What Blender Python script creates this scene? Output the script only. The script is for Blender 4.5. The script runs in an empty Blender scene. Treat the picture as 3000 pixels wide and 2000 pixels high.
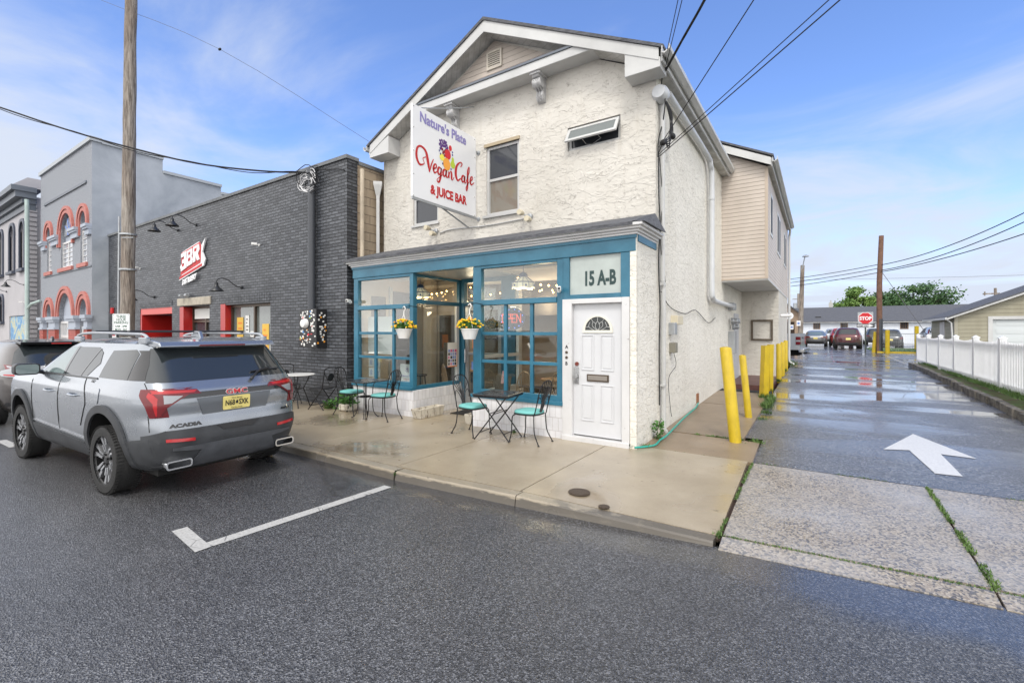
import bpy, bmesh, math, random
from mathutils import Vector, Matrix, noise
random.seed(7)
R = math.radians
sc = bpy.context.scene
# ------------------------------------------------------------------ camera
F = 1348.0; TH = math.atan2(900, F)
cd = bpy.data.cameras.new('camera'); cam = bpy.data.objects.new('camera', cd); sc.collection.objects.link(cam)
cd.sensor_width = 36; cd.lens = F/3000*36; cd.shift_y = -0.01; cd.clip_end = 3000; cd.clip_start = 0.05
cam.location = (0, 0, 1.8); cam.rotation_euler = (R(90), 0, TH); sc.camera = cam
sc.view_settings.view_transform = 'Standard'; sc.view_settings.look = 'None'
sc.view_settings.exposure = 0.66; sc.view_settings.gamma = 1
# ------------------------------------------------------------------ world: blue sky high up, bright broken cloud low down, unseen fill cloud added behind the camera and east
w = bpy.data.worlds.new('World'); sc.world = w; w.use_nodes = True
nt = w.node_tree; N = nt.nodes; L = nt.links; N.clear()
def nn(t, **k):
    n = N.new(t)
    for a, b in k.items(): setattr(n, a, b)
    return n
def mth(op, a, b=None, c=None):
    n = nn('ShaderNodeMath', operation=op)
    for i, v in enumerate((a, b, c)):
        if v is None: continue
        if isinstance(v, (int, float)): n.inputs[i].default_value = v
        else: L.new(v, n.inputs[i])
    return n.outputs[0]
out = nn('ShaderNodeOutputWorld'); bg = nn('ShaderNodeBackground'); bg.inputs[1].default_value = 0.1
sky = nn('ShaderNodeTexSky'); sky.sky_type = 'NISHITA'; sky.sun_disc = False
SUN_EL, SUN_AZ = R(52), R(152)
sky.sun_elevation = SUN_EL; sky.sun_rotation = SUN_AZ; sky.ozone_density = 2.5; sky.dust_density = 0.4
tint = nn('ShaderNodeMix', data_type='RGBA', blend_type='MULTIPLY'); tint.inputs[0].default_value = 1
L.new(sky.outputs[0], tint.inputs[6]); tint.inputs[7].default_value = (1.25, 1.38, 1.75, 1)
tc = nn('ShaderNodeTexCoord'); sep = nn('ShaderNodeSeparateXYZ'); L.new(tc.outputs['Generated'], sep.inputs[0])
zz = mth('MAXIMUM', sep.outputs[2], 0.0)
# cloud sheet: project the direction on a plane overhead
dv = nn('ShaderNodeVectorMath', operation='DIVIDE'); cmb = nn('ShaderNodeCombineXYZ')
zp = mth('ADD', zz, 0.16)
for i in range(3): L.new(zp, cmb.inputs[i])
L.new(tc.outputs['Generated'], dv.inputs[0]); L.new(cmb.outputs[0], dv.inputs[1])
mp = nn('ShaderNodeMapping'); mp.inputs['Rotation'].default_value = (0, 0, 0.75); mp.inputs['Scale'].default_value = (0.8, 1.15, 1); mp.inputs['Location'].default_value = (0.4, 1.7, 0)
L.new(dv.outputs[0], mp.inputs[0])
nz = nn('ShaderNodeTexNoise'); nz.inputs['Scale'].default_value = 1.1; nz.inputs['Detail'].default_value = 9; nz.inputs['Roughness'].default_value = 0.58; nz.inputs['Distortion'].default_value = 0.7
L.new(mp.outputs[0], nz.inputs['Vector'])
# more cloud low down; cloud behind the camera (towards -Y) is added to light the fronts
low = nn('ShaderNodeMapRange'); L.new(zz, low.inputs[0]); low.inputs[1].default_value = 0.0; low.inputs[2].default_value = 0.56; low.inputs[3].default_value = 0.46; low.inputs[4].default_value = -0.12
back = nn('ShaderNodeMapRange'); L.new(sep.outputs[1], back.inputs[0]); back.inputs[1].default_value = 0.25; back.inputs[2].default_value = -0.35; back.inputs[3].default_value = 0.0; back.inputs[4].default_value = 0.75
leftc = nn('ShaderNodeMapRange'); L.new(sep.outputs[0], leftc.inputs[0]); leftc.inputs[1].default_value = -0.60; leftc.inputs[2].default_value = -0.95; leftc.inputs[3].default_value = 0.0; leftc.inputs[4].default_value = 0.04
s1 = mth('ADD', nz.outputs[0], low.outputs[0]); s2 = mth('ADD', s1, back.outputs[0]); east_fill = nn('ShaderNodeMapRange'); L.new(sep.outputs[0], east_fill.inputs[0]); east_fill.inputs[1].default_value = 0.42; east_fill.inputs[2].default_value = 0.85; east_fill.inputs[3].default_value = 0.0; east_fill.inputs[4].default_value = 0.6  # unseen cloud to the east, added to light the side walls
s3 = mth('ADD', mth('ADD', s2, leftc.outputs[0]), east_fill.outputs[0])
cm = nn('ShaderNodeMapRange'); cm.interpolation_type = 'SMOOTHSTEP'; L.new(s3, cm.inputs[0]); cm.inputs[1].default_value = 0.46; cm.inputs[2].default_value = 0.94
cc = nn('ShaderNodeMix', data_type='RGBA'); cc.inputs[6].default_value = (4.6, 5.05, 5.95, 1); cc.inputs[7].default_value = (13.5, 13.3, 13.2, 1)  # second colour is the brighter fill of the added out-of-view cloud
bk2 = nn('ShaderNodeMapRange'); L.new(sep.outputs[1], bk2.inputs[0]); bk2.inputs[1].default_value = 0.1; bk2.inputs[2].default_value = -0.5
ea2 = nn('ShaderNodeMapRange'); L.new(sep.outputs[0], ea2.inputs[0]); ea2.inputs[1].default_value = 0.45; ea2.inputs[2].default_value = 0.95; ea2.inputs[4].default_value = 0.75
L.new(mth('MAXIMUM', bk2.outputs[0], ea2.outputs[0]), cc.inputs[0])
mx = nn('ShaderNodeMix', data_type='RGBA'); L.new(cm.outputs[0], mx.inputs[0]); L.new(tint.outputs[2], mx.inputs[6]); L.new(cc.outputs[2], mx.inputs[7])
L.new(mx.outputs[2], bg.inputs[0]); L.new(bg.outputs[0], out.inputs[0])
# ------------------------------------------------------------------ sun behind thin cloud
sd = bpy.data.lights.new('sun', 'SUN'); so = bpy.data.objects.new('sun', sd); sc.collection.objects.link(so)
sd.energy = 1.2; sd.angle = R(14); sd.color = (1, 0.95, 0.87)
sv = Vector((math.sin(SUN_AZ)*math.cos(SUN_EL), math.cos(SUN_AZ)*math.cos(SUN_EL), math.sin(SUN_EL)))
so.rotation_euler = sv.to_track_quat('Z', 'Y').to_euler()
# ------------------------------------------------------------------ materials
M = {}
def mat(name, col, rough=0.6, metal=0.0, var=0.0, vs=3.0, bump=0.0, bs=40.0, emit=0, coat=0, rvar=0.0, spec=None):
    m = bpy.data.materials.new(name); m.use_nodes = True; t = m.node_tree; b = t.nodes['Principled BSDF']
    b.inputs['Base Color'].default_value = (*col, 1); b.inputs['Roughness'].default_value = rough; b.inputs['Metallic'].default_value = metal
    if spec is not None: b.inputs['Specular IOR Level'].default_value = spec
    if coat: b.inputs['Coat Weight'].default_value = coat; b.inputs['Coat Roughness'].default_value = 0.04
    if emit: b.inputs['Emission Color'].default_value = (*col, 1); b.inputs['Emission Strength'].default_value = emit
    co = t.nodes.new('ShaderNodeTexCoord').outputs['Object']
    if var or rvar:
        n = t.nodes.new('ShaderNodeTexNoise'); n.inputs['Scale'].default_value = vs; n.inputs['Detail'].default_value = 6; n.inputs['Roughness'].default_value = .6; t.links.new(co, n.inputs[0])
        if var:
            r = t.nodes.new('ShaderNodeMapRange'); r.inputs[1].default_value = .3; r.inputs[2].default_value = .7; r.inputs[3].default_value = 1-var; r.inputs[4].default_value = 1+var*.6; t.links.new(n.outputs[0], r.inputs[0])
            h = t.nodes.new('ShaderNodeHueSaturation'); h.inputs['Color'].default_value = (*col, 1); t.links.new(r.outputs[0], h.inputs['Value']); t.links.new(h.outputs[0], b.inputs['Base Color'])
        if rvar:
            r = t.nodes.new('ShaderNodeMapRange'); r.inputs[1].default_value = .3; r.inputs[2].default_value = .7; r.inputs[3].default_value = rough-rvar; r.inputs[4].default_value = rough+rvar; t.links.new(n.outputs[0], r.inputs[0]); t.links.new(r.outputs[0], b.inputs['Roughness'])
    if bump:
        n = t.nodes.new('ShaderNodeTexNoise'); n.inputs['Scale'].default_value = bs; n.inputs['Detail'].default_value = 4; t.links.new(co, n.inputs[0])
        bp = t.nodes.new('ShaderNodeBump'); bp.inputs['Strength'].default_value = bump; bp.inputs['Distance'].default_value = .02; t.links.new(n.outputs[0], bp.inputs['Height']); t.links.new(bp.outputs[0], b.inputs['Normal'])
    M[name] = m; return m
class G:   # little node graph helper
    def __init__(s, m): s.t = m.node_tree; s.b = s.t.nodes['Principled BSDF']
    def n(s, ty, **k):
        x = s.t.nodes.new(ty)
        for a, b in k.items(): setattr(x, a, b)
        return x
    def l(s, a, b): s.t.links.new(a, b)
    def co(s, o='Object'): return s.n('ShaderNodeTexCoord').outputs[o]
    def map(s, v, scale=(1,1,1), rot=(0,0,0), loc=(0,0,0)):
        x = s.n('ShaderNodeMapping'); x.inputs['Scale'].default_value = scale; x.inputs['Rotation'].default_value = rot; x.inputs['Location'].default_value = loc; s.l(v, x.inputs[0]); return x.outputs[0]
    def noise(s, v, sc_, det=5, ro=.55, dist=0):
        x = s.n('ShaderNodeTexNoise'); x.inputs['Scale'].default_value = sc_; x.inputs['Detail'].default_value = det; x.inputs['Roughness'].default_value = ro; x.inputs['Distortion'].default_value = dist; s.l(v, x.inputs[0]); return x.outputs[0]
    def mr(s, v, a, b, c=0, d=1, sm=False):
        x = s.n('ShaderNodeMapRange'); s.l(v, x.inputs[0])
        if sm: x.interpolation_type = 'SMOOTHSTEP'
        for i, q in enumerate((a, b, c, d)): x.inputs[i+1].default_value = q
        return x.outputs[0]
    def m(s, op, a, b=None):
        x = s.n('ShaderNodeMath', operation=op)
        for i, v in enumerate((a, b)):
            if v is None: continue
            if isinstance(v, (int, float)): x.inputs[i].default_value = v
            else: s.l(v, x.inputs[i])
        return x.outputs[0]
    def mix(s, f, a, b, bt='MIX'):
        x = s.n('ShaderNodeMix', data_type='RGBA', blend_type=bt)
        for i, v in ((0, f), (6, a), (7, b)):
            if isinstance(v, (int, float)): x.inputs[i].default_value = v
            elif isinstance(v, tuple): x.inputs[i].default_value = (*v, 1)
            else: s.l(v, x.inputs[i])
        return x.outputs[2]
    def bump(s, h, st=.5, d=.01, prev=None):
        x = s.n('ShaderNodeBump'); x.inputs['Strength'].default_value = st; x.inputs['Distance'].default_value = d; s.l(h, x.inputs['Height'])
        if prev is not None: s.l(prev, x.inputs['Normal'])
        return x.outputs[0]
    def fin(s, col=None, rough=None, norm=None):
        if col is not None: s.l(col, s.b.inputs['Base Color'])
        if rough is not None: s.l(rough, s.b.inputs['Roughness'])
        if norm is not None: s.l(norm, s.b.inputs['Normal'])
    def wallco(s):   # (x+y, z): works for axis-aligned walls
        se = s.n('ShaderNodeSeparateXYZ'); s.l(s.co(), se.inputs[0]); a = s.m('ADD', se.outputs[0], se.outputs[1])
        c = s.n('ShaderNodeCombineXYZ'); s.l(a, c.inputs[0]); s.l(se.outputs[2], c.inputs[1]); return c.outputs[0]
def new(name, **k): return G(mat(name, (.5, .5, .5), **k))
# wet street asphalt
def asphalt(name, grains, gs, puddle, pscale, r0, r1, coat, gutter=False, stretch=(1,1,1)):
    g = new(name); co = g.co(); d, m_, l_ = grains
    v = g.n('ShaderNodeTexVoronoi'); v.inputs['Scale'].default_value = gs; g.l(co, v.inputs[0]); rc = g.n('ShaderNodeSeparateColor'); g.l(v.outputs['Color'], rc.inputs[0])
    big = g.noise(co, .35, 5, .6); mid = g.noise(co, 3.0, 5, .7)
    c = g.mix(g.mr(rc.outputs[0], .0, .75), d, m_); c = g.mix(g.m('GREATER_THAN', rc.outputs[0], .80), c, l_); c = g.mix(g.mr(g.noise(co, gs*.5, 3, .7), .35, .65, 0, .5), c, d)
    c = g.mix(g.mr(big, .35, .65), g.mix(1, c, (.78, .78, .80), 'MULTIPLY'), g.mix(1, c, (1.25, 1.25, 1.25), 'MULTIPLY')); c = g.mix(g.mr(mid, .3, .7, 0, .35), c, g.mix(1, c, (.6, .6, .6), 'MULTIPLY'))
    st = g.m('MULTIPLY', g.mr(g.noise(g.map(co, (1, 1, 1), (0, 0, 0), (4, 2, 0)), 1.3, 6, .75), .66, .74), .5); c = g.mix(st, c, (.16, .13, .08))
    pd = g.mr(g.noise(g.map(co, stretch), pscale, 5, .5, .3), puddle[0], puddle[1], 0, 1, True)
    if gutter:
        se = g.n('ShaderNodeSeparateXYZ'); g.l(co, se.inputs[0]); e = g.m('SUBTRACT', se.outputs[1], g.m('MULTIPLY', se.outputs[0], .075)); e = g.m('ADD', e, g.m('MULTIPLY', g.noise(co, .9, 4), 1.0)); wd = g.mr(se.outputs[0], -3, 1.0, 0, .28); e = g.m('ADD', e, wd)
        pd = g.m('MAXIMUM', pd, g.mr(e, 4.18, 4.50, 0, .72, True))
    if not gutter:
        se = g.n('ShaderNodeSeparateXYZ'); g.l(co, se.inputs[0]); pd = g.m('MULTIPLY', pd, g.mr(se.outputs[1], 7.5, 11.5, .30, 1))
    inv = g.m('SUBTRACT', 1, pd); hgt = g.m('MULTIPLY', g.m('ADD', v.outputs['Distance'], g.m('MULTIPLY', mid, .6)), inv)
    nb = g.bump(hgt, .75, .012); c = g.mix(pd, c, g.mix(1, c, (.6, .6, .62), 'MULTIPLY'))
    g.fin(c, g.mr(pd, 0, 1, r0, r1), nb); g.b.inputs['Specular IOR Level'].default_value = .6; g.b.inputs['Coat Roughness'].default_value = .03
    cn = g.bump(hgt, .16, .01); g.l(cn, g.b.inputs['Coat Normal']); g.l(g.mr(pd, 0, 1, coat[0], coat[1]), g.b.inputs['Coat Weight']); g.l(g.mr(pd, 0, 1, .22, .02), g.b.inputs['Coat Roughness'])
asphalt('asphalt', ((.014, .014, .015), (.118, .120, .126), (.21, .214, .224)), 110, (.62, .72), .5, .38, .05, (.35, 1), True)
asphalt('alley_asphalt', ((.028, .028, .029), (.18, .18, .182), (.34, .34, .34)), 70, (.42, .60), .62, .34, .04, (.30, .9), False, (.5, 1.5, 1))
# gutter water darker handled by puddles; wet concrete
def concrete(name, c0, c1, pl=.5, ph=.62, ps=.8, r0=.35, r1=.06, gr=.3, grs=130):
    g = new(name); co = g.co(); a = g.noise(co, 1.3, 7, .62); b_ = g.noise(co, grs, 3, .7); st = g.noise(co, .5, 3)
    c = g.mix(g.mr(a, .3, .7), c0, c1); c = g.mix(g.mr(b_, .35, .65, .0, .35), c, g.mix(1, c, (.55, .55, .55), 'MULTIPLY'))
    pd = g.mr(g.noise(co, ps, 5, .5, .4), pl, ph, 0, 1, True); c = g.mix(g.m('MULTIPLY', pd, .45), c, g.mix(1, c, (.55, .50, .42), 'MULTIPLY'))
    sp = g.mr(g.noise(co, 14, 2, .5), .70, .74, 0, .5); c = g.mix(sp, c, (.05, .045, .035))
    g.fin(c, g.mr(pd, 0, 1, r0, r1), g.bump(g.m('MULTIPLY', b_, g.m('SUBTRACT', 1, pd)), gr, .004)); g.l(g.mr(pd, 0, 1, .30, .9), g.b.inputs['Coat Weight']); g.l(g.mr(pd, 0, 1, .25, .03), g.b.inputs['Coat Roughness'])
concrete('sidewalk_concrete', (.29, .235, .16), (.42, .355, .26), .50, .72)
concrete('kerb_concrete', (.24, .20, .145), (.37, .32, .24), .6, .8)
g = G(M['kerb_concrete']); co = g.co(); se = g.n('ShaderNodeSeparateXYZ'); g.l(co, se.inputs[0]); old = g.b.inputs['Base Color'].links[0].from_socket; dk = g.m('ADD', g.mr(se.outputs[2], .06, .10, 1, 0), g.mr(g.noise(g.map(co, (1, 1, 4)), 5, 5, .7), .4, .6, -.35, .25)); g.l(g.mix(g.m('MULTIPLY', g.mr(dk, .3, .7), .8), old, (.055, .05, .045)), g.b.inputs['Base Color'])
concrete('old_concrete', (.20, .145, .09), (.31, .235, .155), .6, .8, 1.1, .5, .2, .5, 60)
concrete('gutter_concrete', (.10, .10, .10), (.17, .165, .16), .4, .6)
g = new('aggregate_concrete'); co = g.co(); v = g.n('ShaderNodeTexVoronoi'); v.inputs['Scale'].default_value = 62; g.l(co, v.inputs[0])
sc_ = g.n('ShaderNodeSeparateColor'); g.l(v.outputs['Color'], sc_.inputs[0]); big = g.noise(co, .9, 4)
c = g.mix(sc_.outputs[0], (.20, .165, .125), (.42, .365, .29)); c = g.mix(g.m('MULTIPLY', g.m('LESS_THAN', sc_.outputs[1],   .26), .85), c, (.06, .06, .065)); c = g.mix(g.mr(big, .35, .65, 0, .5), c, (.40, .40, .41))
g.fin(c, g.mr(g.noise(co, 1.1, 4), .35, .65, .14, .42), g.bump(v.outputs['Distance'], .6, .006))
# stucco with trowel flakes
def stucco(name, c0, c1, crack, sc0=1.0):
    g = new(name, rough=.85); co = g.co()
    def cracks(off, k, th, lo, sx=(1, 1, 1)):
        v = g.map(co, sx, (0, 0, 0), off); n = g.noise(v, k*sc0, 2, .45, 1.1); band = g.mr(g.m('ABSOLUTE', g.m('SUBTRACT', n, .5)), .0, th, 1, 0, True)
        return n, g.m('MULTIPLY', band, g.mr(g.noise(g.map(v, (1, 1, 1), (0, 0, 0), (5, 2, 8)), k*.9*sc0, 2), lo, lo+.04))
    n1, a = cracks((7, 3, 1), 2.6, .012, .50, (1, 1, 2.3)); n2, b_ = cracks((1, 9, 4), 4.0, .014, .53, (1, 1, 2.0)); n3, c_ = cracks((3, 1, 6), 6.5, .018, .57, (1.2, 1.2, 1.4))
    ck = g.m('MAXIMUM', g.m('MAXIMUM', a, b_), c_)
    c = g.mix(g.mr(g.noise(co, .8, 6, .6), .3, .7), c0, c1); c = g.mix(g.m('MULTIPLY', ck, .40), c, crack)
    st = g.mr(g.noise(g.map(co, (3, 3, .35)), 2.2, 5, .65), .56, .75, 0, .28); c = g.mix(st, c, g.mix(1, c, (.58, .52, .42), 'MULTIPLY'))
    h = g.m('ADD', g.m('MULTIPLY', g.m('ADD', g.mr(n1, .485, .515), g.mr(n2, .485, .515)), .55), g.m('MULTIPLY', g.noise(co, 15, 3, .55), .6)); h = g.m('SUBTRACT', h, g.m('MULTIPLY', ck, .7))
    g.fin(c, None, g.bump(h, .62, .013))
stucco('cream_stucco', (.57, .545, .49), (.67, .645, .595), (.17, .145, .12))
stucco('white_stucco', (.70, .67, .595), (.80, .775, .705), (.16, .14, .11), 1.5)
def brick(name, c1, c2, mortar, bw, bh, ms, bmp=.7, spk=None, rough=.55):
    g = new(name, rough=rough); co = g.wallco(); t = g.n('ShaderNodeTexBrick'); g.l(co, t.inputs['Vector']); t.inputs['Scale'].default_value = 1
    t.inputs['Color1'].default_value = (*c1, 1); t.inputs['Color2'].default_value = (*c2, 1); t.inputs['Mortar'].default_value = (*mortar, 1)
    t.inputs['Brick Width'].default_value = bw; t.inputs['Row Height'].default_value = bh; t.inputs['Mortar Size'].default_value = ms; t.inputs['Mortar Smooth'].default_value = .3
    o = g.co(); n = g.noise(o, 1.2, 6, .65); c = g.mix(g.mr(n, .3, .7, 0, .35), t.outputs['Color'], g.mix(1, t.outputs['Color'], (1.9, 1.9, 1.95), 'MULTIPLY'))
    if spk: c = g.mix(g.mr(g.noise(o, 26, 4, .7), .61, .70, 0, .45), c, spk)
    inv = g.m('ADD', g.m('SUBTRACT', 1, t.outputs['Fac']), g.m('MULTIPLY', g.noise(o, 60, 3), .3))
    g.fin(c, None, g.bump(inv, bmp, .012))
brick('black_brick', (.034, .038, .046), (.088, .095, .108), (.009, .010, .012), .225, .0745, .011, 1.0, (.26, .28, .31), .42)
brick('block_wall', (.30, .24, .17), (.36, .29, .21), (.15, .12, .09), .41, .205, .008)
brick('red_brick', (.30, .055, .04), (.38, .075, .055), (.16, .06, .05), .21, .072, .008)
brick('white_brick', (.58, .58, .60), (.66, .66, .67), (.50, .49, .49), .105, .21, .006, .5, (.42, .40, .38))
def siding(name, c0, c1, pitch, gap=.10, d=.02):
    g = new(name, rough=.5); se = g.n('ShaderNodeSeparateXYZ'); g.l(g.co(), se.inputs[0]); f = g.m('FRACT', g.m('DIVIDE', se.outputs[2], pitch))
    ln = g.mr(f, 0, gap, 1, 0); c = g.mix(g.mr(g.noise(g.map(g.co(), (1, 1, .4)), 2.2, 5), .3, .7), c0, c1); c = g.mix(g.m('MULTIPLY', ln, .65), c, g.mix(1, c, (.3, .28, .26), 'MULTIPLY'))
    g.fin(c, None, g.bump(g.m('SUBTRACT', 1, g.m('MAXIMUM', f, g.m('MULTIPLY', ln, 1.0))), .7, d))
siding('beige_siding', (.48, .42, .365), (.56, .495, .435), .105)
siding('taupe_siding', (.27, .25, .18), (.33, .31, .23), .21, .07)
siding('white_siding', (.62, .66, .72), (.70, .74, .80), .16, .06)
siding('vented_soffit', (.5, .5, .48), (.6, .6, .58), 50)
g = new('shingles', rough=.85); co = g.co(); n = g.noise(g.map(co, (1, 3, 3)), 9, 5, .7); n2 = g.noise(co, 2.0, 4)
g.fin(g.mix(g.mr(n, .35, .65), (.055, .057, .065), (.13, .135, .15)), None, g.bump(n, .5, .02))
g = new('blue_paint', rough=.34); co = g.co(); n = g.noise(co, 2.5, 6, .6); ch = g.mr(g.noise(co, 20, 5, .7), .69, .73); c = g.mix(g.mr(n, .3, .7), (.018, .11, .175), (.040, .175, .265)); c = g.mix(g.m('MULTIPLY', ch, .7), c, (.02, .05, .08)); g.fin(c, None, g.bump(g.noise(g.map(co, (1, 1, .3)), 30, 3), .25, .006))
g = new('white_paint', rough=.42); co = g.co(); ch = g.mr(g.noise(co, 14, 6, .75), .64, .68); c = g.mix(g.mr(g.noise(co, 1.6, 5), .3, .7), (.54, .54, .54), (.66, .66, .665)); c = g.mix(g.m('MULTIPLY', ch, .75), c, (.16, .14, .12)); g.fin(c, None, g.bump(g.noise(co, 35, 3), .15, .004))
g = new('trim_white', rough=.38); co = g.co(); c = g.mix(g.mr(g.noise(co, 1.3, 6, .6), .3, .7), (.46, .465, .46), (.60, .605, .60)); g.fin(c)
g = new('soffit_panels', rough=.6); se = g.n('ShaderNodeSeparateXYZ'); g.l(g.co(), se.inputs[0]); f = g.m('FRACT', g.m('DIVIDE', g.m('ADD', se.outputs[0], se.outputs[1]), .15)); ln = g.mr(f, 0, .08, 1, 0); c = g.mix(g.mr(g.noise(g.co(), 3, 6, .7), .35, .7), (.36, .355, .33), (.62, .615, .60)); c = g.mix(g.m('MULTIPLY', ln, .7), c, (.12, .12, .11)); g.fin(c, None, g.bump(ln, .5, .008))
g = new('gray_stucco', rough=.85); co = g.co(); n = g.noise(co, 20, 6, .75); g.fin(g.mix(g.mr(n, .36, .62), (.15, .165, .19), (.36, .38, .42)), None, g.bump(n, .6, .02))
g = new('gray_render', rough=.7); co = g.co(); n = g.noise(co, .55, 7, .6, .4); g.fin(g.mix(g.mr(n, .3, .7), (.24, .27, .31), (.45, .485, .53)), None, g.bump(g.noise(co, 8, 4), .15, .02))
g = new('pole_wood', rough=.85); co = g.co(); n = g.noise(g.map(co, (9, 9, .7)), 3.0, 6, .7, .3); n2 = g.noise(g.map(co, (1, 1, .25)), 3, 4); c = g.mix(g.mr(n, .35, .65), (.11, .09, .075), (.43, .39, .345)); c = g.mix(g.mr(n2, .4, .65, 0, .6), c, g.mix(1, c, (.55, .42, .33), 'MULTIPLY')); g.fin(c, None, g.bump(n, .9, .03))
g = new('yellow_paint', rough=.38); co = g.co(); n = g.noise(co, 16, 5, .7); c = g.mix(g.mr(g.noise(co, 4, 4), .3, .7), (.48, .345, .010), (.60, .43, .016)); c = g.mix(g.mr(n, .66, .70), c, (.13, .07, .04)); c = g.mix(g.mr(g.noise(g.map(co, (2, 2, .5)), 5, 5, .7), .5, .7, 0, .45), c, (.26, .19, .03)); g.fin(c, None, g.bump(g.noise(co, 40, 4), .35, .008))
g = new('line_paint', rough=.5); co = g.co(); v = g.n('ShaderNodeTexVoronoi', feature='DISTANCE_TO_EDGE'); v.inputs['Scale'].default_value = 3.5; g.l(co, v.inputs[0]); ck = g.mr(v.outputs['Distance'], .0, .012, 1, 0); ck = g.m('MULTIPLY', ck, g.mr(g.noise(co, 4, 3), .45, .55)); c = g.mix(g.mr(g.noise(co, 50, 4, .7), .3, .7), (.36, .355, .34), (.54, .535, .51)); c = g.mix(ck, c, (.08, .08, .08)); g.fin(c)
g = new('arrow_paint', rough=.4); co = g.co(); c = g.mix(g.mr(g.noise(co, 40, 4, .7), .3, .7), (.50, .50, .495), (.66, .66, .655)); c = g.mix(g.mr(g.noise(co, 26, 6, .8), .60, .68, 0, .7), c, (.16, .16, .17)); g.fin(c)
g = new('grass_green', rough=.7); g.fin(g.mix(g.mr(g.noise(g.co(), 7, 5), .3, .7), (.04, .095, .018), (.12, .20, .045)))
g = new('bank_soil', rough=.9); co = g.co(); g.fin(g.mix(g.mr(g.noise(co, 3, 6, .7), .4, .6), (.10, .06, .035), (.09, .15, .035)), None, g.bump(g.noise(co, 30, 4), .6, .03))
g = new('leaf_light', rough=.6); g.fin(g.mix(g.mr(g.noise(g.co(), .9, 4), .3, .7), (.07, .15, .025), (.19, .30, .07)))
g = new('leaf_dark', rough=.6); g.fin(g.mix(g.mr(g.noise(g.co(), .9, 4), .3, .7), (.03, .085, .03), (.10, .19, .065)))
g = new('planter_stone', rough=.8); co = g.co(); n = g.noise(g.map(co, (7, 7, 1.2)), 3.2, 5, .6, .6); c = g.mix(g.mr(n, .54, .60, 0, .8), (.58, .54, .46), (.16, .12, .08)); g.fin(c, None, g.bump(n, .6, .02))
g = new('granite_kerb', rough=.8); co = g.co(); g.fin(g.mix(g.mr(g.noise(co, 5, 6, .7), .35, .65), (.06, .055, .045), (.26, .235, .20)), None, g.bump(g.noise(co, 12, 5), .9, .03))
def carpaint(n, c, metal=.7, rough=.3, dirt=(.2, .19, .18), amt=.35):
    g = new(n, coat=1.0, metal=metal, rough=rough); co = g.co(); se = g.n('ShaderNodeSeparateXYZ'); g.l(co, se.inputs[0])
    lowm = g.mr(se.outputs[2], .95, .3, 0, 1); d = g.m('MULTIPLY', g.mr(g.noise(co, 2.5, 6, .65), .35, .65), g.m('ADD', g.m('MULTIPLY', lowm, amt*1.4), amt*.25))
    g.fin(g.mix(d, c, dirt), g.mr(d, 0, .6, rough, .6)); dr = g.noise(co, 190, 2, .4); g.fin(norm=g.bump(g.mr(dr, .62, .7), .05, .003))
carpaint('silver_paint', (.27, .295, .33), rough=.22); carpaint('brown_paint', (.055, .046, .045), .6); carpaint('sedan_paint', (.22, .23, .245)); carpaint('maroon_paint', (.085, .012, .018), .4); carpaint('red_paint', (.45, .03, .025), .2); carpaint('charcoal_paint', (.07, .078, .09), .6); carpaint('truck_paint', (.52, .55, .57), .6); carpaint('black_paint', (.02, .02, .024), .2)
mat('cladding', (.045, .048, .053), .55, var=.3, vs=5, bump=.15, bs=80); mat('black_plastic', (.018, .018, .02), .35); mat('gloss_black', (.008, .008, .01), .08, coat=.5)
mat('car_glass', (.022, .027, .03), .03, spec=.9); mat('clear_car_glass', (.16, .21, .21), .04, spec=1.0); mat('tail_red', (.13, .004, .008), .25, coat=.4); mat('tail_bright', (.42, .008, .012), .15, coat=.6); mat('tail_clear', (.30, .31, .33), .12, coat=1)
mat('chrome', (.75, .76, .78), .12, 1); mat('tyre', (.018, .018, .018), .7, bump=.4, bs=60); mat('rim_silver', (.42, .43, .45), .42, .8); mat('rim_black', (.015, .015, .016), .25)
mat('well_dark', (.008, .008, .008), .9); mat('plate_yellow', (.78, .66, .22), .4, var=.1, vs=20); mat('ink_black', (.012, .012, .014), .5); mat('badge_red', (.45, .01, .015), .3)
mat('black_metal', (.014, .014, .016), .36, .3, bump=.2, bs=90); mat('teal_cushion', (.16, .46, .44), .8, var=.08, vs=12, bump=.3, bs=70); mat('table_black', (.022, .022, .025), .28, rvar=.12, vs=6)
mat('white_plastic', (.78, .78, .77), .4); mat('white_table', (.72, .72, .70), .25); mat('soil', (.05, .03, .02), .9); mat('flower_yellow', (.90, .60, .01), .6); mat('flower_orange', (.80, .32, .03), .6); mat('leaf_basket', (.06, .17, .03), .6)
mat('galv', (.42, .44, .46), .45, .6, var=.15, vs=6); mat('pvc_gray', (.60, .62, .64), .4, var=.08); mat('black_pipe', (.05, .055, .065), .4); mat('rust', (.25, .09, .04), .8); mat('cable', (.012, .012, .013), .6); mat('cable_white', (.65, .65, .66), .5); mat('wire_gray', (.10, .10, .11), .6)
mat('sign_white', (.80, .81, .83), .3, coat=.3); mat('sign_purple', (.26, .235, .50), .5); mat('sign_red', (.50, .012, .015), .5); mat('f_purple', (.10, .03, .20), .5); mat('f_maroon', (.22, .02, .03), .5); mat('f_red', (.62, .02, .03), .5); mat('f_orange', (.88, .38, .06), .5); mat('f_green', (.48, .62, .05), .5); mat('f_yellow', (.85, .78, .10), .5); mat('f_navy', (.03, .04, .22), .5)
mat('door_white', (.60, .61, .63), .35, var=.04, vs=3); mat('lead_glass', (.03, .035, .035), .15); mat('brass', (.42, .30, .14), .35, .9); mat('bronze', (.10, .075, .055), .4, .6); mat('steel', (.55, .55, .55), .25, 1); mat('red_rubber', (.16, .03, .02), .5)
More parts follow.
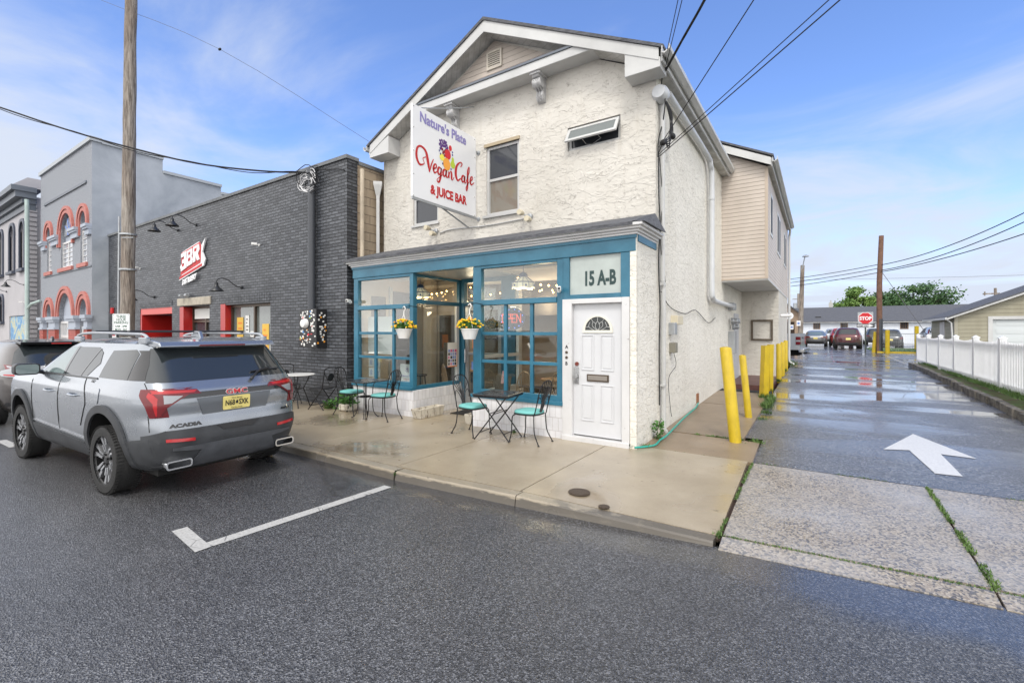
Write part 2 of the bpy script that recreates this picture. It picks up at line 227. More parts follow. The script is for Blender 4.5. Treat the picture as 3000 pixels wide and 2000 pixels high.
mat('frost_glass', (.42, .47, .45), .18, var=.12, vs=3); mat('number_green', (.02, .05, .05), .5)
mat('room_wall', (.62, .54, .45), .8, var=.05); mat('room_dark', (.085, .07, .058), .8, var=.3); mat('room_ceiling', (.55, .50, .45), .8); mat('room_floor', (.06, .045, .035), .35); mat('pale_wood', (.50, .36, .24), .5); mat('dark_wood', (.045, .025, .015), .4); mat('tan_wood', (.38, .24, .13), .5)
mat('bulb_glow', (1.0, .55, .18), .3, emit=9); mat('lamp_glass', (.80, .70, .50), .3, emit=.25); mat('lamp_blue', (.05, .08, .22), .3); mat('neon_red', (1, .14, .08), .4, emit=.7); mat('neon_blue', (.14, .28, 1), .4, emit=1.3); mat('sign_dark', (.035, .035, .06), .3)
mat('paper', (.72, .72, .70), .7); mat('paper_yellow', (.70, .45, .08), .7); mat('paper_blue', (.12, .30, .62), .7); mat('print_blue', (.16, .25, .55), .7); mat('poster_orange', (.75, .22, .04), .6); mat('poster_pink', (.60, .10, .25), .6)
mat('red_gloss', (.42, .02, .018), .3); mat('red_lintel', (.60, .13, .12), .5); mat('stone_lintel', (.44, .40, .33), .8, var=.2, vs=6, bump=.4, bs=30); mat('salmon_trim', (.44, .15, .125), .6, var=.12, vs=6); mat('aluminium', (.36, .37, .38), .35, .7)
mat('lamp_black', (.02, .022, .026), .35); mat('pale_wall', (.42, .41, .43), .75, var=.08, vs=1); mat('navy_trim', (.05, .06, .09), .5); mat('slate_trim', (.13, .15, .18), .5); mat('mural', (.30, .42, .52), .6, var=.5, vs=2)
mat('stop_red', (.55, .012, .02), .35); mat('sign_green', (.02, .10, .05), .5); mat('post_green', (.05, .06, .05), .5); mat('vinyl_white', (.82, .83, .85), .3, var=.04, vs=4); mat('iron', (.09, .065, .045), .55, .4, bump=.5, bs=60); mat('hose_green', (.02, .34, .27), .35); mat('mat_black', (.012, .012, .013), .8); mat('red_patio', (.11, .045, .04), .45, var=.3, vs=5)
mat('brown_wall', (.34, .25, .18), .7); mat('weathered_wood', (.16, .10, .065), .8, var=.3, vs=8); mat('frame_brown', (.11, .085, .06), .6, var=.3, vs=9); mat('garage_panel', (.58, .62, .63), .4); mat('window_dark', (.05, .055, .065), .06); mat('navy_shutter', (.022, .028, .045), .75, spec=.15); mat('bark', (.06, .045, .035), .9)
def glassmat(n, tint, lo, hi):
    m = bpy.data.materials.new(n); m.use_nodes = True; t = m.node_tree; t.nodes.clear(); o = t.nodes.new('ShaderNodeOutputMaterial'); a = t.nodes.new('ShaderNodeBsdfTransparent'); a.inputs[0].default_value = (*tint, 1)
    b = t.nodes.new('ShaderNodeBsdfGlossy'); b.inputs['Roughness'].default_value = .015; f = t.nodes.new('ShaderNodeLayerWeight'); f.inputs[0].default_value = .35; r = t.nodes.new('ShaderNodeMapRange'); r.inputs[3].default_value = lo; r.inputs[4].default_value = hi
    x = t.nodes.new('ShaderNodeMixShader'); t.links.new(f.outputs['Facing'], r.inputs[0]); t.links.new(r.outputs[0], x.inputs[0]); t.links.new(a.outputs[0], x.inputs[1]); t.links.new(b.outputs[0], x.inputs[2]); t.links.new(x.outputs[0], o.inputs[0]); M[n] = m
glassmat('shop_glass', (.93, .96, .95), .045, .45); glassmat('upper_glass', (.70, .74, .74), .16, .6)
# ------------------------------------------------------------------ builders
C = sc.collection
def tag(o, label=None, cat=None, group=None, kind=None):
    if label: o['label'] = label
    if cat: o['category'] = cat
    if group: o['group'] = group
    if kind: o['kind'] = kind
    return o
def thing(name, loc, label, cat, group=None, rz=0):
    o = bpy.data.objects.new(name, None); C.objects.link(o); o.location = loc; o.rotation_euler = (0, 0, rz); o.empty_display_size = .2
    return tag(o, label, cat, group)
class B:
    def __init__(s): s.m = bmesh.new()
    def face(s, pts):
        vs = [s.m.verts.new(p) for p in pts]
        try: return s.m.faces.new(vs)
        except ValueError: return None
    def box(s, x0, x1, y0, y1, z0, z1, mtx=None):
        v = [Vector((x, y, z)) for x in (x0, x1) for y in (y0, y1) for z in (z0, z1)]
        if mtx is not None: v = [mtx @ p for p in v]
        v = [s.m.verts.new(p) for p in v]
        for q in ((0,1,3,2), (4,6,7,5), (0,4,5,1), (2,3,7,6), (0,2,6,4), (1,5,7,3)): s.m.faces.new([v[i] for i in q])
        return s
    def prism(s, poly, f, d0, d1):      # poly of (a,b); f(a,b,d)->xyz
        a = [s.m.verts.new(f(p[0], p[1], d0)) for p in poly]; b = [s.m.verts.new(f(p[0], p[1], d1)) for p in poly]
        s.m.faces.new(a); s.m.faces.new(b[::-1]); n = len(poly)
        for i in range(n): s.m.faces.new([a[i], b[i], b[(i+1) % n], a[(i+1) % n]])
        return s
    def tube(s, pts, r, n=8, closed=False, cap=True):
        pts = [Vector(p) for p in pts]; k = len(pts); rings = []; rr = r if isinstance(r, (list, tuple)) else [r]*k
        up = None
        for i, p in enumerate(pts):
            if closed: t = pts[(i+1) % k]-pts[i-1]
            else: t = pts[min(i+1, k-1)]-pts[max(i-1, 0)]
            if t.length < 1e-9: t = Vector((0, 0, 1))
            t.normalize()
            if up is None: up = Vector((0, 0, 1)) if abs(t.z) < .9 else Vector((1, 0, 0))
            a = (up-t*up.dot(t))
            if a.length < 1e-4: a = t.orthogonal()
            a.normalize(); up = a; b = t.cross(a)
            rings.append([s.m.verts.new(p+(a*math.cos(q)+b*math.sin(q))*rr[i]) for q in (2*math.pi*j/n for j in range(n))])
        for i in range(k if closed else k-1):
            A, Bq = rings[i], rings[(i+1) % k]
            for j in range(n): s.m.faces.new([A[j], A[(j+1) % n], Bq[(j+1) % n], Bq[j]])
        if cap and not closed: s.m.faces.new(rings[0][::-1]); s.m.faces.new(rings[-1])
        return s
    def lathe(s, prof, c=(0,0,0), n=24, axis='Z', cap=True):
        c = Vector(c); rings = []
        for r, h in prof:
            ring = []
            for j in range(n):
                q = 2*math.pi*j/n; a, b = r*math.cos(q), r*math.sin(q)
                p = {'Z': (a, b, h), 'X': (h, a, b), 'Y': (b, h, a)}[axis]
                ring.append(s.m.verts.new(c+Vector(p)))
            rings.append(ring)
        for i in range(len(rings)-1):
            for j in range(n): s.m.faces.new([rings[i][j], rings[i][(j+1) % n], rings[i+1][(j+1) % n], rings[i+1][j]])
        if cap: s.m.faces.new(rings[0][::-1]); s.m.faces.new(rings[-1])
        return s
    def ball(s, c, r, sub=2, sc3=(1,1,1)):
        bmesh.ops.create_icosphere(s.m, subdivisions=sub, radius=1, matrix=Matrix.Translation(c) @ Matrix.Diagonal((r*sc3[0], r*sc3[1], r*sc3[2], 1))); return s
    def polyhole(s, outer, holes, f, reveal=0, back=0):   # f(a,b,d)
        loops = [outer]+holes; es = []
        allv = []
        for lp in loops:
            vs = [s.m.verts.new(f(p[0], p[1], 0)) for p in lp]; allv.append(vs)
            for i in range(len(vs)): es.append(s.m.edges.new((vs[i], vs[(i+1) % len(vs)])))
        bmesh.ops.triangle_fill(s.m, use_beauty=True, edges=es)
        if reveal:
            for lp, vs in list(zip(loops, allv))[1:]:
                bv = [s.m.verts.new(f(p[0], p[1], reveal)) for p in lp]; n = len(vs)
                for i in range(n): s.m.faces.new([vs[i], vs[(i+1) % n], bv[(i+1) % n], bv[i]])
        if back:
            vs = allv[0]; bv = [s.m.verts.new(f(p[0], p[1], back)) for p in outer]; n = len(vs)
            for i in range(n): s.m.faces.new([vs[i], vs[(i+1) % n], bv[(i+1) % n], bv[i]])
        return s
    def out(s, name, m, parent=None, smooth=False, bevel=0, local=False, ang=40):
        bmesh.ops.recalc_face_normals(s.m, faces=s.m.faces)
        me = bpy.data.meshes.new(name); s.m.to_mesh(me); s.m.free()
        if isinstance(m, str): m = M[m]
        me.materials.append(m); o = bpy.data.objects.new(name, me); C.objects.link(o)
        if smooth: me.shade_smooth(); me.set_sharp_from_angle(angle=R(ang))
        if parent is not None: attach(o, parent, local)
        if bevel:
            md = o.modifiers.new('b', 'BEVEL'); md.width = bevel; md.segments = 2; md.limit_method = 'ANGLE'; md.angle_limit = R(40)
        return o
def wmat(o):
    m = Matrix.Translation(o.location) @ o.rotation_euler.to_matrix().to_4x4()
    if o.parent: m = wmat(o.parent) @ o.matrix_parent_inverse @ m
    return m
def attach(o, parent, local=False):
    o.parent = parent
    if not local: o.matrix_parent_inverse = wmat(parent).inverted()
def kids(o): return [c for c in bpy.data.objects if c.parent == o]
def copy_tree(o, parent=None):
    c = o.copy(); C.objects.link(c)
    if parent is not None: c.parent = parent
    for ch in kids(o): copy_tree(ch, c)
    return c
def settle(root, loc, rz=0): root.location = loc; root.rotation_euler = (0, 0, rz)
def gridheight(y):
    P = [(-100, 0), (4, 0), (7, .06), (13, .2), (22, .36), (36, .42), (60, .42), (2000, .42)]
    for (a, b), (c, d) in zip(P, P[1:]):
        if y <= c: return b+(d-b)*(y-a)/(c-a)
    return .42
# text as mesh: mapped through f(u, v, d)
FONT = None
def text(s, size, f, name, m, parent, depth=.004, xs=1.0, bold=0.0, shear=0, local=False, align='LEFT', spacing=1.0, kind=None):
    cu = bpy.data.curves.new('t', 'FONT'); cu.body = s; cu.size = size; cu.extrude = depth/2; cu.offset = bold; cu.shear = shear; cu.align_x = align; cu.resolution_u = 3; cu.space_character = spacing
    o = bpy.data.objects.new('t', cu); C.objects.link(o); dg = bpy.context.evaluated_depsgraph_get(); dg.update()
    me = bpy.data.meshes.new_from_object(o.evaluated_get(dg)); bpy.data.objects.remove(o); bpy.data.curves.remove(cu)
    for v in me.vertices: v.co = Vector(f(v.co.x*xs, v.co.y, v.co.z+depth/2))
    me.name = name; me.materials.clear(); me.materials.append(M[m]); q = bpy.data.objects.new(name, me); C.objects.link(q)
    b = bmesh.new(); b.from_mesh(me); bmesh.ops.recalc_face_normals(b, faces=b.faces); b.to_mesh(me); b.free()
    if parent is not None: attach(q, parent, local)
    return q
def face_y(x0, z0, y): return lambda a, b, d: (x0+a, y-d, z0+b)       # surface facing -Y, d towards the viewer
def face_x(y0, z0, x): return lambda a, b, d: (x+d, y0+a, z0+b)       # surface facing +X
def rect(x0, x1, z0, z1): return [(x0, z0), (x1, z0), (x1, z1), (x0, z1)]
WY = lambda y: (lambda a, b, d: (a, y+d, b))      # walls in plane y, depth going in (+y)
WX = lambda x: (lambda a, b, d: (x-d, a, b))      # walls in plane x facing +X, depth going in (-x)
def catenary(a, b, sag, n=14):
    a, b = Vector(a), Vector(b); return [a.lerp(b, i/n)-Vector((0, 0, sag*4*(i/n)*(1-i/n))) for i in range(n+1)]
def bez(pts, n=10):   # Catmull-Rom through points
    P = [Vector(p) for p in pts]; P = [P[0]*2-P[1]]+P+[P[-1]*2-P[-2]]; o = []
    for i in range(1, len(P)-2):
        for k in range(n):
            t = k/n; o.append(.5*((2*P[i])+(-P[i-1]+P[i+1])*t+(2*P[i-1]-5*P[i]+4*P[i+1]-P[i+2])*t*t+(-P[i-1]+3*P[i]-3*P[i+1]+P[i+2])*t**3))
    o.append(P[-2]); return o

def split_loose(o):
    b = bmesh.new(); b.from_mesh(o.data); b.verts.ensure_lookup_table(); seen = set(); groups = []
    for v in b.verts:
        if v in seen: continue
        st_ = [v]; seen.add(v); isl = [v]
        while st_:
            for e in st_.pop().link_edges:
                for w_ in e.verts:
                    if w_ not in seen: seen.add(w_); st_.append(w_); isl.append(w_)
        groups.append([q.index for q in isl])
    b.free()
    if len(groups) < 2: return
    for gi, gr_ in enumerate(groups):
        b = bmesh.new(); b.from_mesh(o.data if gi else o.data); keep = set(gr_); bmesh.ops.delete(b, geom=[v for v in b.verts if v.index not in keep], context='VERTS'); me = bpy.data.meshes.new(o.name); b.to_mesh(me); b.free()
        for m_ in o.data.materials: me.materials.append(m_)
        c = o.copy(); c.data = me; C.objects.link(c)
        for md in o.modifiers: pass
    bpy.data.objects.remove(o)
# ================================================================== SETTING
def struct(b, name, m, **k):
    o = b.out(name, m, **k); o['kind'] = 'structure'; return o
KX = [-300, -30, -6.7, -4.25, -2.6, -.72, 1.0, 8, 300]; KY = [3.3, 3.6, 3.84, 3.83, 3.95, 4.12, 4.27, 4.7, 6]
def kerb_y(x):
    for i in range(len(KX)-1):
        if x <= KX[i+1]: return KY[i]+(KY[i+1]-KY[i])*(x-KX[i])/(KX[i+1]-KX[i])
    return 6
def kerb_z(x): return .105 if x < -2.6 else max(.03, .105-(x+2.6)*.035)
b = B()
for i in range(len(KX)-1): b.face([(KX[i], -300, 0), (KX[i+1], -300, 0), (KX[i+1], KY[i+1]+.02, 0), (KX[i], KY[i]+.02, 0)])
struct(b, 'road', 'asphalt')
# gutter strip lies in the road next to the kerb: a smooth darker sealed band
# kerb
b = B()
for x0, x1 in ((-60, -30), (-30, -14), (-14, -10.4), (-10.38, -7.3), (-7.28, -4.29), (-4.26, -2.61), (-2.60, -.74)):
    xs = [x0, (x0+x1)/2, x1]
    for a, c in zip(xs, xs[1:]):
        y0, y1, z0, z1 = kerb_y(a), kerb_y(c), kerb_z(a), kerb_z(c)
        b.face([(a, y0, -.03), (c, y1, -.03), (c, y1+.02, z1-.015), (a, y0+.02, z0-.015)])
        b.face([(a, y0+.02, z0-.015), (c, y1+.02, z1-.015), (c, y1+.035, z1), (a, y0+.035, z0)])
        b.face([(a, y0+.035, z0), (c, y1+.035, z1), (c, y1+.16, z1), (a, y0+.16, z0)])
    for a in (x0, x1): b.face([(a, kerb_y(a), -.03), (a, kerb_y(a)+.02, kerb_z(a)-.015), (a, kerb_y(a)+.16, kerb_z(a)), (a, kerb_y(a)+.16, -.03)])
struct(b, 'kerb', 'kerb_concrete')
b = B(); q_ = [-60, -30, -6.7, -4.25, -2.6, -.76]
for x0, x1 in zip(q_, q_[1:]): b.face([(x0, kerb_y(x0)+.10, kerb_z(x0)-.045), (x1, kerb_y(x1)+.10, kerb_z(x1)-.045), (x1, 8.2, .06), (x0, 8.2, .06)])
struct(b, 'sidewalk_bed', 'soil')
# sidewalk slabs
b = B(); JX = [-60, -50, -42, -36, -31, -27, -23, -19, -16.2, -13.9, -11.6, -9.6, -8.0, -6.42, -4.42, -2.64, -.72]
def slab(b, p, z=.1, g=.008, zs=None):
    cx = sum(q[0] for q in p)/len(p); cy = sum(q[1] for q in p)/len(p)
    top = []; low_ = []
    for i, q in enumerate(p):
        dx = q[0]-cx; dy = q[1]-cy; ll = math.hypot(dx, dy); k = 1-g*1.4/ll
        zz_ = zs[i] if zs else z
        top.append((cx+dx*k, cy+dy*k, zz_)); low_.append((cx+dx*k, cy+dy*k, zz_-.06))
    b.face(top); n = len(p)
    for i in range(n): b.face([top[i], low_[i], low_[(i+1) % n], top[(i+1) % n]])
for x0, x1 in zip(JX, JX[1:]):
    z0, z1 = kerb_z(x0), kerb_z(x1)
    tilt = .05*(1 if x0 > -9 else 0)
    slab(b, [(x0, kerb_y(x0)+.165, z0), (x1, kerb_y(x1)+.165, z1), (x1-(.05 if x1 > -1 else .0)-tilt*0, 6.72 if x1 > -2.7 else 6.6, .1), (x0, 6.72 if x0 > -2.7 else 6.6, .1)], zs=[z0, z1, .1, .1])
slab(b, [(-7.1, 6.6), (-5.0, 6.6), (-5.0, 8.1), (-7.1, 8.1)])
struct(b, 'sidewalk', 'sidewalk_concrete')
# driveway apron of exposed aggregate
b = B()
def hz(x, y): return kerb_z(x)*max(0, 1-(y-4.3)/2.6)+gridheight(6.9)*min(1, max(0, (y-4.3)/2.6))
xs = [-.70, 1.0, 4.6, 8.2, 12]
for x0, x1 in zip(xs, xs[1:]):
    t0, t1 = 6.85, 6.85
    a0 = x0-(.05 if x0 < 0 else 0)
    slab(b, [(x0, kerb_y(x0)+.20), (x1, kerb_y(x1)+.20), (x1, t1), (a0, t0)], g=.010, zs=[kerb_z(x0), kerb_z(x1), gridheight(6.9), gridheight(6.9)])
    slab(b, [(x0, kerb_y(x0)-.03), (x1, kerb_y(x1)-.03), (x1, kerb_y(x1)+.17), (x0, kerb_y(x0)+.17)], g=.006, zs=[.006, .006, kerb_z(x1), kerb_z(x0)])
struct(b, 'driveway_apron', 'aggregate_concrete')
b = B(); b.face([(-.76, 4.26, .004), (1, 4.40, .004), (12, 5.0, .004), (12, 6.9, .045), (-.78, 6.9, .045)]); struct(b, 'apron_bed', 'soil')
# side walk slabs
b = B()
slab(b, [(-2.25, 6.74), (-.72, 6.74), (-.74, 7.85), (-2.25, 7.85)], zs=[.09, .085, .12, .13])
slab(b, [(-2.25, 7.9), (-.98, 7.9), (-.98, 10.9), (-2.25, 10.9)], zs=[.13, .12, .2, .21])
slab(b, [(-2.25, 10.92), (-.98, 10.92), (-1.0, 13.0), (-2.25, 13.0)], zs=[.21, .2, .25, .26])
struct(b, 'side_path', 'old_concrete')
b = B(); b.box(-2.25, -.99, 6.75, 17.3, -.2, .04); struct(b, 'path_bed', 'soil')
b = B(); b.box(-2.19, -1.08, 14.1, 17.3, .1, .33); struct(b, 'rear_patio', 'red_patio')
# alley: terrain sheet, dense enough to roll gently
b = B(); ys = [6.86+(22-6.86)*i/22 for i in range(23)]+[24.6, 28, 36, 45, 60, 90, 200, 1500]
for y0, y1 in zip(ys, ys[1:]):
    xl = -.99 if y0 < 21.9 else -600; xr = 3.05 if y1 <= 24.7 else 600
    if y0 < 7.8: xl = -.74
    b.face([(xl, y0, gridheight(y0)), (xr, y0, gridheight(y0)), (xr, y1, gridheight(y1)), (xl, y1, gridheight(y1))])
struct(b, 'alley', 'alley_asphalt')
b = B(); b.face([(3.04, 24.6, gridheight(24.6)+.006), (3.16, 24.6, gridheight(24.6)+.006), (3.26, 38.4, .428), (3.14, 38.4, .428)]); struct(b, 'kerb_line', 'kerb_concrete')
# bank + yard on the right
b = B()
for y0, y1 in zip(ys[:24], ys[1:24]):
    b.face([(3.16, y0, gridheight(y0)+.13), (4.3, y0, .42), (4.3, y1, .42), (3.16, y1, gridheight(y1)+.13)])
b.face([(4.3, 6, .42), (300, 6, .42), (300, 26.3, .42), (4.3, 26.3, .42)])
struct(b, 'grass_bank', 'bank_soil')
b = B(); b.box(3.12, 60, 38, 47, .3, .455); struct(b, 'lawn', 'grass_green')
b = B(); b.box(3.12, 60, 37.86, 37.99, .3, .50); struct(b, 'lawn_edging', 'yellow_paint')
b = B(); b.face([(-600, -600, -.06), (600, -600, -.06), (600, 1500, -.06), (-600, 1500, -.06)]); struct(b, 'ground', 'asphalt')
# granite kerb blocks: one thing made of laid stones
b = B(); y = 7.4; random.seed(3)
while y < 24.5:
    l = random.uniform(.28, .48); z = gridheight(y); x = 3.05+random.uniform(-.015, .015); h = .15+random.uniform(-.015, .015)
    b.box(x, x+.13, y, y+l-.012, z-.05, z+h); y += l
struct(b, 'stone_kerb', 'granite_kerb', bevel=.012)
# markings
b = B()
def quadz(pts, z): b.face([(x, y, z) for x, y in pts])
quadz([(-4.22, 1.82), (-4.34, 1.78), (-4.22, 3.64), (-4.10, 3.64)], .004)
quadz([(-4.22, 1.68), (-4.22, 1.80), (-4.83, 1.86), (-4.84, 1.74)], .006)
quadz([(-10.4, 1.60), (-10.4, 1.72), (-11.2, 1.69), (-11.2, 1.57)], .006); quadz([(-10.85, 1.7), (-10.73, 1.7), (-10.73, 3.5), (-10.85, 3.5)], .004)
struct(b, 'parking_line', 'line_paint')
b = B(); z = lambda y: gridheight(y)+.005
b.face([(x, y, z(y)) for x, y in ((1.27, 9.85), (.77, 8.50), (1.07, 8.62), (1.17, 7.5), (1.42, 7.52), (1.40, 8.59), (1.75, 8.55))]); struct(b, 'direction_arrow', 'arrow_paint')
b = B()
for x0, y0, x1, y1 in ((.9, 47, .9, 52), (3.2, 47, 3.6, 52), (-1.4, 47, -1.6, 52)): b.face([(x0, y0, .426), (x0+.12, y0, .426), (x1+.12, y1, .426), (x1, y1, .426)])
struct(b, 'bay_lines', 'arrow_paint')
# weeds and moss growing in the joints: countless blades, one object
random.seed(11); b = B()
def tuft(x, y, z, h, n, sp=.05):
    for _ in range(n):
        a = random.uniform(0, 6.28); r = random.uniform(0, sp); px, py = x+r*math.cos(a), y+r*math.sin(a); d = random.uniform(0, 6.28); hh = h*random.uniform(.5, 1.1); wd = .004+hh*.06; t = random.uniform(.2, .9)*hh
        b.face([(px-wd*math.sin(d), py+wd*math.cos(d), z), (px+wd*math.sin(d), py-wd*math.cos(d), z), (px+t*math.cos(d), py+t*math.sin(d), z+hh)])
def row(x0, y0, x1, y1, z0, z1, n, h, gaps=.45, k=5, sp=.02):
    for i in range(n):
        t = (i+random.random())/n
        if noise.noise(Vector((t*7, x0*3, y0*2))) < gaps-.5: continue
        tuft(x0+(x1-x0)*t, y0+(y1-y0)*t, z0+(z1-z0)*t, h*random.uniform(.5, 1.3), k, sp)
row(-.70, kerb_y(-.7)+.18, 8, kerb_y(8)+.18, .04, .03, 520, .018, .25, 5, .014)
row(-.715, 4.25, -.73, 6.8, .05, .065, 150, .026, .35, 6, .02); row(1.02, 4.45, 1.0, 6.8, .04, .06, 150, .03, .3, 6, .03); tuft(-.72, 4.3, .03, .04, 60, .05); row(1.0, 4.45, 1.0, 6.8, .03, .055, 170, .018, .35, 5, .022); row(-.7, 6.86, 3.0, 6.86, .058, .058, 120, .017, .5, 5, .014)
row(-1.7, 7.87, -.98, 7.87, .12, .12, 60, .035, .35, 7, .03); row(-2.0, 6.73, -1.0, 6.73, .09, .09, 30, .012, .5, 4); row(-6.4, kerb_y(-5)+.165, -1, kerb_y(-1)+.165, .1, .05, 130, .010, .62, 3, .01)
tuft(-4.28, 3.86, .06, .05, 26, .03); tuft(-1.0, 7.74, .09, .05, 60, .11); tuft(-.80, 7.9, .1, .07, 110, .12); tuft(-.93, 9.9, .12, .06, 60, .12); tuft(-.9, 10.6, .14, .08, 70, .12)
row(-.96, 11.0, -.94, 12.6, .18, .2, 60, .11, .1, 14, .10); tuft(-1.08, 12.35, .19, .16, 160, .12); tuft(-1.1, 13.9, .22, .12, 90, .1); tuft(-1.05, 16.2, .27, .10, 120, .13); tuft(-1.05, 19.8, .33, .12, 60, .1); tuft(-1.0, 22.4, .38, .25, 120, .25)
tuft(-2.3, 6.58, .1, .07, 70, .09); tuft(-2.12, 6.7, .1, .06, 40, .08); tuft(-2.1, 7.3, .1, .08, 50, .08); tuft(-4.25, 6.45, .1, .05, 40, .05); tuft(-9.0, 6.2, .1, .16, 70, .12)
row(3.22, 7.5, 3.5, 24.5, .45, .50, 700, .07, .30, 8, .10); row(3.45, 7.5, 3.55, 26, .43, .43, 500, .11, .3, 7, .07)
for _ in range(1800): tuft(random.uniform(3.2, 14), random.uniform(38.1, 46.5), .455, .10, 4, .1)
o = b.out('joint_weeds', 'grass_green'); o['kind'] = 'stuff'

# ================================================================== CAFE BUILDING
cafe = thing('cafe_building', (-5.4, 7.45, 0), 'two storey cream stucco cafe with blue framed shop windows and a pitched gable', 'building')
FY, UY, XL, XR = 6.52, 7.45, -8.6, -2.19
def arc(cx, cz, r, a0, a1, n=12, rz=None): return [(cx+r*math.cos(R(a0+(a1-a0)*i/n)), cz+(rz or r)*math.sin(R(a0+(a1-a0)*i/n))) for i in range(n+1)]
b = B(); b.polyhole([(XL, 3.0), (XR, 3.0), (XR, 6.0), (-5.39, 7.62), (XL, 6.0)], [rect(-5.60, -4.81, 4.12, 5.50), rect(-3.77, -2.78, 5.03, 5.45), rect(-7.67, -6.91, 4.18, 4.81)], WY(UY), reveal=.12, back=.3)
b.out('wall', 'cream_stucco', cafe)
b = B(); b.polyhole([(6.54, -.1), (13.45, -.1), (13.45, 0), (17.3, .1), (17.3, 3.17), (13.45, 3.17), (13.45, 6.0), (7.452, 6.0), (7.452, 3.3), (6.54, 3.2)], [rect(11.85, 12.25, 3.98, 5.35)], WX(XR+.001), reveal=.12)
b.out('side_wall', 'white_stucco', cafe)
b = B(); b.box(-2.29, -2.192, 6.512, 6.62, .05, 3.2); b.out('corner_pier', 'white_stucco', cafe, bevel=.01)
b = B(); b.polyhole([(-2.19, .1), (-1.1, .1), (-1.1, 3.17), (-2.19, 3.17)], [], WY(17.3)); b.polyhole([(17.3, .1), (22.23, .1), (22.23, 3.17), (17.3, 3.17)], [], WX(-1.1)); b.polyhole([(-8.6, 0), (-1.1, 0), (-1.1, 3.17), (-8.6, 3.17)], [], WY(22.23)); b.out('rear_wall', 'cream_stucco', cafe)
b = B(); b.polyhole([(7.4, 0), (22.2, 0), (22.2, 6.0), (7.4, 6.0)], [], lambda a, c, d: (XL+.001, a, c)); b.out('left_wall', 'cream_stucco', cafe)
# overhanging upper rear block in siding
ext_h = [rect(14.25, 14.85, 4.45, 5.5), rect(16.6, 17.25, 4.3, 5.5), rect(17.4, 18.0, 4.3, 5.5), rect(19.8, 20.4, 4.3, 5.45), rect(20.6, 21.3, 4.3, 5.45)]
b = B(); b.polyhole([(-2.19, 3.17), (-1.1, 3.17), (-1.1, 6.02), (-2.19, 6.6)], [], WY(13.45)); b.polyhole([(13.45, 3.17), (22.23, 3.17), (22.23, 6.02), (13.45, 6.02)], ext_h, WX(-1.1), reveal=.06); b.polyhole([(-8.6, 3.17), (-1.1, 3.17), (-1.1, 6.02), (-5.4, 8.1), (-8.6, 6.02)], [], WY(22.23)); b.out('siding', 'beige_siding', cafe)
b = B(); b.box(-1.16, -1.088, 13.438, 13.52, 3.17, 6.0); b.box(-1.16, -1.088, 22.16, 22.24, 3.17, 6.0); b.box(-2.19, -1.085, 13.44, 13.47, 3.155, 3.19); b.out('corner_trim', mat('beige_trim', (.50, .42, .34), .5), cafe)
b = B(); b.box(-2.19, -1.09, 13.46, 22.2, 3.12, 3.165); b.out('overhang_soffit', 'trim_white', cafe)
for h in ext_h:
    fr_w = B().polyhole([(h[0][0]-.05, h[0][1]-.05), (h[1][0]+.05, h[1][1]-.05), (h[2][0]+.05, h[2][1]+.05), (h[3][0]-.05, h[3][1]+.05)], [[(h[0][0]+.03, h[0][1]+.03), (h[1][0]-.03, h[1][1]+.03), (h[2][0]-.03, h[2][1]-.03), (h[3][0]+.03, h[3][1]-.03)]], lambda a, c, d: (-1.085-d, a, c), reveal=.04, back=.02).out('window', 'trim_white', cafe)
    B().box(-1.105, -1.092, h[0][0]+.03, h[1][0]-.03, h[0][1]+.03, h[2][1]-.03).out('pane', 'navy_shutter', fr_w)
# gable siding above the shelf
b = B(); b.polyhole([(-7.15, 6.62), (-3.6, 6.62), (-5.39, 7.58)], [], WY(UY-.02)); b.out('gable_siding', 'beige_siding', cafe)
v = B(); v.polyhole(rect(-5.56, -5.19, 7.02, 7.38), [rect(-5.52, -5.23, 7.06, 7.34)], lambda a, c, d: (a, UY-.05+d, c), reveal=.03, back=.03); v = v.out('gable_vent', mat('vent_beige', (.58, .53, .45), .5), cafe)
s = B()
for i in range(7): s.box(-5.52, -5.23, UY-.045, UY-.02, 7.065+i*.04, 7.085+i*.04)
s.out('louvre', 'vent_beige', v)
B().box(-5.53, -5.22, UY-.024, UY-.021, 7.05, 7.35).out('vent_backing', 'window_dark', v)
# shelf / pediment return
b = B(); b.box(-7.3, -3.12, 7.12, UY+.02, 6.50, 6.66); b.out('pediment_shelf', 'trim_white', cafe, bevel=.01)
b = B(); b.prism([(-7.35, 6.66), (-3.05, 6.66), (-3.3, 6.70), (-7.1, 6.70)], lambda a, c, d: (a, d, c), 7.10, UY); b.out('shelf_flashing', 'slate_trim', cafe)
# roof
def slope_z(x, top=7.86): return top-abs(x+5.39)*.5
b = B()
P = [(-8.82, slope_z(-8.82)), (-5.39, 7.86), (-1.96, slope_z(-1.96)), (-1.96, slope_z(-1.96)-.05), (-5.39, 7.80), (-8.82, slope_z(-8.82)-.05)]
b.prism(P, lambda a, c, d: (a, d, c), 7.06, 13.5); b.prism([(-8.82, slope_z(-8.82)+.05), (-5.39, 8.46), (-.95, 6.24), (-.95, 6.19), (-5.39, 8.40), (-8.82, slope_z(-8.82))], lambda a, c, d: (a, d, c), 13.22, 22.4)
b.out('roof', 'shingles', cafe)
fa = B()
fa.prism([(-8.72, 6.14), (-5.39, 7.80), (-2.04, 6.13), (-2.04, 5.94), (-5.39, 7.58), (-8.72, 5.94)], lambda a, c, d: (a, d, c), 7.085, 7.115)
fa.box(-2.02, -1.99, 7.12, 13.45, 5.93, 6.12); fa.box(-8.79, -8.76, 7.12, 13.45, 5.93, 6.12)
fa.prism([(-2.3, 6.82), (-1.0, 6.17), (-1.0, 5.98), (-2.3, 6.62)], lambda a, c, d: (a, d, c), 13.24, 13.27); fa.box(-1.01, -.98, 13.27, 22.3, 5.96, 6.15)
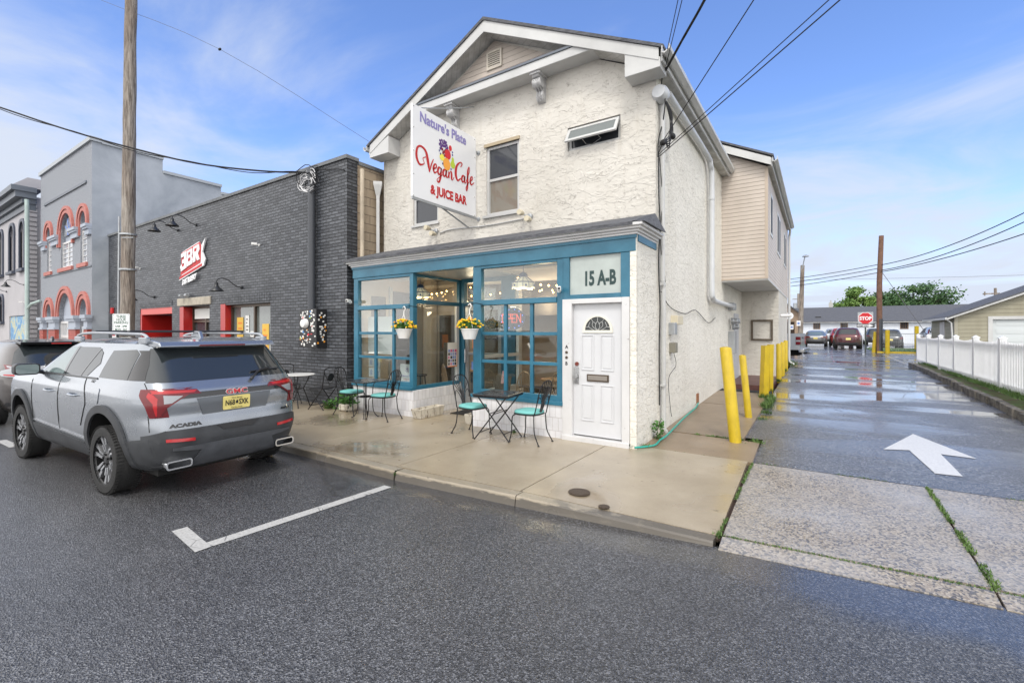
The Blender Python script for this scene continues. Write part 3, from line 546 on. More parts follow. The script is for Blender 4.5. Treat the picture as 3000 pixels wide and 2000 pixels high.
fa.out('fascia', 'trim_white', cafe, bevel=.004)
sf = B()
for sgn, xe in ((-1, -8.72), (1, -2.04)):
    sf.face([(xe, 7.10, 5.955), (-5.39, 7.10, 7.60), (-5.39, UY, 7.60), (xe, UY, 5.955)])
sf.face([(-2.19, 7.45, 5.95), (-2.0, 7.45, 5.95), (-2.0, 13.45, 5.95), (-2.19, 13.45, 5.95)]); sf.face([(-8.77, 7.45, 5.95), (-8.6, 7.45, 5.95), (-8.6, 13.45, 5.95), (-8.77, 13.45, 5.95)])
sf.face([(-1.1, 13.3, 5.98), (-1.0, 13.3, 5.98), (-1.0, 22.2, 5.98), (-1.1, 22.2, 5.98)])
sf.out('soffit', 'soffit_panels', cafe)
e = B(); e.prism([(-8.74, 5.84), (-8.10, 5.84), (-8.10, 6.22), (-8.74, 5.99)], lambda a, c, d: (a, d, c), 7.095, UY); e.prism([(-2.02, 5.84), (-2.58, 5.84), (-2.58, 6.22), (-2.02, 5.99)], lambda a, c, d: (a, d, c), 7.095, UY)
e.out('eave_box', 'trim_white', cafe, bevel=.006)
def gutter(x, y0, y1, z, side, w_=.12):
    pr_ = [(0, 0), (0, -.10), (.05, -.12), (w_, -.07), (w_, 0), (w_-.015, 0), (w_-.015, -.06), (.05, -.10), (.015, -.09), (.015, 0)]
    return B().prism(pr_, lambda a, c, d: (x+side*a, d, z+c), y0, y1).out('gutter', 'trim_white', cafe)
gutter(-1.988, 7.05, 13.5, 6.12, 1); gutter(-8.792, 7.05, 13.5, 6.12, -1); gutter(-.978, 13.2, 22.35, 6.16, 1)
# scroll corbels under the shelf
for bx in (-6.37, -4.29):
    c = B(); prof = [(0, 6.5), (.27, 6.5), (.27, 6.44), (.25, 6.42)]+[(.17+.085*math.cos(R(a)), 6.345+.085*math.sin(R(a))) for a in range(60, -130, -20)]+[(.09, 6.23), (.115, 6.15), (.105, 6.09), (.06, 6.05), (0, 6.03)]
    c.prism(prof, lambda a, z_, d: (bx-.075+d, UY-a, z_), 0, .15); c.box(bx-.11, bx+.11, UY-.30, UY, 6.46, 6.505)
    for dx in (-.05, 0, .05): c.tube([(bx+dx, UY-.255, 6.38), (bx+dx, UY-.19, 6.27), (bx+dx, UY-.10, 6.22), (bx+dx, UY-.125, 6.13), (bx+dx, UY-.07, 6.05)], .016, 6)
    c.lathe([(.06, -.09), (.085, -.085), (.085, .085), (.06, .09)], (bx, UY-.17, 6.345), 16, 'X'); c.out('corbel', mat('corbel_gray', (.50, .50, .50), .6, var=.3, vs=14), cafe, bevel=.004)
# upper windows
def sash(x0, x1, z0, z1, y, mid=True, fw=.055, parent=cafe, lower='window_dark', m='trim_white'):
    f_ = B(); f_.polyhole(rect(x0, x1, z0, z1), [rect(x0+fw, x1-fw, z0+fw, z1-fw)], WY(y), reveal=.08, back=.08)
    f_ = f_.out('window_frame', m, parent)
    if mid:
        zm = z0+(z1-z0)*.52; B().box(x0+fw-.01, x1-fw+.01, y+.015, y+.06, zm-.025, zm+.025).out('meeting_rail', m, f_)
        B().box(x0+fw, x1-fw, y+.03, y+.035, zm+.02, z1-fw).out('pane', 'window_dark', f_); B().box(x0+fw, x1-fw, y+.045, y+.05, z0+fw, zm-.02).out('pane', lower, f_)
    else: B().box(x0+fw, x1-fw, y+.03, y+.035, z0+fw, z1-fw).out('pane', lower, f_)
    return f_
mat('blind_pane', (.22, .20, .165), .06, spec=.8)
sash(-5.60, -4.81, 4.12, 5.50, UY+.03, lower='blind_pane'); B().box(-5.66, -4.75, UY-.05, UY+.06, 4.07, 4.12).out('window_sill', 'trim_white', cafe)
sash(-7.67, -6.91, 4.18, 4.81, UY+.03, mid=False); B().box(-7.71, -6.87, UY-.04, UY+.06, 4.14, 4.18).out('window_sill', 'trim_white', cafe)
B().box(-5.64, -4.79, UY-.03, UY+.03, 5.5, 5.56).out('lintel', mat('tan_lintel', (.42, .35, .24), .8), cafe)
aw = sash(-3.77, -2.78, 5.03, 5.45, UY+.05, mid=False)
mm = Matrix.Translation((0, UY+.0, 5.42)) @ Matrix.Rotation(R(-32), 4, 'X') @ Matrix.Translation((0, 0, -5.42))
o = B(); f_ = lambda a, c, d: tuple(mm @ Vector((a, d, c))); o.polyhole(rect(-3.75, -2.80, 5.10, 5.42), [rect(-3.70, -2.85, 5.15, 5.37)], f_, reveal=.03, back=.03); o = o.out('awning_sash', 'trim_white', cafe)
g_ = B(); g_.prism(rect(-3.70, -2.85, 5.15, 5.37), f_, .008, .014); g_.out('pane', mat('awning_pane', (.20, .22, .22), .06), o)
B().tube([(-3.42, UY-.12, 5.13), (-3.42, UY+.04, 5.10), (-3.30, UY+.04, 5.08), (-3.14, UY+.02, 5.14), (-3.16, UY-.12, 5.17)], .008, 6).out('stay_arm', 'steel', o)
B().polyhole([(11.80, 3.93), (12.30, 3.93), (12.30, 5.40), (11.80, 5.40)], [rect(11.88, 12.22, 4.0, 5.33)], WX(XR+.01), reveal=.05, back=.03).out('window_frame', 'trim_white', cafe)
B().box(XR-.02, XR-.005, 11.88, 12.22, 4.0, 5.33).out('pane', 'navy_shutter', cafe)
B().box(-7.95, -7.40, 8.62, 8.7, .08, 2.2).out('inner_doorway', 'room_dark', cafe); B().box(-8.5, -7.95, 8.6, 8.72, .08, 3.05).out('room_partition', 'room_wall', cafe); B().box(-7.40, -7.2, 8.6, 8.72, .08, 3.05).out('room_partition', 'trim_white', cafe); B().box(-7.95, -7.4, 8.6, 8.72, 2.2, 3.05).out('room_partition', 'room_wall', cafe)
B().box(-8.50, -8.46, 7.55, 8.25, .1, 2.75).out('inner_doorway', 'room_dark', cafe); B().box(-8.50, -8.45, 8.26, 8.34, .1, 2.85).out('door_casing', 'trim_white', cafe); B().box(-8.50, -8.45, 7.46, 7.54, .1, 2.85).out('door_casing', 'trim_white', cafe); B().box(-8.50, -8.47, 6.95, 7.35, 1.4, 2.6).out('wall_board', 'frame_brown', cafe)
# ---- shopfront
b = B()
b.prism([(6.36, 3.36), (7.46, 3.70), (7.46, 3.62), (6.36, 3.31)], lambda a, c, d: (d, a, c), -8.74, -2.20)
b.face([(-2.20, 6.36, 3.362), (-2.20, 7.45, 3.702), (-2.02, 7.45, 3.36), (-2.02, 6.36, 3.34)]); b.out('porch_roof', 'shingles', cafe)
def moulding(b, z0):   # stepped cornice that returns at the right end
    for o_, za, zb in ((.02, 0, .035), (.05, .035, .07), (.09, .07, .105), (.13, .105, .15)):
        b.box(-8.60-o_, XR+o_, FY-.02-o_, UY-.01+o_*.001, z0+za, z0+zb)
b = B(); moulding(b, 3.20); b.out('cornice', 'white_paint', cafe, bevel=.006)
b = B(); b.box(-8.58, -2.20, FY-.015, FY+.12, 2.96, 3.198); b.box(-8.60, -2.19, FY-.03, FY+.01, 3.15, 3.199); b.box(-2.192, -2.172, 6.56, 7.44, 3.10, 3.199); b.out('frieze', 'blue_paint', cafe, bevel=.005)
def fr(parent_name, boxes, m='blue_paint', bevel=.006):
    b = B()
    for q in boxes: b.box(*q)
    return b.out(parent_name, m, cafe, bevel=bevel)
def mullwin(x0, x1, gx0, gx1, zt, vs_, hs_, gb):
    f_ = fr('shop_window', [(x0, gx0, FY, FY+.11, .66, 2.96), (gx1, x1, FY, FY+.11, .66, 2.96), (gx0, gx1, FY-.02, FY+.10, 2.26, 2.35), (gx0, gx1, FY, FY+.11, zt, 2.96), (gx0, gx1, FY, FY+.11, .68, gb)])
    m_ = B()
    for v_ in vs_: m_.box(v_-.03, v_+.03, FY+.02, FY+.075, gb, 2.26)
    xs_ = [gx0]+[q for v_ in vs_ for q in (v_-.03, v_+.03)]+[gx1]
    for h_ in hs_:
        for i in range(0, len(xs_), 2): m_.box(xs_[i], xs_[i+1], FY+.022, FY+.072, h_-.028, h_+.028)
    m_.out('muntin', 'blue_paint', f_, bevel=.004)
    B().box(gx0, gx1, FY+.045, FY+.049, gb, 2.26).out('pane', 'shop_glass', f_); B().box(gx0, gx1, FY+.045, FY+.049, 2.35, zt).out('pane', 'shop_glass', f_)
    B().box(x0-.02, x1+.01, FY-.05, FY+.08, .62, .682).out('sill', 'blue_paint', f_, bevel=.005)
mullwin(-8.56, -6.72, -8.42, -6.82, 2.90, (-7.88, -7.32), (1.76, 1.25), .78)
mullwin(-5.20, -3.38, -5.02, -3.49, 2.91, (-4.51, -3.98), (1.76, 1.27), .77)
# entry return, left side of the recess (faces +X)
XI = -6.74
f_ = fr('side_window', [(XI-.08, XI, 7.96, 8.08, .66, 2.96), (XI-.08, XI, 6.63, 7.96, 2.36, 2.44), (XI-.08, XI, 6.63, 7.96, 2.9, 2.96), (XI-.08, XI, 6.63, 7.96, .62, .70)])
B().box(XI-.045, XI-.041, 6.63, 7.96, .70, 2.36).out('pane', 'shop_glass', f_); B().box(XI-.045, XI-.041, 6.63, 7.96, 2.44, 2.9).out('pane', 'shop_glass', f_)
B().box(XI-.07, XI-.01, 7.88, 7.959, .70, 2.36).out('post', 'white_paint', f_)
XJ = -5.20
f_ = fr('side_window', [(XJ, XJ+.07, 7.94, 8.06, .66, 2.96), (XJ, XJ+.07, 6.64, 7.94, 2.30, 2.40), (XJ, XJ+.07, 6.64, 7.94, .62, .72)], 'white_paint'); B().box(XJ+.03, XJ+.034, 6.64, 7.94, .72, 2.30).out('pane', 'shop_glass', f_); B().box(XJ, XJ+.07, 6.64, 7.94, 1.30, 1.36).out('rail', 'white_paint', f_)
# recess ceiling, base walls
B().box(-6.74, -5.20, 6.64, 8.1, 2.97, 3.05).out('entry_ceiling', 'trim_white', cafe)
b = B(); b.box(-8.56, -6.70, 6.50, 6.62, .04, .618); b.box(-6.82, -6.701, 6.62, 8.1, .04, .618); b.box(-5.20, -3.38, 6.50, 6.62, .04, .618); b.box(-5.199, -5.1, 6.62, 8.1, .04, .618); b.out('base_wall', 'white_brick', cafe, bevel=.004)
# glazed entry door at the back of the recess
ed = fr('entry_door', [(-6.62, -6.53, 8.02, 8.08, .12, 2.36), (-5.72, -5.63, 8.02, 8.08, .12, 2.36), (-6.53, -5.72, 8.02, 8.08, 2.26, 2.36), (-6.53, -5.72, 8.02, 8.08, .12, .34), (-6.53, -5.72, 8.02, 8.07, 1.27, 1.33)], 'aluminium')
B().box(-6.53, -5.72, 8.05, 8.054, .34, 2.26).out('pane', 'shop_glass', ed); B().tube([(-6.57, 7.97, 1.1), (-6.57, 7.95, 1.1), (-6.57, 7.95, 1.4), (-6.57, 7.97, 1.4)], .012, 6).out('handle', 'steel', ed)
fr('entry_frame', [(-6.72, -6.63, 8.0, 8.1, .1, 2.9), (-5.62, -5.27, 8.0, 8.1, .1, 2.9), (-6.63, -5.62, 8.0, 8.1, 2.37, 2.46), (-6.72, -5.27, 8.0, 8.1, 2.88, 2.97)])
B().box(-6.63, -5.62, 8.05, 8.055, 2.46, 2.88).out('entry_transom', 'shop_glass', cafe)
# panel above the white door
fr('transom_panel', [(-3.378, -3.27, FY-.005, FY+.1, 2.30, 2.959), (-2.43, -2.285, FY-.005, FY+.1, 2.30, 2.959), (-3.27, -2.43, FY-.005, FY+.1, 2.30, 2.37)])
tp = B().box(-3.27, -2.43, FY+.03, FY+.04, 2.37, 2.96).out('transom_glass', 'frost_glass', cafe)
text('15 A-B', .30, lambda u, v_, d: (-3.04+u, FY+.028-d, 2.51+v_), 'numerals', 'number_green', tp, .002, xs=.62, bold=.012)
# white door
df = fr('door_frame', [(-3.378, -3.215, FY-.03, FY+.09, .12, 2.30), (-2.405, -2.292, FY-.03, FY+.09, .12, 2.30), (-3.215, -2.405, FY-.03, FY+.09, 2.225, 2.30), (-3.378, -2.292, FY-.05, FY+.12, .08, .17)], 'white_paint')
dz = lambda a, c, d: (a, FY+.045+d, c)
door = B(); door.box(-3.213, -2.407, FY+.045, FY+.085, .19, 2.222)
door = door.out('door', 'door_white', cafe)
dp = B()
for x0, x1, z0, z1 in ((-3.08, -2.87, .42, .98), (-2.76, -2.55, .42, .98), (-3.08, -2.87, 1.20, 1.74), (-2.76, -2.55, 1.20, 1.74)):
    dp.polyhole(rect(x0, x1, z0, z1), [rect(x0+.012, x1-.012, z0+.012, z1-.012)], lambda a, c, d: (a, FY+.033+d, c), reveal=.012, back=.012)
    dp.prism(rect(x0+.04, x1-.04, z0+.04, z1-.04), lambda a, c, d: (a, FY+.0445-d, c), 0, .008)
dp.out('panel', 'door_white', door, bevel=.002)
fl = B(); fl.polyhole(arc(-2.81, 1.80, .245, 0, 180, 20)+[(-3.055, 1.775), (-2.565, 1.775)], [arc(-2.81, 1.815, .205, 0, 180, 20)], lambda a, c, d: (a, FY+.028+d, c), reveal=.016, back=.016); fl = fl.out('fanlight_frame', mat('ivory', (.72, .70, .62), .4), door)
B().prism(arc(-2.81, 1.815, .207, 0, 180, 20), lambda a, c, d: (a, FY+.043-d, c), 0, .004).out('fanlight_pane', 'lead_glass', fl)
ld = B(); P2 = lambda pts: [(-2.81+p*.205, FY+.036, 1.818+q*.205) for p, q in pts]
for pts in ([(0, 0), (-.16, .2), (-.15, .45), (0, .62), (.15, .45), (.16, .2), (0, 0)], [(-.05, 0), (-.4, .3), (-.35, .6), (-.1, .45)], [(.05, 0), (.4, .3), (.35, .6), (.1, .45)], [(-.3, 0), (-.7, .25), (-.6, .6)], [(.3, 0), (.7, .25), (.6, .6)], [(0, .62), (0, .97)], [(-.35, .6), (-.5, .83)], [(.35, .6), (.5, .83)], [(-.95, .2), (-.7, .25)], [(.95, .2), (.7, .25)]):
    ld.tube(bez(P2(pts), 5), .0035, 5)
ld.out('leading', 'trim_white', fl)
ms = B(); ms.box(-2.985, -2.63, FY+.028, FY+.05, 1.03, 1.14); ms = ms.out('mail_slot', 'bronze', door, bevel=.004); B().box(-2.965, -2.65, FY+.02, FY+.03, 1.05, 1.12).out('flap', mat('bronze_light', (.30, .27, .24), .3, .6), ms, bevel=.004)
h = B(); h.box(-3.20, -3.12, FY+.03, FY+.046, .98, 1.24); h = h.out('lock_plate', 'steel', door, bevel=.003); B().lathe([(.012, 0), (.012, -.03), (.03, -.04), (.034, -.055), (.028, -.075)], (-3.15, FY+.03, 1.10), 14, 'Y').out('knob', 'steel', h, smooth=True)
B().lathe([(.032, 0), (.032, -.018)], (-3.155, FY+.044, 1.29), 16, 'Y').out('deadbolt', 'red_rubber', door)
b = B(); 
for zz_ in (1.47, 1.39): b.lathe([(.022, 0), (.022, -.012), (.014, -.016)], (-3.30, FY-.03, zz_), 14, 'Y')
b.out('doorbell', 'bronze', df)
text('A', .075, lambda u, v_, d: (-3.325+u, FY-.031-d, 1.53+v_), 'letter', 'ink_black', df, .002, bold=.002); text('B', .075, lambda u, v_, d: (-3.325+u, FY-.031-d, 1.27+v_), 'letter', 'ink_black', df, .002, bold=.002)
# inside shell: one room with openings towards the shopfront
b = B(); b.box(-8.56, -8.50, 6.64, 12.4, .1, 3.1); b.box(-8.5, -5.3, 12.3, 12.4, .1, 3.1); b.out('room_wall', 'room_wall', cafe)
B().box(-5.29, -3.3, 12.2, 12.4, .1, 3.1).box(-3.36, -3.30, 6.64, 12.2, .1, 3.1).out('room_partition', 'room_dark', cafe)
B().box(-8.5, -3.3, 6.64, 12.3, .02, .08).out('room_floor', 'room_floor', cafe)
b = B(); b.polyhole([(-8.5, 6.64), (-3.36, 6.64), (-3.36, 12.3), (-8.5, 12.3)], [[(-6.74, 6.66), (-5.2, 6.66), (-5.2, 8.1), (-6.74, 8.1)]], lambda a, c, d: (a, c, 3.06)); b.out('room_ceiling', 'room_ceiling', cafe)
B().box(-8.5, -6.84, 6.64, 7.35, .50, .56).box(-5.09, -3.37, 6.64, 7.0, .50, .56).out('display_ledge', 'white_paint', cafe)
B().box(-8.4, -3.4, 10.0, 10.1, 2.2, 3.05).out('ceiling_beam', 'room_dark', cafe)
B().box(-3.36+.001-.04, -2.30, 6.66, 6.7, .1, 3.1).out('stair_wall', 'room_wall', cafe)
# pipes, conduits, boxes on the cafe's side wall
b = B(); b.tube(bez([(-2.10, 7.85, 5.75), (-2.09, 8.1, 5.74), (-2.09, 10.9, 5.74), (-2.08, 11.35, 5.6), (-2.08, 11.48, 5.2), (-2.08, 11.48, 2.9), (-2.08, 11.6, 2.6), (-2.08, 12.1, 2.52), (-2.08, 14.7, 2.52)], 6), .06, 12)
for p in (4.9, 3.3): b.lathe([(.066, -.05), (.066, .05)], (-2.08, 11.48, p), 12)
b.out('conduit', 'pvc_gray', cafe, smooth=True)
b = B(); b.lathe([(.0, -.13), (.10, -.12), (.135, -.03), (.135, .06), (.10, .12), (.0, .13)], (-2.13, 7.50, 5.62), 16, 'Y', cap=False); b.out('weatherhead', 'pvc_gray', cafe, smooth=True)
b = B(); b.tube([(-2.13, 7.62, 5.6), (-2.13, 7.62, 2.62), (-2.13, 7.66, 2.5), (-2.13, 7.68, .2), (-2.10, 7.72, .14)], .04, 10); b.box(-2.17, -2.10, 7.58, 7.70, 2.55, 2.60); b.box(-2.17, -2.09, 7.60, 7.72, .9, .93); b.out('downspout', 'trim_white', cafe)
b = B(); b.box(-2.19, -2.08, 8.20, 8.36, 1.74, 1.95); b.out('junction_box', 'galv', cafe, bevel=.008); b = B(); b.box(-2.19, -2.07, 8.35, 8.75, 1.92, 2.08); b.out('junction_box', mat('ivory_box', (.62, .56, .42), .5), cafe, bevel=.008); b = B(); b.box(-2.19, -2.08, 8.24, 8.40, 1.42, 1.60); b.out('junction_box', mat('box_dirty', (.22, .21, .17), .7), cafe, bevel=.008)
for y in (10.38, 13.75): B().box(-2.20, -2.165, y, y+.16, .26, .46).out('foundation_vent', mat('rusty_vent', (.30, .13, .06), .8, var=.5, vs=30), cafe)
mb = B(); mb.box(-2.19, -2.02, 14.55, 14.95, 1.15, 1.80); mb.box(-2.19, -2.05, 14.5, 15.1, 2.42, 2.62); mb = mb.out('meter_box', 'galv', cafe, bevel=.008)
for yy, z_ in ((14.7, 2.1), (15.1, 2.1), (14.9, 1.93)): B().lathe([(.09, 0), (.09, .06), (.075, .08), (.075, .16), (.05, .18)], (-2.13, yy, z_), 14, 'X').out('meter', 'galv', mb)
B().box(-2.2, -2.165, 15.55, 16.45, .33, 2.35).out('side_door', mat('door_gray', (.50, .52, .56), .4), cafe)
b = B(); b.box(-2.18, -1.0, 13.05, 13.5, .2, .26); b.out('threshold_step', 'mat_black', cafe)
b = B(); b.box(-1.87, -1.28, 17.26, 17.30, 1.52, 2.15); nf = B(); nf.polyhole(rect(-1.90, -1.26, 1.49, 2.18), [rect(-1.84, -1.32, 1.55, 2.12)], lambda a, c, d: (a, 17.24+d, c), reveal=.05, back=.05); b.m.free(); nf.out('wall_frame', 'frame_brown', cafe, bevel=.004)
b = B(); b.lathe([(.05, 0), (.055, .15), (.045, .30), (.02, .32)], (-1.09, 18.2, 2.33), 12, 'X'); b.out('side_light', 'white_plastic', cafe, smooth=True)
b = B(); b.tube([(-1.0, 22.15, 6.05), (-1.0, 22.2, 5.9), (-1.03, 22.3, 5.75), (-1.04, 22.3, .7), (-1.03, 22.3, .55), (-.85, 22.25, .42)], .045, 8); b.out('rear_downspout', 'trim_white', cafe)

# ================================================================== BRICK DISTILLERY
dist = thing('brick_distillery', (-16.5, 6.5, 0), 'single storey black painted brick distillery with red trimmed doors', 'building')
BX0, BX1, BY = -24.2, -8.77, 6.5
holes = [rect(-20.83, -18.04, .3, 2.62), rect(-17.43, -15.35, .15, 2.60), rect(-14.64, -11.94, .95, 2.56)]
b = B(); b.polyhole([(BX0, -.1), (BX1, -.1), (BX1, 5.66), (BX0, 5.72)], holes, WY(BY), reveal=.35); b.polyhole([(BY, -.1), (BY+.28, -.1), (BY+.28, 5.66), (BY, 5.66)], [], WX(BX1)); b.out('wall', 'black_brick', dist)
b = B(); b.polyhole([(BY+.28, -.1), (20, -.1), (20, 5.6), (BY+.28, 5.6)], [], WX(BX1-.01)); b.out('side_wall', 'block_wall', dist)
b = B(); b.box(BX0-.02, BX1+.03, BY-.04, BY+.30, 5.66, 5.74); b.box(BX1-.3, BX1+.03, BY+.30, 20, 5.60, 5.68); b.out('coping', mat('coping_gray', (.16, .17, .18), .7, var=.3, vs=5, bump=.4, bs=20), dist)
B().box(BX0, BX1-.3, BY+.3, 20, 5.2, 5.4).out('roof', 'shingles', dist)
for x0, x1 in ((-20.9, -18.0), (-14.75, -11.9)):
    b = B(); n = int((x1-x0)/.085)
    for i in range(n): b.box(x0+i*.085, x0+i*.085+.072, BY-.012, BY+.05, 2.60 if x0 > -15 else 2.66, 2.82)
    b.out('lintel', 'black_brick', dist)
B().box(-17.55, -15.25, BY-.04, BY+.1, 2.62, 2.86).out('lintel', 'stone_lintel', dist, bevel=.01)
# opening 1: deep red porch
B().box(-20.83, -18.04, BY+.02, BY+.34, 2.40, 2.62).out('red_header', 'red_lintel', dist); b = B(); b.box(-20.83, -20.70, BY+.01, BY+1.3, .1, 2.40); b.out('red_jamb', 'red_gloss', dist); B().box(-20.83, -19.6, BY+1.3, BY+1.35, .1, 2.5).out('porch_wall', 'red_gloss', dist)
def glazed(name, x0, x1, z0, z1, y, muls, m='black_plastic', pane='window_dark', t=.07, parent=dist, rails=()):
    b = B(); b.polyhole(rect(x0, x1, z0, z1), [rect(a, c, z0+t, z1-t) for a, c in zip([x0+t]+[q+t/2 for q in muls], [q-t/2 for q in muls]+[x1-t])], WY(y), reveal=.06, back=.06)
    for r_ in rails: b.box(x0+t, x1-t, y+.005, y+.055, r_-t/2, r_+t/2)
    o = b.out(name, m, parent); B().box(x0+t*.5, x1-t*.5, y+.062, y+.066, z0+t*.5, z1-t*.5).out('pane', pane, o); return o
glazed('door', -19.6, -18.1, .2, 2.4, BY+1.28, (-18.9,), 'bronze', mat('curtain_pane', (.14, .07, .06), .1, var=.5, vs=3))
for x in (-17.43, -14.64): B().box(x-.002, x+.28, BY-.006, BY+.345, .1, 2.59).out('red_jamb', 'red_gloss', dist)
glazed('door', -17.15, -15.35, .15, 2.60, BY+.25, (-16.2,), 'bronze', 'window_dark', rails=(2.12,))
B().box(-16.95, -15.5, BY+.24, BY+.245, 2.2, 2.52).out('door_poster', 'paper', dist)
glazed('window', -14.36, -11.94, .95, 2.56, BY+.15, (-13.04,), 'bronze', mat('pale_pane', (.14, .16, .155), .04, spec=1.0))
random.seed(5)
for i, (x, z_, w_, h_, m_) in enumerate([(-14.1, 1.45, .35, .75, 'paper_yellow'), (-13.62, 1.75, .2, .5, 'paper'), (-13.35, 1.35, .25, .45, 'paper'), (-13.55, .98, .32, .4, 'paper_blue'), (-13.22, .98, .2, .36, 'paper'), (-12.72, 1.25, .34, .75, 'paper_yellow'), (-12.28, 1.7, .14, .5, 'paper'), (-12.34, .98, .2, .5, 'paper'), (-12.75, .98, .3, .2, 'paper'), (-12.1, 1.2, .1, .45, 'paper')]):
    pp = B().box(x, x+w_, BY+.198, BY+.204, z_, z_+h_).out('window_notice', m_, dist)
    mk = B()
    for k in range(4): mk.box(x+w_*.2, x+w_*random.uniform(.5, .85), BY+.194, BY+.197, z_+h_*(.15+k*.2), z_+h_*(.21+k*.2))
    mk.out('printing', 'ink_black' if m_ != 'paper_yellow' else 'poster_orange', pp)
# rooftop conduit and stickered box on the brick
b = B(); b.tube([(-9.95, 6.40, 5.55), (-9.95, 6.40, 2.3)], .085, 12); b.lathe([(.12, 0), (.10, .12), (.03, .17)], (-9.95, 6.40, 5.5), 12); b.out('conduit', 'black_pipe', dist, smooth=True)
sb = thing('meter_cabinet', (-9.9, 6.5, 1.4), 'black electrical cabinet plastered with stickers on the black brick wall', 'electrical box')
B().box(-10.17, -9.50, 6.22, 6.499, 1.42, 2.31).out('cabinet', 'black_plastic', sb, bevel=.01)
B().lathe([(.11, 0), (.11, -.04), (.09, -.09), (.05, -.10)], (-9.90, 6.22, 1.98), 18, 'Y').out('meter_dial', 'white_plastic', sb, smooth=True)
random.seed(8); st = {k: B() for k in ('paper', 'flower_orange', 'f_red', 'paper_blue', 'f_green')}
def near(x, z_): return math.hypot(x+9.90, z_-1.98) < .15
for i in range(96):
    x = random.uniform(-10.15, -9.56); z_ = random.uniform(1.44, 2.25); w_ = random.uniform(.025, .06); h_ = random.uniform(.02, .05)
    if near(x, z_): continue
    k = random.choice(['paper']*14+['flower_orange', 'f_red', 'paper_blue', 'f_green']); st[k].box(x, x+w_, 6.2165-.0002*i*.1-.002, 6.2195, z_, z_+h_)
for i in range(24):
    y = random.uniform(6.24, 6.45); z_ = random.uniform(1.5, 2.2); k = random.choice(['paper', 'paper', 'flower_orange']); st[k].box(-9.499, -9.497, y, y+.04, z_, z_+.04)
for k, q in st.items(): q.out('sticker', k, sb)
b = B(); b.tube([(-8.70, 6.85, 5.5), (-8.70, 6.85, .3)], .05, 10); b.out('drain_pipe', mat('pipe_cream', (.55, .47, .36), .6, var=.3, vs=2), dist)
dp2 = thing('roof_drain', (-8.70, 7.5, 0), 'tapered white drain hopper and pipe in the gap between brick and stucco buildings', 'downspout')
b = B(); b.lathe([(.05, 0), (.05, 4.9), (.06, 5.0), (.14, 5.25), (.14, 5.32)], (-8.69, 7.3, 0), 4); b.out('hopper', 'trim_white', dp2)

# ================================================================== GREY ARCHED BUILDING
gb = thing('arched_building', (-28.3, 6.0, 0), 'tall grey stucco building with salmon brick arches above its windows', 'building')
GY, GX0, GX1 = 6.0, -32.1, -24.3
def archw(cx, w_, zs, z0, n=10): return [(cx-w_/2, z0), (cx+w_/2, z0)]+arc(cx, zs, w_/2, 0, 180, n)
up = [(-30.55, .78, 6.35), (-27.75, 1.75, 6.15), (-25.35, .85, 6.35)]; lo = [(-30.5, 1.0, 2.6), (-27.9, 2.1, 2.45), (-25.3, 1.1, 2.6)]
holes = [archw(c_, w_, s_, 4.62) for c_, w_, s_ in up]+[archw(c_, w_, s_, .1) for c_, w_, s_ in lo]
b = B(); b.polyhole([(GX0, 0), (GX1, 0), (GX1, 9.45), (GX0, 9.5)], holes, WY(GY), reveal=.4); b.out('wall', 'gray_stucco', gb)
b = B(); b.polyhole([(GY, 0), (20, 0), (20, 8.45), (10.8, 8.5), (10.8, 8.8), (8.4, 8.85), (8.4, 9.4), (GY, 9.45)], [], WX(GX1)); b.polyhole([(GY, 0), (20, 0), (20, 8.45), (GY, 9.4)], [], lambda a, c, d: (GX0, a, c)); b.out('side_wall', 'gray_render', gb)
b = B(); b.box(GX0-.05, GX1+.06, GY-.08, GY+.3, 9.45, 9.62); b.box(GX1-.2, GX1+.06, GY+.3, 8.42, 9.42, 9.56); b.box(GX1-.2, GX1+.06, 8.42, 10.82, 8.82, 8.95); b.box(GX1-.2, GX1+.06, 10.82, 20, 8.48, 8.6); b.out('coping', mat('coping_pale', (.36, .39, .42), .5), gb)
B().box(GX0+.2, GX1-.2, GY+.4, 19.8, 8.3, 8.4).out('roof', 'shingles', gb)
b = B(); b.box(-31.3, -24.9, GY-.05, GY, 7.86, 7.96); b.out('band_course', 'slate_trim', gb); B().box(-31.5, -24.32, GY-.03, GY, 4.40, 4.46).out('belt_course', 'slate_trim', gb)
for c_, w_, s_ in up+lo:
    for dr, mo in ((.0, .0), (.15, .03)):
        a = B(); ro = w_/2+.14+dr*1.1; ri = w_/2+dr+(.0 if dr == 0 else .02); lo_ = s_-(.55 if s_ > 4 else .15)
        a.polyhole([(c_-ro, lo_)]+[(c_-ri, lo_)]+[p for p in arc(c_, s_, ri, 180, 0, 14)]+[(c_+ri, lo_), (c_+ro, lo_)]+[p for p in arc(c_, s_, ro, 0, 180, 14)], [], lambda u, v_, d: (u, GY-.06-mo+d, v_), back=.06+mo); a.out('arch', 'salmon_trim', gb)
    B().prism([(c_-w_/2-.02, s_-.35)]+[(c_+w_/2+.02, s_-.35)]+arc(c_, s_, w_/2+.01, 0, 180, 10), lambda u, v_, d: (u, GY+.16+d, v_), 0, .05).out('tympanum', mat('tymp_gray', (.36, .40, .47), .6), gb)
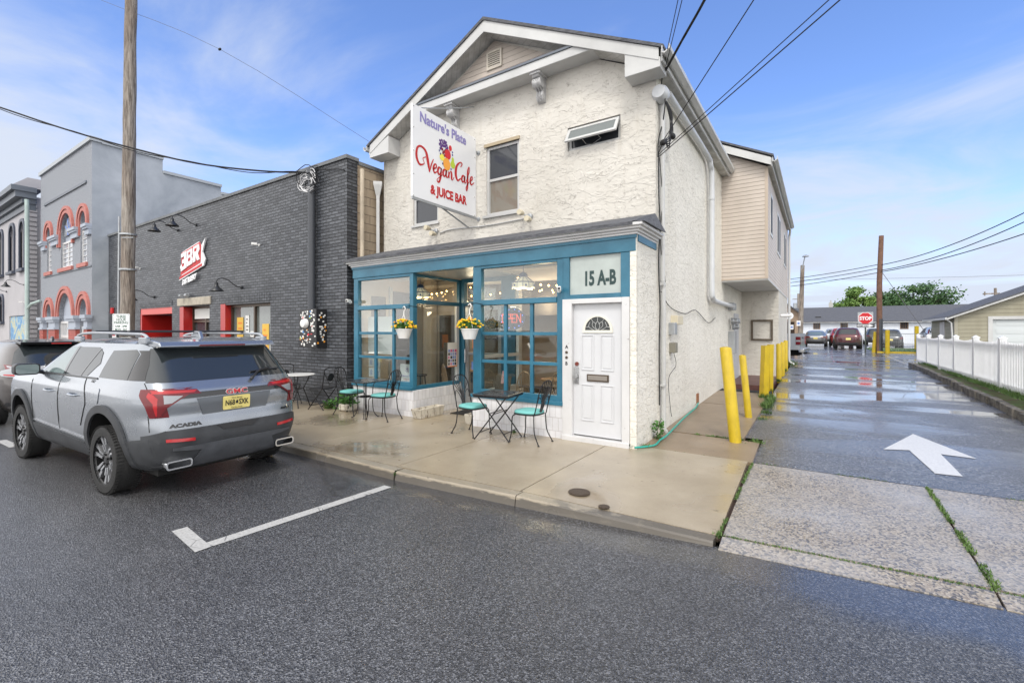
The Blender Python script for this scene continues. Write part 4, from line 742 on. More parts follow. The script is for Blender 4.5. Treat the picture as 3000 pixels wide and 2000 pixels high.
for c_, w_, s_ in up:
    z1 = s_-.35; fw = B(); nx = 2 if w_ > 1 else 1
    fw.polyhole(rect(c_-w_/2, c_+w_/2, 4.62, z1), [rect(c_-w_/2+.08+i*(w_-.08)/nx, c_-w_/2+(i+1)*(w_-.08)/nx, 4.72, z1-.08) for i in range(nx)], WY(GY+.06), reveal=.05, back=.05); fw = fw.out('window', 'white_paint', gb); B().box(c_-w_/2, c_+w_/2, GY+.09, GY+.10, 4.65, z1).out('pane', mat('bright_pane', (.36, .38, .42), .05), fw)
    mu = B()
    for i in range(1, 5): mu.box(c_-w_/2+.05, c_+w_/2-.05, GY+.065, GY+.085, 4.7+i*(z1-4.8)/5-.015, 4.7+i*(z1-4.8)/5+.015)
    mu.out('muntin', 'white_paint', fw); B().box(c_-w_/2-.25, c_+w_/2+.15, GY-.08, GY+.2, 4.46, 4.62).out('sill', 'salmon_trim', gb)
fan = B().prism(arc(-27.75, 6.1, .8, 0, 180, 14), lambda u, v_, d: (u, GY+.1+d, v_), 0, .03).out('fanlight', 'bright_pane', gb); sp = B()
for a in (35, 70, 110, 145): sp.tube([(-27.75, GY+.09, 6.12), (-27.75+.78*math.cos(R(a)), GY+.09, 6.1+.78*math.sin(R(a)))], .02, 4)
sp.prism(arc(-27.75, 6.1, .3, 0, 180, 10), lambda u, v_, d: (u, GY+.08+d, v_), 0, .02); sp.out('glazing_bar', 'print_blue', fan)
for c_, w_, s_ in lo:
    fw = B(); z1 = 2.25
    if w_ > 1.5:
        fw.polyhole(rect(c_-w_/2, c_+w_/2, .1, z1), [rect(c_-w_/2+.1, c_-.05, .3, 1.5), rect(c_+.05, c_+w_/2-.1, .3, 1.5), rect(c_-w_/2+.1, c_-.05, 1.62, z1-.1), rect(c_+.05, c_+w_/2-.1, 1.62, z1-.1)], WY(GY+.06), reveal=.05, back=.05)
        for i in range(1, 4):
            for sgn in (-1, 1): fw.box(c_+sgn*(.05+i*.235)-.015, c_+sgn*(.05+i*.235)+.015, GY+.07, GY+.10, .3, z1-.1)
        for z_ in (.7, 1.1): fw.box(c_-w_/2+.1, c_+w_/2-.1, GY+.075, GY+.095, z_-.015, z_+.015)
    else: fw.polyhole(rect(c_-w_/2, c_+w_/2, .1, 2.0), [rect(c_-w_/2+.2, c_+w_/2-.1, .3, 1.8)], WY(GY+.06), reveal=.05, back=.05)
    fw = fw.out('door', 'white_paint', gb); B().box(c_-w_/2, c_+w_/2, GY+.12, GY+.13, .1, z1).out('pane', 'bright_pane', fw)
for x0, x1 in ((-31.6, -31.0), (-30.0, -28.95), (-26.85, -25.85), (-24.78, -24.32)):
    B().box(x0, x1, GY-.14, GY, .1, 1.88).out('pier', 'red_brick', gb); c_ = B()
    for o_, za, zb in ((.04, 1.88, 1.96), (0, 1.96, 2.22), (.06, 2.22, 2.32), (.10, 2.32, 2.46)): c_.box(x0-o_, x1+o_, GY-.14-o_, GY, za, zb)
    c_.out('capital', 'tymp_gray', gb)
for x0, x1, z_ in ((-31.6, -30.95, 5.7), (-29.9, -28.75, 5.75), (-26.75, -25.85, 5.75), (-24.85, -24.32, 5.7)):
    c_ = B()
    for o_, za, zb in ((.0, 0, .22), (.06, .22, .30), (.10, .30, .42)): c_.box(x0-o_, x1+o_*.2, GY-.10-o_, GY, z_+za, z_+zb)
    c_.out('capital', 'tymp_gray', gb)
# ================================================================== PALE BUILDING at the far left
pb = thing('pale_building', (-38, 5.7, 0), 'pale mauve building with navy arched windows and a bracketed cornice, far left', 'building')
PY = 5.7; b = B(); pw = [archw(-34.0, .95, 6.95, 5.0), archw(-36.3, 1.1, 6.95, 5.0), archw(-39.1, 1.1, 6.95, 5.0), archw(-38.9, .9, 3.35, 2.35)]
b.polyhole([(-60, 0), (-33.1, 0), (-33.1, 8.2), (-60, 8.2)], pw+[rect(-37.1, -33.4, .1, 2.62)], WY(PY), reveal=.3); b.polyhole([(PY, 0), (20, 0), (20, 8.6), (PY, 8.6)], [], WX(-33.1)); b.out('wall', 'pale_wall', pb)
q = B(); 
for i in range(34): q.box(-33.5, -33.06, PY-.04-(i % 2)*.0, PY+.02, .3+i*.235, .3+i*.235+(.16))
for i in range(34): q.box(-33.10, -33.03, PY-.02, PY+.35, .3+i*.235, .3+i*.235+.16)
q.out('quoin', 'pale_wall', pb)
for h in pw:
    xa, xb = h[0][0], h[1][0]; zb_ = h[0][1]; fw = B(); fw.polyhole([(p[0]+(.14 if p[0] > (xa+xb)/2 else -.14), p[1]+(.14 if p[1] > zb_+.1 else 0)) for p in h], [h], lambda u, v_, d: (u, PY-.07+d, v_), reveal=.12, back=.07); fw = fw.out('window', 'navy_trim', pb)
    B().prism(h, lambda u, v_, d: (u, PY+.15+d, v_), 0, .03).out('pane', 'window_dark', fw); B().box((xa+xb)/2-.03, (xa+xb)/2+.03, PY+.1, PY+.14, zb_, h[2][1]).out('mullion', 'slate_trim', fw); B().box(xa-.2, xb+.2, PY-.16, PY, zb_-.14, zb_).out('sill', 'navy_trim', pb)
b = B(); 
for o_, za, zb_ in ((.08, 7.9, 8.2), (.2, 8.2, 8.45), (.45, 8.45, 8.75), (.6, 8.75, 9.0)): b.box(-60, -33.05+o_*.4, PY-o_, PY+.3, za, zb_)
b.out('cornice', 'slate_trim', pb); b = B(); b.prism([(0, 9.0), (-.55, 9.0), (0, 9.5), (.6, 9.5), (.6, 9.0)], lambda a, c, d: (d, PY+a, c), -60, -33.0); b.out('parapet', 'pale_wall', pb)
B().box(-37.1, -33.4, PY+.05, PY+.1, .1, 2.60).out('mural_panel', 'mural', pb)
g = G(M['mural']); co = g.co(); n = g.noise(co, 1.3, 5, .6, 1.5); c = g.mix(g.mr(n, .42, .5), (.10, .24, .45), (.22, .40, .55)); c = g.mix(g.mr(n, .52, .56), c, (.50, .48, .30)); c = g.mix(g.mr(n, .60, .64), c, (.30, .38, .42)); g.fin(c)
b = B(); b.tube([(-32.6, 5.6, 8.3), (-32.55, 5.6, 8.0), (-32.5, 5.6, .2)], .085, 10); b.tube([(-32.5, 5.6, 2.9), (-32.2, 5.7, 3.15), (-31.9, 5.95, 3.3)], .06, 8); b = b.out('drain_pipe', mat('mint_pipe', (.42, .52, .50), .5, var=.2, vs=1), None); tag(b, 'pale green drain pipe in the gap beside the grey arched building', 'drain pipe')
# ================================================================== HANGING SIGN
SX = -5.8; hs = thing('hanging_sign', (SX, 6.5, 4.1), 'large white projecting cafe sign with purple and red lettering and fruit emblem', 'sign')
B().box(SX-.02, SX+.02, 5.59, 7.34, 4.11, 5.70).out('board', 'sign_white', hs, bevel=.004)
b = B()
for z_ in (4.13, 4.5, 4.9, 5.3, 5.66):
    for y in (5.62, 7.30): b.lathe([(.012, .02), (.010, .026)], (SX, y, z_), 8, 'X')
b.out('rivet', 'steel', hs)
b = B(); b.box(SX-.015, SX+.015, 5.6, 7.45, 4.07, 4.108); b.tube([(SX, 6.35, 4.08), (SX-.25, 7.42, 3.95)], .016, 6); b.box(SX-.02, SX+.02, 7.34, 7.44, 5.42, 5.45); b.lathe([(.04, 7.43), (.05, 7.45)], (SX, 0, 5.44), 10, 'Y'); b.lathe([(.04, 7.43), (.05, 7.45)], (SX, 0, 4.09), 10, 'Y'); b.out('bracket', 'galv', hs)
b = B(); b.tube(catenary((SX, 5.8, 5.70), (SX-.1, 7.42, 6.40), .02, 24), .012, 5); b.out('chain', 'galv', hs)
def signf(sd):   # sd=+1 face towards +X, reads along +Y ; -1 other face
    return (lambda u, v_, d: (SX+.021+d, 5.59+u, 4.11+v_)) if sd > 0 else (lambda u, v_, d: (SX-.021-d, 7.34-u, 4.11+v_))
def stroke(name, m, f, pts, widths, parent, d=.003, n=8):
    P_ = bez([(p[0], p[1], 0) for p in pts], n); W_ = bez([(w_, 0, 0) for w_ in widths], n) if len(widths) > 1 else None
    b = B(); k = len(P_); Lq = []; Rq = []
    for i, p in enumerate(P_):
        t = (P_[min(i+1, k-1)]-P_[max(i-1, 0)]); t = t.normalized() if t.length > 1e-9 else Vector((1, 0, 0)); nn_ = Vector((-t.y, t.x, 0)); w_ = W_[min(i, len(W_)-1)].x/2 if W_ else widths[0]/2
        Lq.append(p+nn_*w_); Rq.append(p-nn_*w_)
    return Lq, Rq
def script(parent, f, m, strokes, name):
    b = B(); 
    for k_, (pts, ws) in enumerate(strokes):
        Lq, Rq = stroke('', m, f, pts, ws, parent)
        for i in range(len(Lq)-1):
            for dd in (.0035+k_*.00012,):
                b.face([f(Lq[i].x, Lq[i].y, dd), f(Rq[i].x, Rq[i].y, dd), f(Rq[i+1].x, Rq[i+1].y, dd), f(Lq[i+1].x, Lq[i+1].y, dd)])
    return b.out(name, m, parent)
T_, K_ = .016, .050   # thin, thick pen
VEGAN = [
 # V with big swash
 ([(.37, .865), (.30, .82), (.33, .74), (.22, .70), (.15, .82), (.17, .97), (.26, 1.02), (.37, .96), (.425, .78), (.455, .62)], [T_, T_, T_, K_*.8, K_, K_*.8, K_*.7, K_, K_*1.2, T_]),
 ([(.455, .62), (.50, .76), (.555, .88)], [T_*1.2, K_*.6, T_]),
 # e
 ([(.545, .70), (.62, .745), (.625, .80), (.58, .79), (.555, .71), (.585, .645), (.655, .69)], [T_, K_*.6, T_*1.5, K_*.7, K_*.9, K_*.6, T_]),
 # g
 ([(.745, .765), (.69, .765), (.665, .69), (.70, .64), (.745, .71), (.755, .77), (.735, .60), (.69, .50), (.645, .53), (.70, .59), (.79, .66)], [T_, K_*.8, K_*.9, K_*.6, T_, K_*.6, K_*.9, K_*.7, T_, T_, T_]),
 # a
 ([(.885, .765), (.825, .76), (.80, .69), (.835, .64), (.88, .71), (.89, .77), (.88, .67), (.915, .64), (.945, .70)], [T_, K_*.8, K_*.9, K_*.6, T_, K_*.7, K_*.9, T_, T_]),
 # n
 ([(.955, .76), (.955, .64)], [K_*.7, K_*.8]), ([(.955, .68), (1.0, .775), (1.03, .75), (1.03, .65), (1.065, .64), (1.095, .69)], [T_, T_, K_*.8, K_*.9, T_, T_]),
 # C
 ([(1.28, .93), (1.325, 1.0), (1.27, 1.02), (1.17, .92), (1.145, .76), (1.20, .66), (1.29, .72)], [T_, K_*.6, T_*1.4, K_, K_*1.2, K_*.8, T_]),
 # a
 ([(1.40, .785), (1.345, .78), (1.315, .71), (1.35, .66), (1.395, .73), (1.405, .79), (1.395, .69), (1.425, .66), (1.455, .72)], [T_, K_*.8, K_*.9, K_*.6, T_, K_*.7, K_*.9, T_, T_]),
 # f
 ([(1.455, .72), (1.545, .92), (1.53, 1.0), (1.495, .90), (1.485, .62), (1.46, .52), (1.44, .57), (1.50, .67), (1.56, .72)], [T_, T_, T_*1.3, K_*.9, K_*.9, K_*.5, T_, T_, T_]),
 # e
 ([(1.56, .72), (1.63, .78), (1.63, .83), (1.59, .81), (1.57, .73), (1.60, .67), (1.69, .73)], [T_, K_*.5, T_*1.3, K_*.7, K_*.9, K_*.6, T_])]
FRUIT = []
random.seed(2)
for a, c in [(.72, 1.24), (.74, 1.20), (.77, 1.26), (.80, 1.22), (.83, 1.27), (.85, 1.23), (.88, 1.26), (.78, 1.17), (.82, 1.17), (.86, 1.18), (.90, 1.21), (.75, 1.14), (.71, 1.17), (.92, 1.17), (.89, 1.14), (.73, 1.10)]: FRUIT.append((a, c, .026, .026, 'f_purple'))
for a, c in [(.78, 1.10), (.80, 1.04), (.83, 1.07), (.84, 1.00), (.86, 1.10)]: FRUIT.append((a, c, .027, .027, 'f_maroon'))
FRUIT += [(1.0, 1.19, .042, .055, 'f_red'), (.93, 1.05, .085, .095, 'f_red'), (.77, .95, .065, .062, 'f_yellow'), (.90, .86, .10, .115, 'f_orange'), (1.07, .90, .065, .07, 'f_green'), (1.07, .98, .035, .06, 'f_green')]
for a, c in [(1.06, 1.13), (1.06, 1.08), (.70, 1.05), (.73, 1.00), (.79, .84), (1.02, .80)]: FRUIT.append((a, c, .017, .019, 'f_navy'))
for sd_ in (1, -1):
    f = signf(sd_)
    text("Nature's Plate", .245, lambda u, v_, d: f(.17+u, 1.345+v_, d+.001), 'lettering', 'sign_purple', hs, .003, xs=.90, bold=.007)
    text('& JUICE BAR', .225, lambda u, v_, d: f(.44+u, .155+v_+u*.02, d+.001), 'lettering', 'sign_red', hs, .003, xs=.82, bold=.009)
    script(hs, lambda u, v_, d: f(.075+(u-.13)*1.035, v_-.115+(u)*.035, d), 'sign_red', VEGAN, 'lettering')
    mats = {}
    for i, (a, c, ra, rb, m_) in enumerate(FRUIT):
        q = mats.setdefault(m_, B()); q.face([f(a-.03+ra*math.cos(t*math.pi/9), c-.06+rb*math.sin(t*math.pi/9), .002+i*.0001) for t in range(18)])
    for m_, q in mats.items(): q.out('fruit_emblem', m_, hs)
# flood lights + conduits on the stucco
def flood(x, z_, label):
    t = thing('flood_light', (x, UY, z_), label, 'flood light', 'twin flood lights on the cafe front')
    b = B(); b.lathe([(.055, 0), (.055, -.05), (.03, -.06)], (x, UY, z_), 12, 'Y'); b.tube([(x, UY-.05, z_), (x-.07, UY-.12, z_+.02)], .012, 6); b.tube([(x, UY-.05, z_), (x+.05, UY-.12, z_-.05)], .012, 6); b.out('base', 'galv', t)
    for dx, dz_ in ((-.10, .05), (.06, -.09)):
        q = B(); q.lathe([(.03, 0), (.05, -.06), (.055, -.15)], (x+dx, UY-.10, z_+dz_), 12, 'Y'); q = q.out('lamp_head', 'box_ivory' if 'box_ivory' in M else 'ivory_box', t, smooth=True); B().lathe([(.05, -.151), (.048, -.153)], (x+dx, UY-.10, z_+dz_), 12, 'Y').out('lens', 'ivory_box', q)
flood(-6.95, 3.98, 'twin flood light under the left upper window below the sign'); flood(-4.55, 3.97, 'twin flood light below and right of the tall upper window')
B().tube(bez([(-6.85, UY-.02, 3.93), (-6.5, UY-.02, 3.97), (-5.6, UY-.02, 3.93), (-4.6, UY-.02, 3.95)], 5), .012, 6).out('lighting_conduit', 'trim_white', cafe)
def camera_(x, y, z_, label, m='white_plastic', dx=.08):
    t = thing('security_camera', (x, y, z_), label, 'security camera', 'small white security cameras'); b = B(); b.lathe([(.03, 0), (.03, -.03)], (x, y, z_), 10, 'Y'); b.tube([(x, y-.03, z_), (x+dx*.4, y-.07, z_+.02)], .01, 6); b.out('mount', m, t)
    mt = Matrix.Translation((x+dx*.5, y-.09, z_+.02)) @ Matrix.Rotation(R(25 if dx > 0 else -25), 4, 'Z'); B().box(-.03, .03, -.10, .04, -.03, .035, mt).out('body', m, t, bevel=.008); B().box(-.02, .02, -.105, -.10, -.018, .02, mt).out('lens', 'gloss_black', t)
camera_(-8.62, 6.50, 2.44, 'small white security camera at the left end of the blue shopfront'); camera_(-3.43, 6.50, 2.44, 'small white security camera beside the 15 A-B transom pane'); camera_(-20.8, 6.49, 4.1, 'small white security camera on the brick wall near the wooden pole'); camera_(-12.45, 6.49, 4.1, 'small white security camera high on the brick wall right of the red and white sign', dx=-.08)
camera_(-33.5, 5.66, 3.25, 'small white security camera on the corner of the pale building', dx=-.1)
# ================================================================== 3BR sign on the brick
ds = thing('distillery_sign', (-16.4, 6.5, 3.4), 'red and white slanted block letter distillery sign on black brick', 'sign')
f = lambda u, v_, d: (-17.35+u, 6.44-d, 3.30+v_)
b = B(); b.prism([(.22, 1.04), (.95, 1.18), (1.42, 1.26), (1.55, 1.10), (1.86, 1.34), (1.66, .92), (1.84, .68), (1.75, .50), (.0, .14), (.26, .34), (.08, .58), (.34, .80)], f, -.04, 0); b.out('board', 'sign_white', ds)
def blk(polys, m, d0, d1, nm):
    b = B()
    for p in polys: b.prism(p, f, d0, d1)
    b.out(nm, m, ds)
base3 = [[(.24, .98), (.64, 1.05), (.62, .86), (.66, .74), (.62, .52), (.22, .42), (.22, .54), (.46, .59), (.47, .69), (.32, .66), (.32, .78), (.47, .81), (.47, .90), (.24, .86)],
 [(.70, 1.04), (1.02, 1.10), (1.06, .94), (1.0, .84), (1.08, .74), (1.04, .62), (.66, .54)],
 [(1.12, 1.12), (1.48, 1.18), (1.52, 1.0), (1.42, .88), (1.52, .70), (1.38, .68), (1.28, .84), (1.24, .66), (1.10, .64)]]
sh = [[(a+.05, c-.08) for a, c in p] for p in base3]+[[(.10, .30), (1.60, .60), (1.62, .52), (.10, .20)], [(1.50, 1.16), (1.60, 1.24), (1.62, 1.0), (1.56, .66), (1.50, .72)]]
blk([[(.20, 1.02), (.66, 1.10), (1.52, 1.25), (1.60, 1.12), (1.56, .60), (.12, .30), (.24, .60), (.20, .70)], [(.06, .26), (1.64, .58), (1.66, .50), (.06, .18)]], 'sign_red', .001, .004, 'letter_shadow'); blk(base3, 'sign_white', .006, .03, 'letters')
blk([[(.78, .98), (.92, 1.0), (.90, .92), (.77, .90)], [(.77, .80), (.92, .82), (.92, .72), (.76, .70)], [(1.20, 1.06), (1.36, 1.08), (1.34, .98), (1.19, .96)]], 'sign_red', .0305, .033, 'letter_counters')
text('DISTILLERY', .23, lambda u, v_, d: f(.28+u, -.02+v_+u*.16, d), 'lettering', 'sign_white', ds, .02, xs=.86, bold=.008, shear=.25)
# goose-neck lamps
def goose(x, z_, y, label, m='lamp_black', s=.80, grp='black gooseneck barn lamps on the walls'):
    t = thing('gooseneck_lamp', (x, y, z_), label, 'wall lamp', grp)
    b = B(); b.lathe([(.06*s, 0), (.06*s, -.03), (.02*s, -.05)], (x, y, z_), 12, 'Y'); b.tube(bez([(x, y-.04, z_), (x, y-.22*s, z_+.04), (x, y-.42*s, z_+.20*s), (x, y-.62*s, z_+.26*s), (x, y-.78*s, z_+.20*s), (x, y-.82*s, z_+.06*s)], 5), .013, 6); b.out('arm', m, t, smooth=True)
    q = B(); q.lathe([(.03, .08), (.05, .07), (.055, .0), (.09, -.05), (.22*s, -.13), (.225*s, -.15)], (x, y-.82*s, z_), 20, cap=False); q = q.out('shade', m, t, smooth=True); B().ball((x, y-.82*s, z_-.08), .045, 2).out('bulb', 'white_plastic', q)
goose(-17.55, 5.12, 6.49, 'left of the two black gooseneck lamps above the red and white wall sign'); goose(-16.2, 5.12, 6.49, 'right of the two black gooseneck lamps above the red and white wall sign')
goose(-19.5, 3.0, 6.49, 'black gooseneck lamp above the red framed porch behind the wooden pole'); goose(-13.4, 3.02, 6.49, 'black gooseneck lamp above the wide notice covered brick wall window'); goose(-33.5, 4.15, 5.68, 'black gooseneck lamp at the right corner of the pale building'); goose(-37.6, 4.0, 5.68, 'black gooseneck lamp further left on the pale building')
t = thing('door_flood', (-16.7, 6.46, 2.87), 'white twin flood light sitting above the stone lintel', 'flood light'); b = B(); b.lathe([(.06, 0), (.06, -.05)], (-16.7, 6.46, 2.94), 10, 'Y'); b.lathe([(.04, -.16), (.055, 0)], (-16.9, 6.35, 2.93), 10, 'X'); b.lathe([(.055, 0), (.05, .12)], (-16.62, 6.35, 2.93), 10, 'X'); b.out('lamps', 'galv', t)
t = thing('alarm_strobe', (-23.65, 6.5, 2.6), 'small red fire alarm strobe on the brick wall beside the grey building', 'alarm'); B().box(-23.75, -23.55, 6.42, 6.5, 2.5, 2.74).out('body', 'sign_red', t, bevel=.02)
t = thing('hydrant_plate', (-23.3, 6.45, 1.5), 'little white house shaped plate with red letters on the brick wall', 'sign'); B().prism([(-23.5, 1.45), (-23.1, 1.45), (-23.1, 1.85), (-23.3, 2.25), (-23.5, 1.85)], lambda a, c, d: (a, 6.44-d, c), 0, .02).out('plate', 'sign_white', t); text('FDC', .22, lambda u, v_, d: (-23.47+u, 6.415-d, 1.62+v_), 'lettering', 'sign_red', t, .003, xs=.7, bold=.008)
# ================================================================== CHAIRS / TABLES
def loft(sect, prof_n=28): pass
def make_chair():
    t = thing('bistro_chair', (0, 0, 0), '', 'chair'); r = .0095
    # faces +X ; seat centre at origin, height .45
    fr_ = B(); sq = []
    for i in range(32):
        a = 2*math.pi*i/32; ca, sa = math.cos(a), math.sin(a); n_ = 3.2; k = (abs(ca)**n_+abs(sa)**n_)**(-1/n_); sq.append((.205*ca*k, .20*sa*k*(1+.06*ca), .44))
    fr_.tube(sq, .011, 6, closed=True); fr_.prism([(p[0], p[1]) for p in sq], lambda a, c, d: (a, c, d), .430, .438); fr_.out('seat_frame', 'black_metal', t, local=True)
    cu = B(); rings = []
    for h_, k in ((.446, .93), (.452, 1.0), (.470, 1.02), (.488, .96), (.496, .80), (.499, .4)): rings.append([cu.m.verts.new((p[0]*k, p[1]*k, h_)) for p in sq])
    for A, Bq in zip(rings, rings[1:]):
        for i in range(32): cu.m.faces.new([A[i], A[(i+1) % 32], Bq[(i+1) % 32], Bq[i]])
    cu.m.faces.new(rings[0][::-1]); cu.m.faces.new(rings[-1]); cu.out('cushion', 'teal_cushion', t, smooth=True, local=True, ang=60)
    for sy in (-1, 1):
        B().tube(bez([(.13, sy*.175, .437), (.185, sy*.19, .40), (.20, sy*.19, .30), (.205, sy*.195, .15), (.235, sy*.205, .012)], 6), r, 6).lathe([(.019, 0), (.017, .012)], (.235, sy*.205, 0), 10).out('leg', 'black_metal', t, smooth=True, local=True)
        B().tube(bez([(-.185, sy*.165, .44), (-.19, sy*.17, .30), (-.21, sy*.18, .16), (-.29, sy*.20, .012)], 6), r, 6).lathe([(.019, 0), (.017, .012)], (-.29, sy*.20, 0), 10).out('leg', 'black_metal', t, smooth=True, local=True)
    # fan back: outer hoop plus ribs sprung from a narrow waist
    bk = B(); X = lambda h_: -.195-(h_-.44)*.26
    hoop = [(-.17, .44), (-.165, .60), (-.17, .74), (-.165, .84), (-.12, .92), (-.05, .955), (0, .96), (.05, .955), (.12, .92), (.165, .84), (.17, .74), (.165, .60), (.17, .44)]
    bk.tube(bez([(X(h_), y, h_) for y, h_ in hoop], 4), .0095, 6)
    for i, ty in enumerate((-.158, -.12, -.075, -.03, .03, .075, .12, .158)):
        tz = .96-(abs(ty)/.17)**2.6*.14-.01; s_ = 1 if ty > 0 else -1; w_ = abs(ty)/.158*.042*s_
        bk.tube(bez([(X(.44), w_*.6, .44), (X(.55), w_*.75, .55), (X(.66), w_*.9, .66), (X(.66+(tz-.66)*.5), ty*.60, .66+(tz-.66)*.45), (X(tz), ty, tz)], 4), .0065, 5)
    for s_ in (-1, 1): bk.tube(bez([(X(.60), s_*.165, .60), (X(.70), s_*.13, .715), (X(.66), s_*.05, .62), (X(.5), s_*.032, .5)], 4), .0065, 5)
    bk.out('backrest', 'black_metal', t, smooth=True, local=True)
    return t
ch = make_chair(); CH = [(-3.72, 6.06, 178, 'black iron fan back chair with teal cushion nearest the white door'), (-4.78, 5.98, -8, 'black iron fan back chair with teal cushion at the left side of the folding table'), (-7.02, 6.03, 186, 'black iron fan back chair with teal cushion in front of the low white brick corner'), (-7.98, 6.02, 12, 'black iron fan back chair with teal cushion backing onto the dark brick wall')]
for i, (x, y, a, lb) in enumerate(CH):
    o = ch if i == 0 else copy_tree(ch); settle(o, (x, y, .10), R(a)); o['label'] = lb; o['group'] = 'fan back chairs with teal cushions'
# folding square table
t = thing('folding_table', (0, 0, 0), 'square black folding bistro table with crossed legs before the right shop window', 'table')
B().box(-.31, .31, -.31, .31, .70, .722).out('tabletop', 'table_black', t, bevel=.01, local=True); B().box(-.295, .295, -.295, .295, .675, .70).out('apron', 'black_metal', t, local=True)
for sy in (-1, 1):
    for sx in (-1, 1): B().tube([(sx*.26, sy*(.25 if sx > 0 else .23), .69), (-sx*.30, sy*(.25 if sx > 0 else .23), .006)], .0105, 8).out('leg', 'black_metal', t, local=True, smooth=True)
q = B()
for sx, yy in ((1, .25), (-1, .23)):
    for k in (.12, .42): q.tube([(-sx*(.30-(.56*k/.69)), -yy, k), (-sx*(.30-(.56*k/.69)), yy, k)], .008, 6)
q.out('crossbar', 'black_metal', t, local=True); settle(t, (-4.25, 5.98, .10), R(8))
# scroll-leg table with a small ring shelf
t = thing('pedestal_table', (0, 0, 0), 'square black metal table with waisted rod legs beside the brick building', 'table')
B().box(-.32, .32, -.32, .32, .715, .735).out('tabletop', 'table_black', t, bevel=.008, local=True)
for k in range(4):
    a = R(45+90*k); ca, sa = math.cos(a), math.sin(a); q = B()
    for o_ in (-.014, .014): q.tube(bez([(ca*r_-sa*o_, sa*r_+ca*o_, h_) for r_, h_ in ((.28, .715), (.20, .70), (.15, .63), (.14, .45), (.14, .25), (.17, .10), (.24, .02), (.26, .03))], 4), .007, 6)
    q.out('leg', 'black_metal', t, smooth=True, local=True)
q = B(); 
for r_ in (.15, .10, .05): q.tube([(r_*math.cos(i*math.pi/10), r_*math.sin(i*math.pi/10), .42) for i in range(20)], .006, 5, closed=True)
for i in range(4): q.tube([(.15*math.cos(i*math.pi/4), .15*math.sin(i*math.pi/4), .42), (-.15*math.cos(i*math.pi/4), -.15*math.sin(i*math.pi/4), .42)], .005, 5)
q.out('ring_shelf', 'black_metal', t, local=True); settle(t, (-7.42, 5.92, .10), R(2))
# round white table + black folding chairs
t = thing('round_table', (0, 0, 0), 'round white topped cafe table by the brick wall behind the silver car', 'table'); B().lathe([(.34, .72), (.35, .73), (.34, .74)], (0, 0, 0), 36).out('tabletop', 'white_table', t, local=True)
for k in range(3):
    a = R(30+120*k); B().tube([(.26*math.cos(a), .26*math.sin(a), .72), (.10*math.cos(a+.5), .10*math.sin(a+.5), .42), (.27*math.cos(a+1), .27*math.sin(a+1), 0)], .011, 6).out('leg', 'black_metal', t, local=True)
B().tube([(.10*math.cos(i*math.pi/8), .10*math.sin(i*math.pi/8), .42) for i in range(16)], .007, 5, closed=True).out('brace_ring', 'black_metal', t, local=True); settle(t, (-9.72, 5.93, .10))
def make_fold():
    t = thing('folding_chair', (0, 0, 0), '', 'chair')
    for sy in (-1, 1):
        B().tube([(-.30, sy*.19, .88), (-.22, sy*.19, .46), (.20, sy*.19, .0)], .011, 6).out('leg', 'black_metal', t, local=True); B().tube([(.18, sy*.165, .45), (-.24, sy*.165, 0)], .011, 6).out('leg', 'black_metal', t, local=True)
    B().box(-.20, .20, -.17, .17, .445, .46).out('seat', 'black_metal', t, local=True, bevel=.006)
    q = B(); q.tube(bez([(-.30, -.19, .88), (-.31, -.1, .91), (-.312, 0, .915), (-.31, .1, .91), (-.30, .19, .88)], 4), .011, 6); q.tube(bez([(-.285, -.19, .82), (-.275, -.12, .70), (-.245, 0, .56), (-.275, .12, .70), (-.285, .19, .82)], 5), .007, 5)
    q.prism([(.085*math.cos(i*math.pi/10), .085*math.sin(i*math.pi/10)) for i in range(20)], lambda a, c, d: (-.268-c*.19+d, a, .70+c), -.006, .006); q.tube([(-.17, -.165, .1), (-.17, .165, .1)], .008, 5); q.tube([(.12, -.19, .09), (.12, .19, .09)], .008, 5)
    q.out('backrest', 'black_metal', t, local=True); return t
fc = make_fold(); settle(fc, (-9.08, 6.08, .10), R(188)); fc['label'] = 'black folding chair with a round medallion back, right of the white table'; fc['group'] = 'black folding chairs'
o = copy_tree(fc); settle(o, (-10.35, 6.1, .10), R(-10)); o['label'] = 'black folding chair half hidden behind the silver car and white table'; o['group'] = 'black folding chairs'
# planters, mat, pot
def trough(x, y, a, l, label, grp='rustic stone trough planters'):
    t = thing('stone_trough', (0, 0, 0), label, 'planter', grp); b = B(); w_ = .11
    def ring(k, h_): return [(sx*l/2*k, sy*w_*k**.5, h_) for sx, sy in ((-1, -1), (1, -1), (1, 1), (-1, 1))]
    R0 = [b.m.verts.new(p) for p in ring(.84, 0)]; R1 = [b.m.verts.new(p) for p in ring(1, .19)]; R2 = [b.m.verts.new((p[0]*.9, p[1]*.7, .19)) for p in ring(1, .19)]; R3 = [b.m.verts.new((p[0]*.88, p[1]*.68, .15)) for p in ring(1, .19)]
    for A, Bq in ((R0, R1), (R1, R2), (R2, R3)):
        for i in range(4): b.m.faces.new([A[i], A[(i+1) % 4], Bq[(i+1) % 4], Bq[i]])
    b.m.faces.new(R0[::-1]); b.m.faces.new(R3); b.out('trough', 'planter_stone', t, bevel=.012, local=True); settle(t, (x, y, .10), a)
trough(-6.50, 6.72, R(90), .75, 'longer rustic stone trough against the white recess wall'); trough(-5.28, 6.75, R(90), .52, 'shorter rustic stone trough behind the left chair of the folding table')
o = B().box(-6.35, -5.55, 7.2, 7.9, .103, .113).out('door_mat', 'mat_black'); tag(o, 'black rubber mat in front of the recessed glass entry door', 'doormat')
